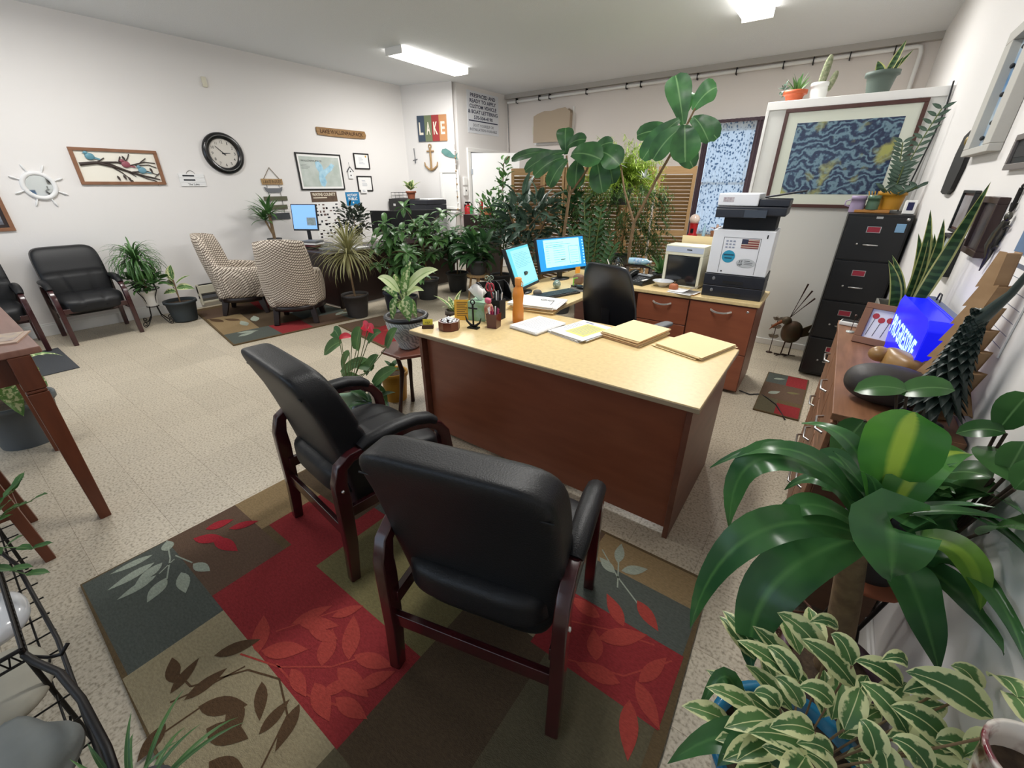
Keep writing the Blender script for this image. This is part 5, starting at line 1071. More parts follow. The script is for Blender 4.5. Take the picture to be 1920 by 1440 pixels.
# three-board little sign
t = TW('wooden_sign', 'small white three-board sign with a wire loop, left of the wall clock', 'sign', 'L', 2.455, 1.625)
mb = MB()
for z in (.05, 0, -.05): mb.b2(-.145, .145, -.012, -.002, z - .024, z + .024)
mb.build('boards', M_whitewash, t); mb = MB()
for k, z in enumerate((.05, 0)): lines(mb, .2, 1, z, .02, -.0125, seed=k + 3, hh=.018)
text(mb, 'The Lake', .13, .026, TM((0, -.0125, -.05)), 0); mb.build('lettering', M_ink, t)
MB().tube([(-.05, -.006, .075), (-.03, -.006, .1), (0, -.006, .115), (.03, -.006, .1), (.05, -.006, .075)], .002, 5).build('wire_loop', M_iron, t)
# clock
t = TW('wall_clock', 'large round wall clock with thick black rim showing about eight minutes to three', 'clock', 'L', 2.918, 1.953)
MB().lathe([(.17, 0), (.175, .022), (.19, .04), (.225, .045), (.25, .03), (.252, 0)], 56, M=TM((0, 0, 0), 90)).build('rim', mat('black_lacquer', '121214', rough=.2, coat=.4), t)
MB().lathe([(0, .015), (.178, .015)], 48, M=TM((0, 0, 0), 90)).build('dial', mat('clock_dial', 'cfcac2', rough=.6), t)
mb = MB()
for k in range(1, 13):
    a = R(90 - 30 * k); text(mb, str(k), {1: .009, 10: .034, 11: .022, 12: .034}.get(k, .022), .034, TM((.138 * math.cos(a), -.0155, .138 * math.sin(a)))) 
for k in range(60):
    a = k * 6.2832 / 60; mb.b2(-.0012, .0012, -.016, -.0155, .162, .17, TM((0, 0, 0)) @ rotm(0, math.degrees(a), 0))
mb.build('numerals', M_ink, t)
MB().prism([(-.006, -.03), (.006, -.03), (.003, .125), (-.003, .125)], .002, TM((0, -.019, 0)) @ rotm(0, -46, 0)).build('minute_hand', M_ink, t)
MB().prism([(-.007, -.02), (.007, -.02), (.003, .085), (-.003, .085)], .002, TM((0, -.017, 0)) @ rotm(0, 86, 0)).build('hour_hand', M_ink, t)
MB().lathe([(.008, .014), (.008, .024), (0, .025)], 12, M=TM((0, 0, 0), 90)).build('hub', M_ink, t)
t = TW('wall_sensor', 'small beige plastic box high on the left wall above the clock', 'sensor', 'L', 2.91, 2.755); MB().b2(-.025, .025, -.03, -.001, -.055, .055).build('case', M_cream, t, bevel=.004)
# picture at the left edge
t = TW('framed_picture', 'brown-framed picture cut off by the left picture edge', 'picture', 'L', .36, 1.33); framed(t, .66, .40, .035, M_frameoak, mat('winter_photo', '9aa4b4', rough=.4, noise=14, col2='3c3438'), matw=.03, matm=mat('dark_mount', '2a2020'))
# hanging lake rules sign
t = TW('hanging_sign', 'column of small wooden boards hung on a rope, with lake rules, left of the monitor', 'sign', 'L', 3.49, 1.6)
MB().tube([(-.12, -.008, .04), (0, -.008, .2), (.13, -.008, .03)], .0045, 6).build('rope', mat('rope', '7a6a54', rough=1), t)
for (w, h, x, z, m, s) in ((.31, .078, 0, .01, M_rust, 'LAKE RULES'), (.27, .075, -.0, -.10, M_grey, 'RELAX'), (.35, .06, .0, -.22, mat('moss_board', '5c5c48', rough=.8), 'NAP'), (.30, .06, .0, -.34, mat('moss_board'), None), (.30, .09, .01, -.47, mat('slate_board', '44484c', rough=.8), None)):
    b = MB()
    if s == 'RELAX': b.prism([(-.135, .04), (-.12, -.01), (-.09, -.036), (.09, -.036), (.12, -.01), (.135, .04), (.09, .022), (-.09, .022)], .014, TM((x, -.002, z)))
    else: b.box((x, -.008, z), (w, .012, h))
    b = b.build('board', m, t)
    if s == 'LAKE RULES': l = MB(); text(l, s, w * .85, h * .5, TM((x, -.0145, z))); l.build('lettering', mat('brown_ink', '3e2c20'), b)
for z0, z1 in ((-.03, -.07), (-.13, -.19), (-.25, -.31), (-.37, -.43)):
    MB().tube([(-.09, -.008, z0), (-.09, -.008, z1)], .003, 5).build('chain', M_iron, t); MB().tube([(.09, -.008, z0), (.09, -.008, z1)], .003, 5).build('chain', M_iron, t)
# framed lake map
t = TW('framed_map', 'large black-framed map of a blue lake on the left wall', 'picture', 'L', 4.318, 1.757)
framed(t, .785, .53, .02, M_frameblk, mat('map_paper', 'c2c9c4', rough=.5, noise=6, col2='aeb8b0', namt=.3), matw=.03, matm=M_paper)
mb = MB(); lake = [(-.08, .14), (-.02, .16), (.03, .10), (.05, .03), (.14, .08), (.2, .13), (.25, .1), (.2, .03), (.1, -.03), (.05, -.08), (.07, -.15), (.02, -.22), (-.04, -.2), (-.06, -.1), (-.04, 0), (-.08, .06)]
mb.prism(lake, .0006, TM((0, -.0128, 0))); mb.build('lake_shape', mat('lake_blue', '7fb4d0', rough=.5, noise=16, col2='bcdcea'), t)
mb = MB(); text(mb, 'WALLENPAUPACK', .36, .026, TM((-.14, -.0132, .155))); lines(mb, .16, 4, .1, .02, -.013, x0=-.33, hh=.003); mb.build('lettering', M_ink, t)
# carved board
t = TW('carved_board', 'long carved wooden board reading LAKE WALLENPAUPACK high on the left wall', 'sign', 'L', 4.815, 2.34)
MB().prism([(-.45, .048), (.44, .052), (.46, 0), (.44, -.05), (.2, -.058), (-.2, -.058), (-.44, -.05), (-.455, -.01)], .022, TM((0, -.001, 0))).build('board', mat('carved_wood', 'a07c4c', rough=.6, noise=10, col2='7d5a34', stretch=(1, 1, 6)), t, bevel=.004)
mb = MB(); text(mb, 'LAKE WALLENPAUPACK', .80, .058, TM((0, -.0235, 0)), bold=True); mb.build('lettering', mat('burnt_wood', '4a3018', rough=.8), t)
# birdhouse
t = TW('birdhouse_plaque', 'tiny white birdhouse plaque between the map and the certificates', 'wall art', 'L', 4.86, 1.755)
MB().prism([(-.045, -.09), (.045, -.09), (.045, .03), (0, .08), (-.045, .03)], .02, TM((0, -.001, 0))).build('house', M_whitewash, t)
MB().rail([(-.06, -.014, .02), (0, -.014, .09), (.06, -.014, .02)], .03, .008, side=(0, 1, 0)).build('roof', mat('grey_roof', '5c5c60', rough=.8), t)
for z in (.02, -.04): MB().lathe([(0, .0225), (.012, .0222)], 12, M=TM((0, 0, z), 90)).build('hole', M_ink, t)
MB().tube([(0, -.01, .09), (0, -.004, .16)], .002, 5).build('hanger', M_iron, t)
# certificates
for lab, u, z in (('black-framed certificate with a gold seal, the upper of two right of the map', 5.125, 1.94), ('black-framed certificate below the other one, a small card tucked under it', 5.13, 1.588)):
    t = TW('framed_certificate', lab, 'picture', 'L', u, z, 'framed certificates'); framed(t, .31, .245, .018, M_frameblk, M_paper, matw=.02, matm=M_paper)
    mb = MB(); lines(mb, .12, 5, .05, .022, -.013, x0=-.06, seed=int(u * 100), hh=.005); mb.build('print', mat('grey_print', '8c94a8'), t)
    if z > 1.8: MB().lathe([(0, .0135), (.016, .0132)], 14, M=TM((.09, 0, .075), 90)).build('seal', mat('gold_seal', 'c69a3c'), t)
t = TW('small_card', 'small white card propped on the lower certificate frame', 'card', 'L', 5.08, 1.47); MB().b2(-.065, .065, -.026, -.0225, -.035, .035).build('card', M_paper, t); l = MB(); lines(l, .06, 2, .01, .02, -.0265, hh=.006); l.build('print', mat('grey_print'), t)
# county poster
t = TW('county_poster', 'tall Wayne County poster with a brown header and many small pictures, behind the desk', 'poster', 'L', 4.30, 1.10)
MB().b2(-.235, .235, -.003, -.001, -.36, .365).build('sheet', M_paper, t); MB().b2(-.235, .235, -.0036, -.003, .21, .365).build('header', mat('brown_header', '4c3a30', rough=.6, noise=12, col2='6b5644'), t)
mb = MB(); text(mb, 'WAYNE COUNTY', .42, .05, TM((0, -.0038, .325)), bold=True); lines(mb, .4, 1, .275, .02, -.0038, hh=.012); mb.build('lettering', mat('cream_letters', 'e6dcc8'), t)
q = random.Random(3)
for nm, cc in (('picture_row', '33343a'), ('picture_row_warm', '6d5a54')):
    mb = MB()
    for i in range(7):
        for j in range(11):
            if q.random() < .42: x = -.2 + i * .062 + q.uniform(0, .01); z = .18 - j * .05; mb.b2(x, x + q.uniform(.025, .05), -.0037, -.003, z - q.uniform(.015, .035), z)
    mb.build(nm, mat(nm, cc), t)
t = TW('notary_sign', 'bright blue NOTARY PUBLIC sign on the left wall above the dark desk', 'sign', 'L', 4.84, 1.345)
MB().b2(-.137, .137, -.004, -.001, -.108, .108).build('panel', mat('notary_blue', '1f7bb0', rough=.4), t); mb = MB(); text(mb, 'NOTARY', .21, .045, TM((0, -.0042, .06)), bold=True); text(mb, 'PUBLIC', .18, .045, TM((0, -.0042, 0)), bold=True); mb.lathe([(0, .0045), (.014, .0043)], 12, M=TM((0, 0, -.06), 90)); mb.build('lettering', M_paper, t)
# slanted corner wall
t = TW('lake_sign', 'square wooden sign of coloured planks reading LAKE', 'sign', 'J', -6.42, 2.50)
for k, cc in enumerate(('3c4a5c', '6f7a5c', '9c3636', 'c08a5e')): MB().b2(-.3 + k * .15, -.152 + k * .15, -.022, -.001, -.205, .205).build('plank', mat('plank_' + cc, cc, rough=.7, bump=.3), t)
for k, s in enumerate('LAKE'): mb = MB(); text(mb, s, .085, .2, TM((-.225 + k * .15, -.0235, 0)), bold=True); mb.build('letter', mat('letter_cream', 'e6dfce'), t)
def anchor(t, s, m, y=-.012):
    mb = MB(); mb.tube([(0, y, .17 * s), (0, y, -.18 * s)], .016 * s + .003, 8); mb.tube([(-.07 * s, y, .11 * s), (.07 * s, y, .11 * s)], .012 * s, 8)
    mb.tube([(-.13 * s, y, -.06 * s), (-.12 * s, y, -.12 * s), (-.06 * s, y, -.17 * s), (0, y, -.19 * s), (.06 * s, y, -.17 * s), (.12 * s, y, -.12 * s), (.13 * s, y, -.06 * s)], [.006 * s + .002, .014 * s, .018 * s, .02 * s, .018 * s, .014 * s, .006 * s + .002], 8)
    mb.tube([(.028 * s * math.cos(a), y, .19 * s + .028 * s * math.sin(a)) for a in [i * .5236 for i in range(13)]], .007 * s + .001, 6); mb.build('anchor_body', m, t)
t = TW('wall_anchor', 'driftwood anchor hung under the LAKE sign', 'wall art', 'J', -6.49, 2.02); anchor(t, 1.05, M_rust, -.02)
t = TW('oar_ornament', 'slim dark crossed oar ornament left of the driftwood anchor', 'wall art', 'J', -6.82, 2.04); MB().tube([(-.01, -.01, .15), (0, -.01, -.02)], .007, 6).tube([(0, -.01, -.02), (0, -.01, -.1)], .02, 8, flat=.3).tube([(-.05, -.01, -.05), (.05, -.01, -.03)], .006, 6).build('oar', M_grey, t)
t = TW('whale_ornament', 'small teal wooden whale on the slanted wall right of the anchor', 'wall art', 'J', -6.12, 2.1)
MB().prism([(-.15, .02), (-.13, .06), (-.06, .07), (.02, .03), (.08, -.03), (.13, -.05), (.17, -.01), (.15, -.06), (.17, -.11), (.11, -.08), (.02, -.07), (-.08, -.04)], .015, TM((0, -.001, 0))).build('whale_body', mat('teal_wood', '6f9a94', rough=.7, noise=10, col2='4f7a78'), t, bevel=.003)
t = TW('electric_panel', 'white panelled cupboard door with raised trim on the slanted wall', 'panel', 'J', -6.13, 1.50)
mb = MB(); W_ = .42
for x0, x1, z0, z1 in ((-.2, .2, .27, .32), (-.2, -.15, -.32, .27), (.15, .2, -.32, .27), (-.2, .2, -.36, -.32)): mb.b2(x0, x1, -.03, -.001, z0, z1)
mb.build('trim', M_white, t, bevel=.005); MB().b2(-.15, .15, -.014, -.001, -.32, .27).build('door_panel', M_white, t, bevel=.003)
t = T('white_ledge_cabinet', 'low white ledge cabinet under the panelled cupboard', 'cabinet', (-5.97, 6.30, 0), JA); MB().b2(-.10, .08, -.07, .10, 1.08, 1.11).build('ledge', M_white, t); MB().b2(-.08, .07, -.06, .10, 0, 1.08).build('cabinet_body', M_white, t)
# side face of the corner
t = TW('lettering_sign', 'white sign with blue text about custom vehicle and boat lettering', 'sign', 'S', 7.30, 2.785)
MB().b2(-.46, .47, -.006, -.001, -.335, .335).build('panel', mat('sign_white', 'dfe2e8', rough=.4), t); mb = MB()
for s, z, w in (('PRESPACED AND', .27, .74), ('READY TO APPLY', .185, .78), ('CUSTOM VEHICLE', .10, .80), ('& BOAT LETTERING', .015, .88)): text(mb, s, w, .062, TM((0, -.0065, z)), bold=True)
text(mb, '570-504-4190', .56, .062, TM((0, -.0065, -.075)), bold=True); mb.b2(-.43, .44, -.007, -.006, -.14, -.122); text(mb, 'DO IT YOURSELF OR', .62, .045, TM((0, -.0065, -.2))); text(mb, 'INSTALLATION AVAILABLE', .82, .045, TM((0, -.0065, -.27)))
mb.build('lettering', mat('navy_ink', '28304e', rough=.6), t)
for z, h, lab in ((1.63, .14, 'white door chime box, the upper of two beside the door frame'), (1.45, .15, 'white thermostat box with dark dots below the door chime')):
    t = TW('wall_device', lab, 'device', 'S', 6.68, z, 'white boxes beside the door'); MB().b2(-.05, .05, -.035, -.001, -h / 2, h / 2).build('case', M_white, t, bevel=.006)
    if z < 1.5: MB().b2(-.012, .012, -.037, -.0352, .0, .03).build('display', M_ink, t)
t = TW('fire_extinguisher', 'red fire extinguisher with a green tag on the corner wall', 'fire extinguisher', 'S', 6.66, .92)
MB().lathe([(.06, 0), (.075, .02), (.075, .33), (.05, .38), (.02, .40), (.02, .42)], 24, c=(0, -.085, -.1)).build('cylinder', M_red, t); MB().b2(-.05, .02, -.13, -.05, .32, .35).build('valve', M_iron, t)
MB().tube([(0, -.09, .33), (.08, -.1, .32), (.095, -.1, .15), (.085, -.1, 0)], .009, 8).build('hose', M_black, t); MB().b2(-.04, .035, -.167, -.162, .08, .28).build('tag', mat('green_tag', '3cae6a'), t); MB().b2(-.045, .05, -.164, -.160, .0, .08).build('label', M_paper, t)
MB().b2(-.02, .02, -.02, -.001, 0, .3).build('bracket', M_iron, t)
t = T('shell_garland', 'string of small shells and driftwood hanging down the outer corner', 'garland', (JX + .02, JY - .025, 2.15)); mb = MB().tube([(0, 0, .08), (0, 0, -1.3)], .003, 5); mb.build('string', M_rust, t)
for k in range(12): MB().ball((.004 * (k % 3), -.004, -.02 - k * .11), (.018, .012, .010 + .004 * (k % 2)), n=4, jit=.3, seed=k).build('shell', M_rust if k % 2 else M_whitewash, t)
# back wall
t = TW('covered_air_conditioner', 'window air conditioner wrapped in a wavy-topped beige cloth cover', 'air conditioner', 'B', -4.86, 2.57)
MB().prism([(-.37, -.24), (.38, -.24), (.39, .2), (.3, .26), (.15, .25), (.0, .225), (-.15, .235), (-.3, .2), (-.37, .17)], .16, TM((0, -.001, 0))).build('cloth_cover', mat('beige_cloth', 'b3a28e', rough=.95, bump=.6, bscale=14), t, bevel=.02)
MB().b2(-.42, .44, -.06, -.001, -.29, -.245).build('sill', M_white, t); MB().b2(.39, .42, -.03, -.001, -.245, .3).build('side_trim', M_white, t)
t = TW('wall_outlet', 'small cream cover plate left of the covered air conditioner', 'outlet', 'B', -5.32, 2.54); MB().b2(-.045, .045, -.02, -.001, -.07, .07).build('plate', M_cream, t, bevel=.003)
# print on the white box (an abstract swirl of blues and yellows)
def swirl():
    m = bpy.data.materials.new('abstract_swirl_print'); m.use_nodes = True; nt = m.node_tree; L = nt.links; N = nt.nodes.new; b = nt.nodes['Principled BSDF']; b.inputs['Roughness'].default_value = .25
    tc = N('ShaderNodeTexCoord'); w = N('ShaderNodeTexWave'); w.bands_direction = 'Z'; w.inputs['Scale'].default_value = 4.5; w.inputs['Distortion'].default_value = 22; w.inputs['Detail'].default_value = 4; w.inputs['Detail Scale'].default_value = 1.4
    n = N('ShaderNodeTexNoise'); n.inputs['Scale'].default_value = 5; n.inputs['Detail'].default_value = 6; L.new(tc.outputs['Object'], w.inputs[0]); L.new(tc.outputs['Object'], n.inputs[0])
    r = N('ShaderNodeValToRGB'); e = r.color_ramp.elements; e[0].color = lin('28324e'); e[0].position = .1; e[1].color = lin('6e8a98'); e[1].position = .95; x = e.new(.5); x.color = lin('3c5268'); L.new(w.outputs['Fac'], r.inputs[0])
    r2 = N('ShaderNodeMapRange'); r2.inputs[1].default_value = .56; r2.inputs[2].default_value = .68; L.new(n.outputs['Fac'], r2.inputs[0])
    mx = N('ShaderNodeMix'); mx.data_type = 'RGBA'; mx.inputs[7].default_value = lin('a8a860'); L.new(r2.outputs[0], mx.inputs[0]); L.new(r.outputs[0], mx.inputs[6]); L.new(mx.outputs[2], b.inputs['Base Color']); return m
t = TW('framed_print', 'large brown-framed abstract print in swirling dark blue, green and yellow on the white box', 'picture', 'P', -.135, 1.765)
framed(t, .965, .80, .028, mat('brown_frame', '4a2820', rough=.4), swirl(), d=.025, matw=.085, matm=mat('greenish_mount', 'd6dacc', rough=.7))
# right wall
t = TW('wooden_paddle', 'black board with rounded ends hung by a cord on the right wall', 'wall art', 'R', 3.51, 1.65)
MB().prism([(-.15, -.13), (-.06, -.14), (.04, -.14), (.12, -.12), (.165, -.02), (.16, .09), (.12, .15), (.02, .16), (-.1, .14), (-.15, .06), (-.16, -.04)], .02, TM((0, -.001, 0))).build('board', mat('black_slate', '1c1a1a', rough=.6), t, bevel=.004)
MB().tube([(-.02, -.012, .14), (.06, -.006, .29)], .0025, 5).tube([(.08, -.012, .14), (.06, -.006, .29)], .0025, 5).build('cord', mat('rope'), t); MB().ball((.08, -.026, .11), (.022, .01, .022), n=5, jit=.4).build('ornament', mat('bronze_leaf', '8f7c4c', metal=.5, rough=.5), t)
t = TW('seascape_relief', 'tall whitewashed frame with blue waves and dark birds on the right wall', 'wall art', 'R', 3.02, 1.93)
W_, H_ = .56, .50; mb = MB()
for x0, x1, z0, z1 in ((-.27, .27, .20, .25), (-.27, .27, -.25, -.22), (-.27, -.14, -.22, .20), (.14, .27, -.22, .20)): mb.b2(x0, x1, -.045, -.001, z0, z1)
mb.build('frame', mat('grey_whitewash', 'b5b3ad', rough=.8, bump=.3), t, bevel=.003); MB().b2(-.14, .14, -.012, -.001, -.22, .20).build('painting', mat('wave_blue', '4d7fae', rough=.5, noise=7, col2='b9c7d0', namt=.25), t)
for k in range(7): MB().ball((-.09 + .04 * (k * 2 % 5), -.02, -.18 + k * .055), (.018, .008, .01), n=4).build('bird', M_ink, t)
t = TW('framed_photo', 'grey-edged dark framed photo cut off at the right picture edge', 'picture', 'R', 2.36, 1.66); framed(t, .27, .115, .02, mat('pewter_frame', '77706c', rough=.4), M_blackmatte, matw=.02, matm=M_frameblk)
t = TW('framed_photo', 'narrow framed photo with a brown top and dark base, left of the dark brown frame', 'picture', 'R', 2.89, 1.442); framed(t, .26, .18, .012, M_frameblk, mat('pale_photo', 'a8a8b0', rough=.4, noise=10, col2='6a5c54'), matw=.01, matm=mat('brown_frame'))
t = TW('framed_photo', 'dark brown framed photo beside the tall snake plant leaf', 'picture', 'R', 2.41, 1.412); framed(t, .235, .205, .022, mat('dark_walnut_frame', '34201c', rough=.4), mat('dark_photo', '4a3c3a', rough=.3, noise=12, col2='202430'), d=.03)
t = TW('framed_photo', 'thin black-framed pale certificate below the narrow framed photo', 'picture', 'R', 2.83, 1.262); framed(t, .30, .165, .014, M_frameblk, mat('pale_sheet', 'a9b0ae', rough=.5), d=.03)
t = TW('wall_anchor', 'tiny dark metal anchor at the right edge above the lizard', 'wall art', 'R', 2.2, 1.512); anchor(t, .2, M_iron, -.008)
t = TW('metal_lizard', 'pewter lizard ornament crawling down the right wall', 'wall art', 'R', 2.20, 1.375)
mb = MB().tube([(.03, -.014, .07), (.015, -.016, .03), (-.005, -.016, -.01), (0, -.012, -.05), (-.03, -.01, -.1)], [.01, .016, .016, .008, .002], 8); mb.ball((.04, -.016, .085), (.015, .01, .015), n=5)
for x, z, s in ((.03, .045, 1), (.0, .04, -1), (.01, -.02, 1), (-.015, -.02, -1)): mb.tube([(x, -.012, z), (x + .035 * s, -.01, z + .012)], .004, 6)
mb.build('lizard_body', mat('pewter', '55544f', rough=.35, metal=.8, bump=.5), t)
t = TW('wall_calendar', 'hanging calendar with a blue picture above a white page, at the right edge', 'calendar', 'R', 1.86, 1.33)
MB().b2(-.13, .16, -.006, -.001, .04, .15).build('picture', mat('calendar_blue', '6f8fb6', rough=.4, noise=9, col2='3c4658'), t); MB().b2(-.13, .16, -.005, -.001, -.22, .035).build('page', M_paper, t); mb = MB(); lines(mb, .22, 1, .01, .03, -.0055, x0=-.1, hh=.012)
for i in range(6): mb.b2(-.12, .15, -.0056, -.005, -.02 - i * .035, -.0185 - i * .035)
mb.build('print', mat('calendar_grid', '6a7080'), t)
# ================================================================ on the light desk
DZ = .7555
def thing1(name, label, cat, mb, m, loc, rz=0, group=None, bevel=0):
    o = mb.build(name, m, loc=loc, bevel=bevel); o.rotation_euler = (0, 0, R(rz)); return tag(o, label, cat, group)
t = T('card_holder', 'little dark card holder with a yellow card at the left end of the desk', 'card holder', (-1.885, 1.70, DZ), 38); MB().b2(-.035, .035, -.018, .018, 0, .022).build('base', mat('dark_turned_wood'), t, bevel=.003); MB().b2(-.03, .03, -.004, .004, .012, .055, TM(rx=-12)).build('card', mat('yellow_card', 'd8c83a'), t); l = MB(); text(l, 'M&P', .03, .015, TM((0, -.0055, .036), -12)); l.build('lettering', M_ink, t)
t = T('octagon_box', 'eight-sided dark wooden box heaped with white shells near the desk corner', 'box', (-1.765, 1.765, DZ), 10); MB().lathe([(.062, 0), (.066, .003), (.066, .055), (.055, .055), (.055, .02), (0, .02)], 8, sm=False).build('box', mat('rosewood', '4a2018', rough=.3, noise=8, col2='6a3424'), t)
mb = MB(); q = random.Random(2)
for i in range(60): a = q.random() * 6.28; r = q.random() ** .5 * .045; mb.ball((r * math.cos(a), r * math.sin(a), .045 + (.05 - r) * .5 + q.random() * .008), (.009, .006, .005), n=3, jit=.3, seed=i)
tag(mb.build('shells', M_whitewash, None, loc=(-1.765, 1.765, DZ)), 'heap of tiny white shells in the eight-sided box', 'shells', kind='stuff')
t = T('anchor_figurine', 'black iron anchor figurine standing on the desk', 'figurine', (-1.655, 1.865, DZ), 10); MB().b2(-.035, .035, -.02, .02, 0, .008).build('base', M_iron, t); a_ = bpy.data.objects.new('anchor', None); bpy.data.objects.remove(a_)
mb = MB(); mb.tube([(0, 0, .008), (0, 0, .15)], .006, 8).tube([(-.03, 0, .125), (.03, 0, .125)], .005, 6).tube([(-.055, 0, .07), (-.045, 0, .04), (-.02, 0, .02), (0, 0, .014), (.02, 0, .02), (.045, 0, .04), (.055, 0, .07)], [.003, .006, .008, .008, .008, .006, .003], 8); mb.tube([(.014 * math.cos(i * .5236), 0, .163 + .014 * math.sin(i * .5236)) for i in range(13)], .004, 6); mb.build('anchor', M_iron, t)
t = T('yellow_notice', 'yellow printed card standing upright in front of the green tissue box', 'card', (-1.835, 1.96, DZ), 34); MB().b2(-.05, .05, -.002, .002, .0, .13, TM(rx=-8)).build('card', mat('amber_card', 'd9a83a', rough=.6), t); mb = MB(); M8 = TM(rx=-8)
for i in range(8): mb.b2(-.035, .035 - (i % 3) * .008, -.003, -.0021, .115 - i * .012 - .004, .115 - i * .012, M8)
mb.build('print', mat('brown_ink', '3e2c20'), t); MB().b2(-.03, .03, -.01, .03, 0, .005).build('foot', mat('amber_card'), t)
t = T('tissue_box', 'green patterned tissue box with a white tissue standing out', 'tissue box', (-1.755, 2.05, DZ), 15); MB().b2(-.06, .06, -.06, .06, 0, .125).build('box', mat('green_box', '6f9c4c', rough=.6, noise=18, col2='9fc0b8'), t, bevel=.002)
mb = MB(); n = 14; vs = [(0, 0, .12)]
for r_, z in ((.03, .14), (.055, .18), (.04, .21)):
    for i in range(n): a = i * 6.2832 / n; k = r_ * (1 + .35 * math.sin(a * 3 + z * 30)); vs.append((k * math.cos(a) - .02 * (z - .12) / .1, k * math.sin(a) * .5, z + .015 * math.sin(a * 2 + z * 50)))
fs = [(0, 1 + i, 1 + (i + 1) % n) for i in range(n)] + [(1 + j * n + i, 1 + (j + 1) * n + i, 1 + (j + 1) * n + (i + 1) % n, 1 + j * n + (i + 1) % n) for j in range(2) for i in range(n)]
mb.add(vs, fs, 0, True); mb.build('tissue', M_paper, t)
t = T('candy_bag', 'slim tan paper bag with a pink top and red print, leaning on the pen cups', 'bag', (-1.63, 2.0, DZ), -15); MB().sbox((0, 0, .065), (.065, .04, .13), 4, 8, M=TM(ry=-8)).build('bag', mat('kraft_print', 'c2a888', rough=.8, noise=22, col2='a8584c', namt=.2), t); MB().sbox((-.02, 0, .145), (.05, .03, .035), 3, 6).build('pink_top', mat('pink_paper', 'd2607c'), t)
t = T('pen_cup', 'dark red square glass cup full of white-tipped sticks', 'cup', (-1.565, 1.955, DZ), 12); MB().lathe([(.045, 0), (.05, .09), (.046, .09), (.042, .008), (0, .008)], 4, sm=False, M=TM(rz=45)).build('cup', mat('ruby_glass', '4a1420', rough=.12, coat=.5), t)
q = random.Random(6)
for i in range(9): a = q.random() * 6.28; MB().tube([(.02 * math.cos(a), .02 * math.sin(a), .015), (.035 * math.cos(a), .035 * math.sin(a), .10 + q.random() * .03)], .004, 6).build('stick', M_paper if i % 2 else mat('magenta_stick', 'a02858'), t)
t = T('pencil_holder', 'black square pencil holder with scissors and pens behind the red cup', 'cup', (-1.66, 2.12, DZ), 5); MB().lathe([(.05, 0), (.052, .13), (.048, .13), (.045, .008), (0, .008)], 4, sm=False, M=TM(rz=45)).build('cup', M_blackmatte, t)
for i in range(5): MB().tube([(-.015 + i * .008, 0, .02), (-.03 + i * .015, .005, .165 + .01 * (i % 3))], .004, 6).build('pen', (M_black, M_paper, M_grey)[i % 3], t)
mb = MB(); 
for s in (-1, 1): mb.tube([(-.06 + s * .012 + .018 * math.cos(k * .5236), 0, .20 + .026 * math.sin(k * .5236)) for k in range(13)], .005, 6)
mb.tube([(-.055, 0, .175), (-.02, 0, .05)], .004, 6); mb.build('scissors', mat('crimson_plastic', 'a82a3c', rough=.4), t)
t = T('water_bottle', 'orange plastic water bottle standing on the desk', 'bottle', (-1.505, 2.13, DZ)); MB().lathe([(.032, 0), (.036, .006), (.036, .08), (.031, .12), (.034, .16), (.036, .18), (.030, .215), (.018, .232), (.018, .24)], 28).build('body', mat('orange_plastic', 'dd8f38', rough=.35, noise=10, col2='d27f2a'), t)
MB().lathe([(.021, .238), (.022, .28), (.018, .285), (0, .285)], 24).build('cap', mat('orange_cap', 'd98b3a', rough=.5), t); MB().tube([(.022, 0, .27), (.036, 0, .255), (.034, 0, .225), (.022, 0, .235)], .0025, 6).build('strap', mat('orange_cap'), t)
def sheets(name, label, loc, w, d, n, rz, m, th=.0022, jit=.006, seed=1, group='paper piles on the desk', cat='papers', curl=0):
    t = T(name, label, cat, loc, rz, group); q = random.Random(seed)
    for i in range(n):
        M = TM((q.uniform(-jit, jit), q.uniform(-jit, jit), 0), 0, 0, q.uniform(-2, 2) * jit * 100)
        mb = MB(); z = i * th
        if curl and i == n - 1:
            k = 8; vs = [(-w / 2 + w * a / k, -d / 2 + d * b / k, z + curl * max(0, (a / k - .5)) ** 2 * 4 + .001 * 0) for b in range(k + 1) for a in range(k + 1)]
            fs = [(b * (k + 1) + a, b * (k + 1) + a + 1, (b + 1) * (k + 1) + a + 1, (b + 1) * (k + 1) + a) for b in range(k) for a in range(k)]
            mb.add([(x, y, zz + .0012) for x, y, zz in vs], fs, 0, True, M)
        else: mb.b2(-w / 2, w / 2, -d / 2, d / 2, z, z + th * .88, M)
        mb.build('sheet', m[i % len(m)] if isinstance(m, list) else m, t)
    return t
t = sheets('paper_stack', 'neat stack of white printed forms, the leftmost pile on the desk', (-1.345, 2.12, DZ), .216, .28, 9, -8, M_paper, seed=1)
mb = MB()
for i in range(16): mb.b2(-.085, .085 - (i * 7 % 5) * .012, .11 - i * .013, .113 - i * .013, .0197, .0201)
mb.build('print', mat('grey_print'), t)
t = sheets('paper_stack', 'loose papers with a yellow form on top, second pile from the left', (-1.07, 2.19, DZ), .25, .30, 9, -14, [M_paper, M_paper, M_manila, M_black, M_paper, M_paper, M_paper, M_paper, M_paper], jit=.018, seed=4)
MB().b2(-.045, .1, -.11, .1, .0198, .0204).build('yellow_form', mat('pale_yellow_form', 'd9d47c'), t); mb = MB().b2(-.08, -.02, .115, .13, .0198, .0203)
for i in range(10): mb.b2(-.03, .085, .07 - i * .017, .074 - i * .017, .0204, .0208)
for i in range(7): mb.b2(-.11, -.055, .06 - i * .02, .064 - i * .02, .0198, .0203)
mb.build('print', mat('grey_print'), t)
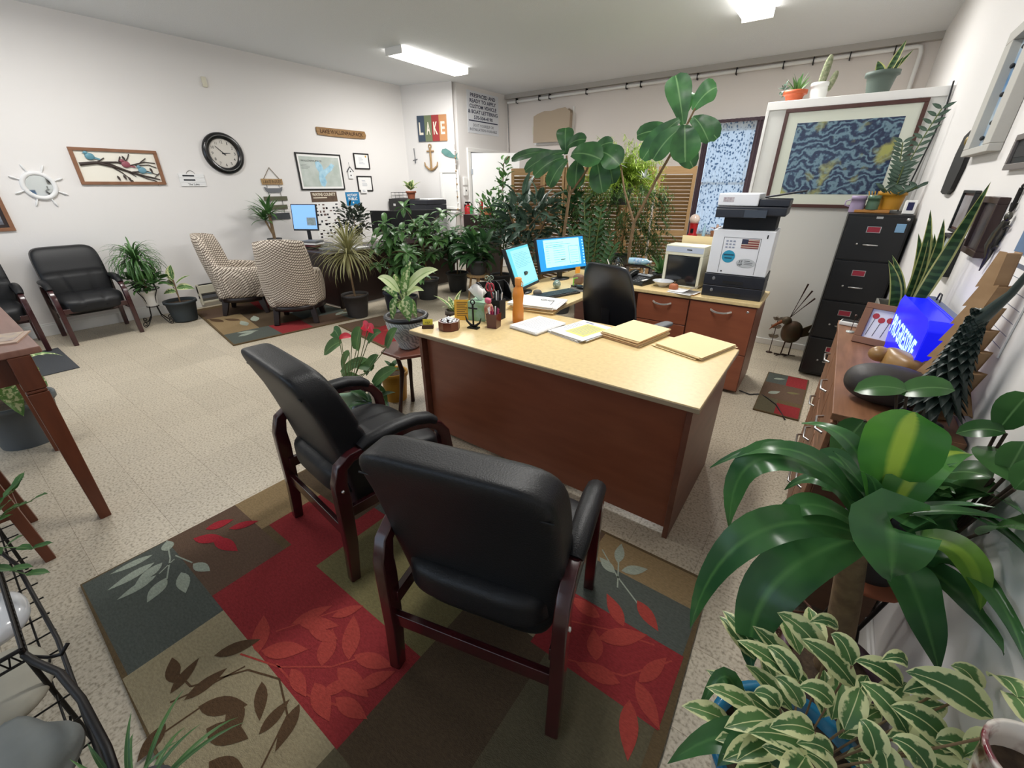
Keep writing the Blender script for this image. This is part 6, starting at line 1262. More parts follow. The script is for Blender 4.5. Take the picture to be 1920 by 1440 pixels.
sheets('folder_stack', 'thick stack of manila folders near the middle right of the desk', (-.79, 2.31, DZ), .25, .33, 12, -12, [mat('manila_brown', 'c79c72'), M_manila], th=.0031, seed=5, cat='folders', group='manila folders on the desk')
sheets('folder_stack', 'loose pile of manila folders at the right end of the desk', (-.46, 2.33, DZ), .27, .33, 7, -20, M_manila, th=.0028, jit=.02, seed=6, cat='folders', group='manila folders on the desk')
t = sheets('folder_stack', 'manila folders topped with white papers and glasses behind the orange bottle', (-1.585, 2.50, DZ), .34, .27, 12, 12, [M_manila] * 6 + [mat('manila_brown')] * 2 + [M_paper] * 4, th=.0045, jit=.015, seed=7, cat='folders', group='manila folders on the desk')
g_ = MB()
for s in (-1, 1): g_.tube([(.06 + s * .028 + .022 * math.cos(k * .5236), .02 + .017 * math.sin(k * .5236), .057) for k in range(13)], .0018, 6)
g_.tube([(.054, .02, .058), (.066, .02, .058)], .0018, 5).tube([(.11, .02, .057), (.12, -.09, .057)], .0018, 5)
o = g_.build('eyeglasses', M_grey, loc=(-1.585, 2.50, DZ + .0005)); o.rotation_euler = (0, 0, R(12)); tag(o, 'pair of thin-framed glasses on the white papers behind the bottle', 'glasses')
# keyboard, mouse, pad
t = T('keyboard', 'black computer keyboard on the side wing of the desk', 'keyboard', (-1.68, 2.90, DZ), 72); MB().b2(-.21, .21, -.07, .07, 0, .018).build('base', M_black, t, bevel=.004)
mb = MB()
for i in range(20):
    for j in range(5): mb.b2(-.2 + i * .02, -.183 + i * .02, -.06 + j * .024, -.04 + j * .024, .018, .023)
mb.build('keys', mat('key_grey', '2e3238', rough=.5), t)
o = thing1('mouse_pad', 'grey patterned mouse pad under the black mouse', 'mouse pad', MB().lathe([(.12, 0), (.12, .003)], 28), mat('pad_grey', '7a7670', rough=.9, noise=30, col2='3e3a38'), (-1.60, 3.24, DZ)); 
t = T('computer_mouse', 'black computer mouse on the round pad', 'mouse', (-1.62, 3.22, DZ + .0035), 60); MB().sbox((0, 0, .014), (.06, .10, .03), 2.6, 8).build('shell', M_black, t)
# monitors
def monitor(name, label, bl, br, h, lean, thick, scr, par_cat='monitor', group=None, stand=True, win=None):
    """bl, br: lower corners; lean: backward shift of the top edge"""
    a, b = V(bl), V(br); w = (b - a).length; mid = (a + b) / 2; rz = math.degrees(math.atan2((b - a).y, (b - a).x))
    t = T(name, label, par_cat, (mid.x, mid.y, DZ if stand is True else stand), rz, group); z0 = mid.z - (DZ if stand is True else stand); tl = -math.degrees(math.atan2(lean, h))
    M = TM((0, 0, z0), tl, 0, 0)
    MB().b2(-w / 2, w / 2, 0, thick, 0, h, M).build('housing', M_black, t, bevel=.004)
    s = MB().b2(-w / 2 + .012, w / 2 - .012, -.001, 0, .022, h - .012, M).build('screen', scr, t)
    if win: win(t, s, M, w, h)
    MB().rail([(0, thick + .005, z0 + h * .35), (0, thick + .04, z0 + .02), (0, thick + .04, .01)], .05, .02).build('stand_neck', M_black, t)
    MB().lathe([(.10, 0), (.10, .008), (.02, .016)], 24, c=(0, thick + .03, 0), sy=.7).build('stand_foot', M_black, t)
    return t
M_scrb = mat('screen_blue', '1f86c8', rough=.3, emit=.75); M_scrc = mat('screen_cyan_page', '9fe6ea', rough=.3, emit=.85); M_scrt = mat('screen_teal', '56b4c4', rough=.3, emit=.6); M_sink = mat('screen_ink', '4a8c98', rough=.3, emit=.3)
def win_a(t, s, M, w, h):
    MB().b2(-w * .36, w * .38, -.0018, -.001, .05, h - .022, M).build('document_window', M_scrc, s); mb = MB(); q = random.Random(8)
    for i in range(3): mb.b2(-w * .32, w * (.0 + .2 * q.random()), -.0022, -.0018, h - .05 - i * .018, h - .047 - i * .018, M)
    for i in range(8): mb.b2(-w * .18, w * .06, -.0022, -.0018, .09 + i * .02, .0925 + i * .02, M); mb.b2(-w * .33, -w * .27, -.0022, -.0018, .09 + i * .02, .0925 + i * .02, M)
    for x0, x1, z0, z1 in ((.14, .36, .07, .073), (.14, .36, .22, .223), (.14, .146, .07, .223), (.354, .36, .07, .223)): mb.b2(w * x0, w * x1, -.0022, -.0018, z0, z1, M)
    for i in range(5): mb.b2(w * .17, w * .33, -.0022, -.0018, .1 + i * .02, .102 + i * .02, M)
    mb.build('document_text', M_sink, s); mb = MB()
    for i in range(9): mb.b2(w * .44, w * .465, -.0018, -.001, .05 + i * .026, .062 + i * .026, M)
    mb.build('icons', M_scrc, s)
def win_b(t, s, M, w, h):
    MB().b2(-w * .34, w * .46, -.0018, -.001, .035, h - .03, M).build('document_window', mat('screen_pale_teal', '86ced8', emit=.6), s); mb = MB()
    for i in range(10): mb.b2(-w * .28, w * (.2 + .1 * (i % 3)), -.0022, -.0018, h - .06 - i * .012, h - .058 - i * .012, M)
    mb.build('document_text', M_sink, s)
monitor('monitor', 'larger bright cyan computer screen on the light desk, the right one of the pair', (-2.02, 3.20, .835), (-1.83, 3.74, .835), .31, .09, .03, M_scrb, group=None, win=win_a)
monitor('monitor', 'smaller teal computer screen tilted beside the brighter one on the light desk', (-1.86, 2.64, .805), (-1.93, 3.05, .805), .34, .13, .03, M_scrt, win=win_b)
# other clutter around the screens
t = T('desk_organizer', 'black curved desktop organizer with dividers left of the screens', 'organizer', (-1.97, 2.72, DZ), 60)
t.location = (-1.99, 2.50, DZ)
mb = MB(); mb.b2(-.12, .12, -.08, .08, 0, .01); mb.b2(-.12, .12, .07, .08, 0, .13); mb.build('tray', M_black, t)
for k in range(4): MB().prism([(-.07, .01), (.07, .01), (.07, .13), (.0, .12), (-.07, .06)], .006, TM((-.11 + k * .073, 0, 0), 0, 0, 90)).build('divider', M_black if k != 1 else M_grey, t)
t = T('wire_easel', 'small pale wire scroll holder left of the organizer', 'holder', (-1.90, 2.33, DZ), 20); mb = MB(); mb.tube([(-.05, 0, 0), (-.05, 0, .1), (-.02, 0, .16), (.0, 0, .2)], .003, 6).tube([(.05, 0, 0), (.05, 0, .1), (.02, 0, .16), (.0, 0, .2)], .003, 6); scroll(mb, (-.018, 0, .205), .018, 0, 1.2, .003); scroll(mb, (.018, 0, .205), .018, 3.14, 1.2, .003, s=-1); mb.tube([(-.05, 0, .02), (.05, 0, .02)], .003, 6); mb.tube([(0, 0, .02), (0, .05, 0)], .003, 5); mb.build('wire', mat('sage_wire', '8c9c90', rough=.4, metal=.3), t)
thing1('glass_globe', 'small glass paperweight globe between the two screens', 'paperweight', MB().ball((0, 0, .035), .035, n=8), mat('speckled_glass', 'a9b8a8', rough=.1, noise=40, col2='4a5a50', coat=.8), (-1.80, 3.12, DZ))
thing1('leather_box', 'small brown round-topped box behind the mouse', 'box', MB().sbox((0, 0, .04), (.09, .07, .08), 4, 8), mat('brown_leather', '7a5c4a', rough=.6), (-1.74, 3.40, DZ))
t = T('flower_cup', 'small cup of purple and yellow silk flowers under the large screen', 'cup', (-1.56, 3.44, DZ)); MB().lathe([(.025, 0), (.035, .06), (.031, .06), (0, .01)], 16).build('cup', mat('plum_cup', '4a1c34', rough=.3), t); mb = MB(); cloud(mb, (0, 0, .08), (.04, .04, .02), 30, .03, .02, seed=4); mb.build('flowers', mat('silk_flowers', 'a85a9c', noise=50, col2='d8b040'), t)
thing1('sticky_note', 'orange sticky note on the lower edge of the larger screen', 'note', MB().b2(-.03, .03, -.002, 0, -.03, .03), mat('orange_note', 'e6a23c', rough=.8), (-1.858, 3.60, .835), 72)
# office chair
oc = T('office_chair', 'black mesh-backed office chair on the far side of the desk, its back to us', 'chair', (-1.10, 2.98, 0), -14)
def fb2(o): return (o.x * (1 - .18 * max(0, o.z) / .27), o.y - .22 * (o.x ** 2) * -1 * 1.4 - .10 * ((o.z + .25) / .5), o.z)
MB().sbox((0, -.21, .80), (.46, .035, .56), 7, 16, fn=fb2).build('backrest', mat('black_mesh', '14171c', rough=.3, spec=.6), oc)
MB().rail([(0, -.245, .98), (0, -.26, .75), (0, -.24, .55), (0, -.1, .44)], .07, .025).build('back_spine', M_black, oc, bevel=.005)
MB().sbox((0, .04, .47), (.48, .46, .09), 4, 12).build('seat', mat('black_fabric', '17181b', rough=.9), oc)
for s in (-1, 1):
    MB().rail([(s * .27, 0, .46), (s * .29, 0, .52), (s * .29, 0, .64)], .04, .03, side=(0, 1, 0)).build('arm_post', M_black, oc); MB().sbox((s * .29, .0, .655), (.075, .25, .03), 4, 6).build('arm_pad', mat('grey_pad', '5d6064', rough=.6), oc)
MB().tube([(0, 0, .43), (0, 0, .12)], .03, 12).build('gas_column', M_black, oc)
for k in range(5):
    a = k * 1.2566; c, s = math.cos(a), math.sin(a); l_ = MB().rail([(0, 0, .12), (.15 * c, .15 * s, .10), (.29 * c, .29 * s, .075)], .04, .03, side=(-s, c, 0)).build('leg', M_black, oc); MB().lathe([(.028, -.02), (.028, .02)], 14, M=TM((.29 * c, .29 * s, .0295), 90, 0, math.degrees(a))).build('caster', M_blackmatte, l_)
# ================================================================ on the credenza
t = T('desk_phone', 'black office phone with handset and grey display on the credenza', 'phone', (-1.31, 3.74, DZ), -12); MB().prism([(-.1, 0), (.1, 0), (.1, .02), (-.1, .07)], .20, TM((0, 0, 0), 0, 0, -90) @ TM((0, .1, 0))).build('base', M_black, t, bevel=.004)
def slope(y): return .02 + .05 * (y + .1) / .2
mb = MB()
for i in range(3):
    for j in range(4): y = -.07 + j * .028; mb.box((-.005 + i * .025, y, slope(y) + .002), (.017, .014, .006))
mb.build('keys', M_grey, t); MB().box((.02, .07, slope(.07) + .004), (.13, .045, .01), TM(rx=0)).build('display_panel', mat('phone_grey', 'b0b3b6', rough=.4), t); MB().box((.005, .07, slope(.07) + .010), (.06, .02, .003)).build('display', M_ink, t); MB().box((.08, -.02, slope(-.02) + .003), (.022, .1, .006)).build('label_strip', M_paper, t)
MB().sbox((-.08, 0, .075), (.045, .2, .04), 4, 8, fn=lambda o: (o.x, o.y, o.z + .02 * (o.y / .1) ** 2 * -1 + .25 * o.y)).build('handset', M_black, t)
mb = MB().tube([(-.085 + .006 * math.cos(i * 1.2), -.10 - .0015 * i, .04 - .0004 * i + .006 * math.sin(i * 1.2)) for i in range(20)], .002, 5); mb.build('coiled_cord', M_black, t)
t = T('desk_fan', 'small round black desk fan on the credenza behind the phone', 'fan', (-1.60, 3.93, DZ), -15); mb = MB()
for r in (.085, .06, .035): mb.tube([(r * math.cos(i * .349), -.02, .10 + r * math.sin(i * .349)) for i in range(19)], .0025, 5)
for k in range(12): a = k * .5236; mb.tube([(.02 * math.cos(a), -.022, .10 + .02 * math.sin(a)), (.085 * math.cos(a), -.02, .10 + .085 * math.sin(a))], .0015, 4)
mb.build('guard', M_black, t); mb = MB().lathe([(.018, -.02), (.018, .02), (0, .022)], 14, M=TM((0, 0, .10), 90))
for k in range(4): mb.leaf((0, -.005, .10), (math.cos(k * 1.571), 0, math.sin(k * 1.571)), .075, .05, .1, 'obov', n=4, up=(.2, -1, 0))
mb.build('blades', mat('chrome_blade', '8c8c8c', rough=.2, metal=.8), t); MB().rail([(0, .02, .10), (0, .03, .05), (0, 0, .008)], .03, .015).build('stand', M_black, t); MB().lathe([(.05, 0), (.05, .008), (0, .012)], 18).build('base', M_black, t)
t = T('plastic_bottle', 'blue-labelled plastic water bottle lying on the plant ledge behind the phone', 'bottle', (-1.42, 4.01, .90), 8); MB().lathe([(.03, 0), (.032, .03), (.030, .12), (.03, .16), (.012, .19), (.012, .20)], 18, M=TM((-.1, 0, 0), 0, 90)).build('body', mat('pale_blue_plastic', '9fc4d8', rough=.1, spec=.6), t); MB().lathe([(.0325, .05), (.0325, .12)], 18, M=TM((-.1, 0, 0), 0, 90)).build('label', mat('bottle_label', '3c82b8', rough=.4, noise=60, col2='c8d4dc'), t); MB().lathe([(.014, .195), (.014, .212), (0, .212)], 14, M=TM((-.1, 0, 0), 0, 90)).build('cap', M_paper, t)
t = T('desk_riser', 'narrow dark shelf riser at the back of the credenza behind the phone', 'shelf', (-1.42, 4.01, DZ)); MB().b2(-.13, .13, -.04, .04, .095, .11).build('shelf_top', M_wenge, t)
for x in (-.12, .11): MB().b2(x, x + .01, -.04, .04, 0, .095).build('side', M_wenge, t)
t = T('number_card', 'small white card with a number standing left of the fan', 'card', (-1.80, 3.92, DZ), -10); MB().b2(-.035, .035, -.003, .003, .005, .085).build('card', M_paper, t); mb = MB(); text(mb, '47', .04, .035, TM((0, -.0035, .045))); mb.build('lettering', M_ink, t); MB().b2(-.02, .02, -.015, .015, 0, .006).build('foot', M_paper, t)
t = T('antler_figure', 'tiny white V-shaped figure between the number card and the fan', 'figurine', (-1.695, 3.98, DZ)); MB().tube([(0, 0, .0), (0, 0, .06), (-.04, 0, .14)], [.012, .008, .004], 8).tube([(0, 0, .06), (.05, 0, .12)], [.008, .004], 8).build('figure', M_whitewash, t)
t = T('striped_plant', 'leafy green plant in a low pot between the phone and the boxed unit', 'potted plant', (-1.20, 3.98, DZ)); mb = MB(); rosette(mb, (0, 0, .05), 16, .2, .045, 20, 85, .6, 'lance', seed=111); mb.build('leaves', LG['mid'], t); pot(t, .06, .07, M_darkpot)
t = T('glass_bowl', 'shallow white bowl on the credenza right of the phone', 'bowl', (-1.09, 3.73, DZ)); MB().lathe([(.03, 0), (.035, .006), (.085, .045), (.09, .05), (.085, .05), (.03, .012), (0, .012)], 32).build('bowl', mat('white_ceramic', 'd9dbe0', rough=.15, coat=.6), t)
t = T('clay_pumpkin', 'little orange-brown clay pot with a dark lid beside the bowl', 'ornament', (-.965, 3.62, DZ)); MB().sbox((0, 0, .03), (.075, .075, .06), 2.4, 8).build('body', mat('orange_clay', 'a8603c', rough=.6), t); MB().tube([(0, 0, .055), (.006, 0, .075)], .006, 6).build('stem', M_bark, t)
sheets('letter_pile', 'crumpled opened letters and an orange envelope in front of the copier', (-.865, 3.60, DZ), .20, .14, 5, -10, [mat('orange_note'), M_paper, M_paper, M_paper, M_paper], th=.003, jit=.02, seed=12, group=None, curl=.05)
t = T('framed_unit', 'white upright box with a dark glossy front panel left of the copier', 'appliance', (-.965, 3.90, DZ), -4); mb = MB()
for x0, x1, z0, z1 in ((-.16, .16, .26, .34), (-.16, -.135, 0, .26), (.135, .16, 0, .26), (-.16, .16, 0, .012)): mb.b2(x0, x1, -.10, .10, z0, z1)
mb.b2(-.16, .16, .09, .10, 0, .34); mb.build('case', mat('cream_case', 'd6d2bc', rough=.5), t, bevel=.004); MB().b2(-.135, .135, -.092, .08, .012, .26).build('front_panel', mat('smoked_panel', '1f2226', rough=.12, coat=.5), t, bevel=.01)
MB().b2(-.155, .155, -.1015, -.1, .285, .33).build('top_strip', mat('pale_blue_strip', 'b4bccc'), t); l = MB(); lines(l, .07, 1, .31, .02, -.102, x0=.02, hh=.008); l.build('print', M_ink, t)
t = sheets('file_folder_upright', 'large manila folders standing behind the boxed unit', (-.88, 4.045, DZ), .02, .02, 1, 0, M_manila, group=None, cat='folders'); 
for k in kids(t): bpy.data.objects.remove(k)
for k in range(3): MB().b2(-.19, .21 - k * .02, -.002, .002, 0, .40 - k * .012, TM((0, -.008 + k * .007, 0))).build('folder', M_manila, t)
# copier
cp = T('copier', 'white and black office copier with flag and round teal stickers on the credenza', 'printer', (-.535, 3.80, DZ), 2)
M_cw = mat('copier_white', 'dfe1e6', rough=.35); M_cb = mat('copier_black', '1d2029', rough=.4)
MB().b2(-.21, .21, -.19, .2, .0, .085).build('paper_tray', M_cb, cp, bevel=.004); MB().b2(-.21, .21, -.19, .2, .088, .175).build('paper_tray', M_cb, cp, bevel=.004)
for z in (.02, .11): MB().b2(-.07, .07, -.195, -.185, z, z + .02).build('tray_grip', M_blackmatte, cp); MB().ball((-.14, -.191, z + .03), (.012, .003, .014), n=4).build('tray_mark', M_grey, cp)
MB().b2(-.205, .205, -.185, .2, .178, .50).build('body', M_cw, cp, bevel=.006)
mb = MB()
for x0, x1, z0, z1 in ((-.125, .125, .445, .448), (-.125, -.122, .19, .445), (.122, .125, .19, .445)): mb.b2(x0, x1, -.1862, -.185, z0, z1)
mb.build('door_outline', M_grey, cp)
MB().b2(-.16, .185, -.12, .19, .50, .60).build('output_bay', mat('copier_cavity', '111318', rough=.7), cp)
MB().b2(-.215, .235, -.20, .2, .60, .66).build('scanner', M_cb, cp, bevel=.008); MB().b2(-.21, .06, -.235, -.19, .585, .645, TM((0, 0, 0))).build('control_panel', M_cb, cp, bevel=.006); MB().b2(-.02, .12, -.238, -.234, .59, .64).build('touch_screen', mat('dark_display', '2b2e35', rough=.15), cp)
MB().b2(-.215, .05, -.2, .19, .662, .745).build('feeder_cover', M_cw, cp, bevel=.008); MB().b2(.05, .24, -.18, .17, .662, .71).build('feeder_base', M_cb, cp, bevel=.006)
MB().b2(0, .24, -.15, .14, 0, .012, TM((.08, 0, .715), 0, -10)).build('document_tray', M_cb, cp, bevel=.004)
mb = MB(); mb.b2(-.18, -.11, -.2015, -.2, .69, .72); mb.build('warning_label', mat('label_print', '8c7c84', noise=80, col2='c8c4c8'), cp)
# stickers: flag, round, oval
fl = MB().b2(-.0, .115, -.1868, -.1855, .375, .44).build('flag_sticker', mat('flag_red', '7c3434', rough=.7), cp)
mb = MB()
for i in range(4): mb.b2(0, .115, -.1872, -.1868, .382 + i * .016, .388 + i * .016)
mb.build('flag_stripe', mat('flag_cream', 'c0b0a0'), fl); MB().b2(0, .042, -.1875, -.187, .405, .44).build('flag_canton', mat('flag_navy', '2b3048'), fl)
rs = MB().lathe([(0, .1868), (.045, .1862)], 28, M=TM((-.07, 0, .31), 90)).build('round_sticker', mat('sticker_teal', '2a92b4', rough=.5), cp)
mb = MB(); mb.b2(-.105, -.035, -.1875, -.187, .318, .328); mb.b2(-.095, -.045, -.1875, -.187, .295, .303); mb.build('sticker_band', mat('sticker_navy', '1c4a60'), rs)
mb = MB().prism([(x, z) for x, z in circ(.065, 20, .055, .27, 1)] , .0012, TM((0, -.1858, 0))); mb.v = [(x, y, .27 + (z - .27) * .5) for x, y, z in mb.v]; ov = mb.build('oval_sticker', mat('sticker_silver', 'b8bcc0', rough=.4), cp)
mb = MB(); text(mb, '37', .026, .018, TM((.02, -.1874, .28))); text(mb, 'HP', .028, .016, TM((.02, -.1874, .258))); lines(mb, .06, 3, .285, .012, -.187, x0=.045, hh=.003); mb.build('lettering', M_ink, ov)
mb = MB()
for i in range(3):
    for j in range(3): mb.b2(-.105 + i * .024, -.09 + i * .024, -.187, -.1862, .372 + j * .022, .382 + j * .022)
mb.build('pictograms', mat('grey_print'), cp); MB().b2(-.105, -.095, -.187, -.1862, .195, .205).build('button', M_ink, cp); MB().b2(.155, .163, -.187, -.1855, .45, .475).build('indicator', M_ink, cp)
# things by the window on a small table
t = T('window_table', 'small wooden table by the back window holding a red gumball machine', 'table', (-1.50, 7.35, 0)); MB().b2(-.35, .35, -.25, .25, .80, .83).build('table_top', M_rust, t)
for sx in (-1, 1):
    for sy in (-1, 1): MB().b2(sx * .31 - .02, sx * .31 + .02, sy * .21 - .02, sy * .21 + .02, 0, .80).build('leg', M_rust, t)
t = T('gumball_machine', 'red gumball machine with a glass globe by the lace curtain', 'gumball machine', (-1.77, 7.2, .831)); MB().lathe([(.07, 0), (.075, .02), (.055, .05), (.06, .17), (.07, .19)], 20).build('base', M_red, t); MB().ball((0, 0, .25), .075, n=8).build('globe', mat('gumball_glass', 'd8b8a8', rough=.1, noise=70, col2='e8e0d8', coat=.8), t); MB().b2(-.02, .02, -.072, -.055, .06, .12).build('dispenser', M_black, t)
t = T('wicker_basket', 'small brown wicker basket on the window table', 'basket', (-1.42, 7.18, .831)); MB().lathe([(.07, 0), (.09, .1), (.085, .1), (.06, .01), (0, .01)], 20).build('basket', mat('wicker', '8a5a3c', rough=.8, bump=1, bscale=40), t); mb = MB(); cloud(mb, (0, 0, .12), (.06, .06, .03), 30, .05, .03, seed=8); mb.build('dried_flowers', mat('dried_flowers', 'a87860', noise=40, col2='c8b0a0'), t)
thing1('glass_bottle', 'slim clear bottle between the gumball machine and the basket', 'bottle', MB().lathe([(.025, 0), (.027, .12), (.012, .16), (.012, .2)], 16), mat('pale_blue_plastic'), (-1.60, 7.17, .831))
# ================================================================ on the dresser
WZ = .8855
t = T('poppy_picture', 'small wooden frame with red poppies on white, leaning on the planter', 'picture', (.285, 2.44, WZ), -18); M6 = TM((0, 0, 0), -14)
mb = MB()
for x0, x1, z0, z1 in ((-.09, .09, .16, .185), (-.09, .09, 0, .03), (-.09, -.06, .03, .16), (.06, .09, .03, .16)): mb.b2(x0, x1, -.012, .012, z0, z1, M6)
mb.build('frame', M_frameoak, t, bevel=.002); MB().b2(-.06, .06, -.002, .008, .03, .16, M6).build('mount', M_paper, t); mb = MB(); 
for x, z in ((-.04, .13), (-.015, .115), (.015, .12), (.042, .10)): mb.lathe([(0, .0035), (.013, .003)], 10, M=M6 @ TM((x, 0, z), 90))
mb.build('poppies', mat('poppy_red', 'b8343c'), t); mb = MB()
for x, z in ((-.04, .13), (-.015, .115), (.015, .12), (.042, .10)): mb.prism([(x - .001, z - .01), (x + .001, z - .01), (x - .009, .04), (x - .011, .04)], .0006, M6 @ TM((0, -.0022, 0)))
mb.build('poppy_stems', M_ink, t)
t = T('progressive_sign', 'bright blue illuminated box sign reading PROGRESSIVE on the dresser', 'sign', (.385, 2.21, WZ), -86); bm = mat('lit_blue', '060ac8', rough=.3, emit=.75, emitcol='0c18f0')
MB().prism([(-.245, 0), (.245, 0), (.245, .21), (.21, .24), (-.21, .24), (-.245, .21)], .075, TM((0, .02, 0))).build('lit_face', bm, t, bevel=.006)
MB().b2(-.245, .245, .021, .05, 0, .245).build('back_housing', mat('slate_housing', '5a6486', rough=.4), t, bevel=.004); mb = MB(); text(mb, 'PROGRESSIVE', .43, .08, TM((-.01, -.0555, .12)), bold=True, depth=.001); mb.build('lettering', mat('lit_white', 'c8f6ff', emit=.8, emitcol='bdf2ff'), t)
MB().tube([(-.16, .035, .245), (-.15, .035, .275), (-.12, .035, .275), (-.11, .035, .245)], .003, 6).build('cable_loop', M_black, t)
t = T('river_stone', 'smooth black oval river stone on the near end of the dresser', 'stone', (.275, 1.755, WZ)); MB().sbox((0, 0, .065), (.235, .16, .13), 2.3, 12).build('stone', mat('black_stone', '2b2828', rough=.55, noise=10, col2='3a3533', bump=.2), t)
t = T('wood_carving', 'carved golden wooden bird with a pointed tail, behind the black stone', 'carving', (.325, 2.02, WZ), 30); mc = mat('golden_wood', 'a5814e', rough=.35, noise=9, col2='7c5a34', stretch=(3, 1, 1))
MB().sbox((0, 0, .055), (.10, .17, .11), 2.5, 10, fn=lambda o: (o.x * (1 - .5 * max(0, o.y) / .08), o.y, o.z + .25 * o.y * o.y * 8)).build('body', mc, t); MB().tube([(.03, -.06, .08), (.05, -.1, .105), (.075, -.13, .11)], [.03, .02, .004], 8).build('tail', mc, t); MB().ball((-.03, .07, .075), (.035, .035, .03), n=6).build('head', mc, t)
t = T('wooden_tree', 'flat jagged pale wooden tree cut-out leaning near the wall', 'carving', (.405, 1.76, WZ), -66)
pts = [(-.025, 0), (-.03, .05), (-.115, .045), (-.075, .11), (-.10, .105), (-.062, .17), (-.085, .165), (-.05, .23), (-.07, .225), (-.038, .29), (-.056, .285), (-.026, .35), (-.042, .345), (-.016, .41), (-.03, .405), (-.008, .50), (.012, .50), (.018, .41), (.034, .415), (.02, .35), (.046, .355), (.03, .29), (.06, .295), (.042, .23), (.074, .235), (.056, .17), (.09, .175), (.07, .11), (.115, .05), (.03, .05), (.025, 0)]
MB().prism(pts, .035, TM((0, .018, 0))).build('tree_body', mat('pale_carved_wood', 'ab8a66', rough=.6, noise=7, col2='8c6c4a', stretch=(1, 1, 3)), t, bevel=.004); MB().b2(-.05, .05, -.03, .022, 0, .012).build('foot', mat('pale_carved_wood'), t)
t = T('green_tree_carving', 'dark green carved fir tree with layered boughs and a long bare tip', 'carving', (.375, 1.60 + .03, WZ)); mg_ = mat('dark_green_paint', '26342f', rough=.4, bump=.4, bscale=30)
mb = MB(); q = random.Random(9)
for k in range(13):
    z = .06 + k * .021; r = .082 * (1 - k / 15.5); n = 11
    for i in range(n): a = i * 6.283 / n + k * .35; mb.leaf((0, 0, z + .05), (math.cos(a), math.sin(a), -.75), r * 1.25, .035, .25, 'lance', n=4, fold=.3)
mb.build('boughs', mg_, t); MB().tube([(0, 0, 0), (0, 0, .06), (0, 0, .33), (.03, -.03, .42), (.045, -.05, .52)], [.022, .018, .02, .009, .006], 10).build('trunk', mg_, t); MB().lathe([(.045, 0), (.04, .015), (0, .018)], 16).build('base', mg_, t)
t = T('pine_cone', 'brown pine cone standing on the far end of the dresser', 'pine cone', (.24, 2.56, WZ)); mb = MB()
for k in range(9):
    z = .012 + k * .011; r = .032 * math.sin(math.pi * (k + 1.5) / 11) + .006
    for i in range(9): a = i * .698 + k * .4; mb.leaf((r * .3 * math.cos(a), r * .3 * math.sin(a), z), (math.cos(a), math.sin(a), .35), r * .9, .018, -.3, 'ovate', n=3, fold=.2)
mb.build('scales', mat('cone_brown', '4c3430', rough=.7, noise=40, col2='6e5448'), t); MB().tube([(0, 0, 0), (0, 0, .1)], [.014, .006], 8).build('core', mat('cone_brown'), t)
t = T('card_reader', 'flat white and black device on the far left corner of the dresser', 'device', (.21, 2.76, WZ), -12); MB().b2(-.06, .06, -.03, .03, 0, .022).build('case', M_white, t, bevel=.005); MB().b2(-.054, .054, -.024, .024, .022, .024).build('top_plate', M_black, t)
t = T('glass_ornament', 'tiny brass and glass bird on a wire next to the pine cone', 'ornament', (.195, 2.62, WZ)); MB().lathe([(.018, 0), (.018, .006), (0, .008)], 14).build('base', mat('clear_acrylic', 'c8ccc8', rough=.1, spec=.6), t); MB().tube([(0, 0, .006), (0, 0, .08)], .0015, 5).build('wire', M_bronze, t); MB().ball((0, 0, .085), (.006, .014, .007), n=4).build('bird', M_bronze, t)
# ================================================================ metal bird and floor things at the back right
t = T('metal_bird', 'rusty green metal bird with long tail feathers standing on the floor by the white box', 'sculpture', (-.085, 4.78, 0), 20); mr = mat('rusty_green_metal', '4a4a34', rough=.5, metal=.3, noise=14, col2='5e4030')
MB().sbox((0, 0, .25), (.18, .14, .22), 2.2, 10).build('body', mr, t); MB().ball((-.07, 0, .36), (.045, .04, .04), n=6).build('head', mr, t); MB().tube([(-.1, 0, .355), (-.17, 0, .30), (-.2, 0, .26)], [.018, .012, .002], 8).build('beak', mat('rust_orange', '8f5230', rough=.5, metal=.3), t)
for s in (-1, 1):
    l_ = MB().tube([(s * .03, 0, .15), (s * .035, .01, .01)], .006, 6).build('leg', M_bronze, t); mb = MB()
    for a in (-.6, 0, .6, 3.14): mb.tube([(s * .035, .01, .008), (s * .035 - .06 * math.cos(a), .01 + .06 * math.sin(a), .004)], .004, 5)
    mb.build('foot', M_bronze, l_)
for dx, dz in ((.12, .27), (.16, .2), (.07, .33)): MB().tube([(-.05, 0, .39), (-.05 + dx * .5, 0, .39 + dz * .5), (-.05 + dx, 0, .39 + dz)], [.003, .003, .008], 6).build('crest_feather', M_bronze, t)
MB().prism([(.06, .28), (.16, .34), (.14, .26), (.19, .24), (.08, .2)], .01, TM((0, .005, 0))).build('tail', mr, t)
t = T('metal_flower', 'pale metal flower ornament on the floor left of the metal bird', 'sculpture', (-.225, 4.80, 0)); mb = MB()
for z in (.16, .26, .34):
    for i in range(7): a = i * .898; mb.leaf((0, 0, z), (math.cos(a), math.sin(a) * .4, .5), .055, .03, .2, 'ovate', n=4, up=(0, -1, .2))
mb.build('petals', mat('pewter_pale', '8c8478', rough=.5, metal=.3), t); MB().tube([(0, 0, 0), (0, 0, .34)], .004, 6).lathe([(.03, 0), (.03, .006), (0, .008)], 12).build('stem', M_bronze, t)
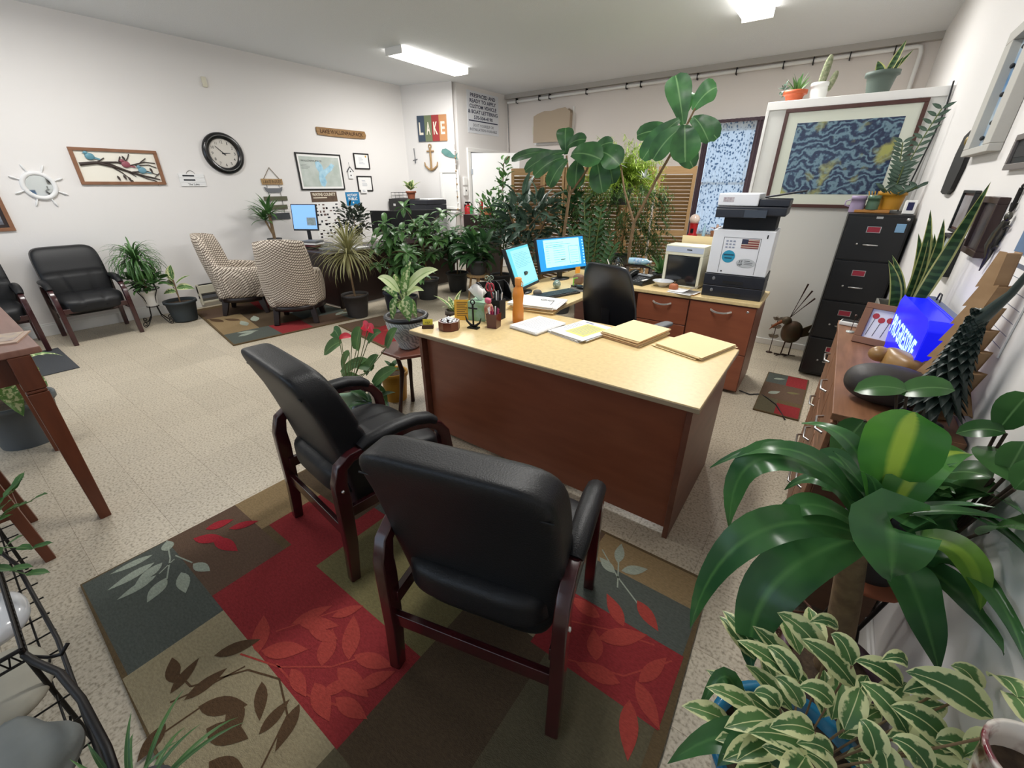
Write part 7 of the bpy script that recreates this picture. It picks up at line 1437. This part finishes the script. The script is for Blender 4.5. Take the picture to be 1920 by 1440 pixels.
# ================================================================ dark desk things
RZ = .7505
def win_c(t, s, M, w, h): MB().b2(w * .08, w * .44, -.0018, -.001, h * .2, h * .5, M).build('picture_window', mat('screen_photo', '6a7a70', noise=20, col2='a8b8c8', emit=.2), s)
monitor('monitor', 'computer screen with a blue page on the dark desk, left of the county poster', (-6.42, 3.36, .96), (-6.10, 3.56, .96), .36, .05, .03, mat('screen_soft_blue', '7fb0e8', rough=.3, emit=.7), stand=RZ, win=win_c)
for lab, x, y, rz_ in (('black computer monitor seen from behind on the dark desk, next to the notary sign', -5.72, 4.55, 205), ('second black monitor seen from behind, right of the bushy desk plant', -5.55, 5.0, 230)):
    t = T('monitor', lab, 'monitor', (x, y, RZ), rz_, 'monitors seen from behind'); MB().b2(-.29, .29, 0, .035, .1, .45).build('housing', M_blackmatte, t, bevel=.005); MB().b2(-.28, .28, -.002, 0, .115, .44).build('screen', mat('dark_display'), t); MB().b2(-.04, .04, .035, .06, .05, .3).build('stand_neck', M_black, t); MB().b2(-.12, .12, -.03, .12, 0, .012).build('stand_foot', M_black, t)
t = T('filing_cabinet', 'black filing cabinet in the back left corner carrying a wire tray and small plant', 'cabinet', (-6.70, 5.86, 0)); MB().b2(-.26, .26, -.27, .27, .02, 1.33).build('cabinet_body', M_fc, t, bevel=.004)
for k in range(4):
    d = MB().b2(-.24, .24, -.285, -.265, .045 + k * .32, .35 + k * .32).build('drawer', M_fc, t, bevel=.004); MB().b2(-.06, .06, -.30, -.285, .15 + k * .32, .165 + k * .32).build('handle', M_steel, d); MB().b2(-.12, -.06, -.288, -.285, .25 + k * .32, .29 + k * .32).build('label_card', M_paper, d)
t = T('copier', 'black and grey printer right of the black filing cabinet in the back left corner', 'printer', (-6.19, 5.86, 0)); MB().b2(-.22, .22, -.24, .24, 0, 1.02).build('lower_cabinet', mat('printer_grey', '8c8f8e', rough=.5), t, bevel=.005); MB().b2(-.23, .23, -.25, .25, 1.02, 1.24).build('printer_body', M_cb, t, bevel=.008); MB().b2(-.23, .23, -.25, .25, 1.245, 1.32).build('scanner_lid', M_cb, t, bevel=.008); MB().b2(.0, .22, -.2, .2, 1.32, 1.345).build('paper_tray', M_white, t, bevel=.006)
t = T('wire_tray', 'small wire letter tray on the black filing cabinet', 'tray', (-6.82, 5.78, 1.3305)); mb = MB()
for z in (.01, .06, .11):
    mb.tube([(-.11, -.14, z), (.11, -.14, z), (.11, .14, z), (-.11, .14, z), (-.11, -.14, z)], .003, 5)
for x in (-.11, 0, .11): mb.tube([(x, -.14, 0), (x, -.14, .11)], .0025, 5).tube([(x, .14, 0), (x, .14, .11)], .0025, 5)
mb.build('wire', M_iron, t)
t = T('terracotta_plant', 'small leafy plant in a terracotta pot on the black filing cabinet', 'potted plant', (-6.58, 5.82, 1.3305)); mb = MB(); rosette(mb, (0, 0, .14), 8, .24, .11, 30, 75, 1.0, 'ovate', seed=121); mb.build('leaves', LG['varieg'], t); pot(t, .085, .13, M_terra, rb=.06)
q = random.Random(15)
for k, (x, y, w, d, n, lab) in enumerate(((-5.55, 3.42, .3, .22, 5, 'loose white papers on the near corner of the dark desk'), (-5.9, 3.55, .25, .2, 8, 'taller stack of papers on the dark desk behind the tub chair'), (-5.45, 3.72, .26, .2, 3, 'flat papers on the dark desk in front of the cream plant pot'))):
    sheets('paper_stack', lab, (x, y, RZ), w, d, n, q.uniform(-20, 20), [M_paper, M_grey, M_paper], th=.006, jit=.02, seed=20 + k, group='paper piles on the dark desk')
t = T('desk_tray', 'dark letter tray with striped books beside the blue screen', 'tray', (-5.95, 3.35, RZ), 10)
for k in range(4): MB().b2(-.12, .12, -.09, .09, k * .028, k * .028 + .02, TM((0, 0, 0), 0, 0, k * 5)).build('book', (M_blackmatte, mat('maroon_book', '5a2830'), M_paper, M_grey)[k], t)
thing1('white_planter', 'small white pot with tiny grey foliage on the dark desk beside the dracaena', 'pot', MB().lathe([(.05, 0), (.06, .09), (.055, .09), (0, .02)], 20), M_white, (-6.50, 3.22, RZ))
t = T('filing_tower', 'dark square cabinet with cups on top beside the door', 'cabinet', (-5.05, 6.05, 0)); MB().b2(-.25, .25, -.22, .22, 0, 1.10).build('cabinet_body', M_wenge, t, bevel=.004); MB().b2(-.24, .24, -.225, -.22, .55, .56).build('door_gap', M_black, t)
t = T('foam_cups', 'white foam cup stack and a red stirrer tube by the door', 'cups', (-5.10, 6.0, 1.101)); MB().lathe([(.05, 0), (.045, .20), (.03, .24), (0, .24)], 18).build('cup_stack', M_white, t); MB().tube([(.08, 0, 0), (.09, 0, .22)], .022, 10).build('stirrer_tube', M_red, t)
thing1('small_crate', 'little orange wooden crate on the dark cabinet by the door', 'box', MB().b2(-.05, .05, -.05, .05, 0, .12), mat('orange_clay'), (-4.88, 6.0, 1.101))
# ================================================================ wire rack with stones, bottom left
t = T('wire_rack', 'black wire garden rack with stones on its shelf at the bottom left corner', 'rack', (-1.55, -.45, 0)); mb = MB()
for x, y, h in ((-1.0, .24, .44), (-1.0, -.3, .44), (.08, .24, .44), (.08, -.3, .44), (.62, .28, .34), (.62, -.3, .34)): MB().tube([(x, y, 0), (x, y, h)], .006, 8).build('post', M_iron, t)
mb = MB()
mb.tube([(-1.02, .20, .30), (-.68, .24, .30), (-.57, .262, .30), (-.06, .287, .30), (.30, .283, .30), (.62, .28, .30)], .006, 8)
mb.tube([(.08, .24, .42), (.135, .255, .42), (.22, .285, .42), (.35, .303, .42), (.52, .31, .41), (.62, .30, .36), (.62, .29, .3)], .009, 8)
mb.tube([(-1.0, -.3, .25), (.62, -.3, .25)], .006, 6).tube([(.08, .24, .44), (.08, -.3, .44)], .006, 6).tube([(.08, .24, .40), (.08, -.3, .40)], .004, 6); mb.build('rail', M_iron, t); mb = MB()
for i in range(17): x = -.98 + i * .1; mb.tube([(x, -.3, .245), (x, .285, .245)], .003, 5)
for y in (-.2, -.05, .1, .24): mb.tube([(-1.0, y, .239), (.62, y, .239)], .003, 5)
mb.build('shelf_grid', M_iron, t); mb = MB()
for i in range(48): x = -.99 + i * .022; mb.tube([(x, .242, .40), (x + .011, .242, .44)], .0018, 4).tube([(x + .011, .242, .44), (x + .022, .242, .40)], .0018, 4)
mb.tube([(-1.0, .242, .44), (.08, .242, .44)], .0045, 5).tube([(-1.0, .242, .40), (.08, .242, .40)], .0035, 5)
for i in range(24): y = .23 - i * .022; mb.tube([(.08, y, .40), (.08, y - .011, .44)], .002, 4).tube([(.08, y - .011, .44), (.08, y - .022, .40)], .002, 4)
mb.build('lattice', M_iron, t); MB().tube([(.08, .242, .41), (.12, .275, .40), (.16, .30, .42), (.145, .318, .43)], .005, 6).build('hook', M_iron, t)
for x0 in (.0, .25, .5): MB().tube([(x0, .26, .30), (x0 + .03, .24, .25)], .003, 5).build('brace', M_iron, t)
thing1('grey_rock', 'angular grey rock on the wire rack shelf at the bottom left', 'rock', MB().sbox((0, 0, .055), (.24, .19, .11), 3.6, 10, fn=lambda o: o * (1 + .25 * mnoise.noise(o * 11))), mat('grey_slate_rock', '7a7e7c', rough=.85, noise=6, col2='646866', bump=.6, bscale=30), (-1.235, -.30, .252), 30)
thing1('pale_stone', 'large flat beige stone on the wire rack behind the grey rock', 'rock', MB().sbox((0, 0, .03), (.30, .24, .06), 2.4, 9), mat('beige_stone', 'aaa596', rough=.8, noise=5, col2='8f8a7c'), (-1.56, -.31, .252))
thing1('white_dish', 'round white dish on the wire rack at the left picture edge', 'dish', MB().sbox((0, 0, .05), (.24, .22, .10), 2.4, 9), mat('white_ceramic'), (-1.86, -.30, .252))
t = T('holly_plant', 'sprigs of a toothed-leaf plant reaching in at the left picture edge above the wire rack', 'potted plant', (-2.15, -.30, .252)); mb = MB()
for a, b in (((0, .03, .15), (.10, .23, .30)), ((0, .03, .15), (.05, .15, .28)), ((.02, .05, .12), (.20, .17, .18)), ((.05, .0, .12), (.3, .14, .16)), ((0, .05, .15), (-.03, .2, .3))):
    p = bez(a, (V(a) + V(b)) / 2 + V((0, 0, .06)), b, 5); mb.tube(p, .002, 5)
    for c in p[2:]: mb.leaf(c, V(b) - V(a) + V((rnd.uniform(-.15, .15), rnd.uniform(-.1, .1), .0)), .075, .03, .4, 'ovate', n=6, wav=.06)
mb.build('foliage', LG['mid'], t); pot(t, .06, .12, M_darkpot)
# small clutter on the light desk and cords on the floor
t = T('phone_dock', 'lime green and black charging dock between the screens and the mouse', 'dock', (-1.70, 3.27, DZ), 70); MB().b2(-.03, .03, -.025, .025, 0, .015).build('base', M_black, t); MB().rail([(-.025, .0, .01), (-.025, 0, .075), (.02, 0, .075)], .008, .008, side=(0, 1, 0)).build('bracket', mat('lime_plastic', '8fd44c', rough=.4), t)
thing1('note_pad', 'small cream note pad lying under the smaller screen', 'note pad', MB().b2(-.045, .045, -.06, .06, 0, .012), M_manila, (-1.70, 2.66, DZ), 20)
thing1('grey_mouse_figure', 'little grey and brown stone figure beside the keyboard', 'ornament', MB().sbox((0, 0, .025), (.07, .05, .05), 2.3, 7), mat('pad_grey'), (-1.79, 2.80, DZ), 30)
thing1('remote_control', 'slim black remote on the side wing of the desk', 'remote', MB().b2(-.02, .02, -.07, .07, 0, .016), M_black, (-1.58, 3.42, DZ), 70, bevel=.003)
o = MB().tube([(-.30, 3.62, .012), (-.22, 3.60, .008), (-.15, 3.66, .008), (-.10, 3.60, .016), (-.02, 3.50, .018), (.06, 3.3, .008)], .005, 6).build('power_lead', M_black); o.location = (0, 0, 0); tag(o, 'black cord lying on the floor from the credenza towards the small mat', 'cord')
t = T('charger_box', 'small white power brick on the credenza between the fan and the phone', 'charger', (-1.47, 3.66, DZ), 15); MB().b2(-.03, .03, -.03, .03, 0, .03).build('brick', M_white, t, bevel=.004); MB().tube([(.0, .03, .015), (.02, .07, .006), (.0, .14, .004)], .003, 5).build('cable', M_white, t)
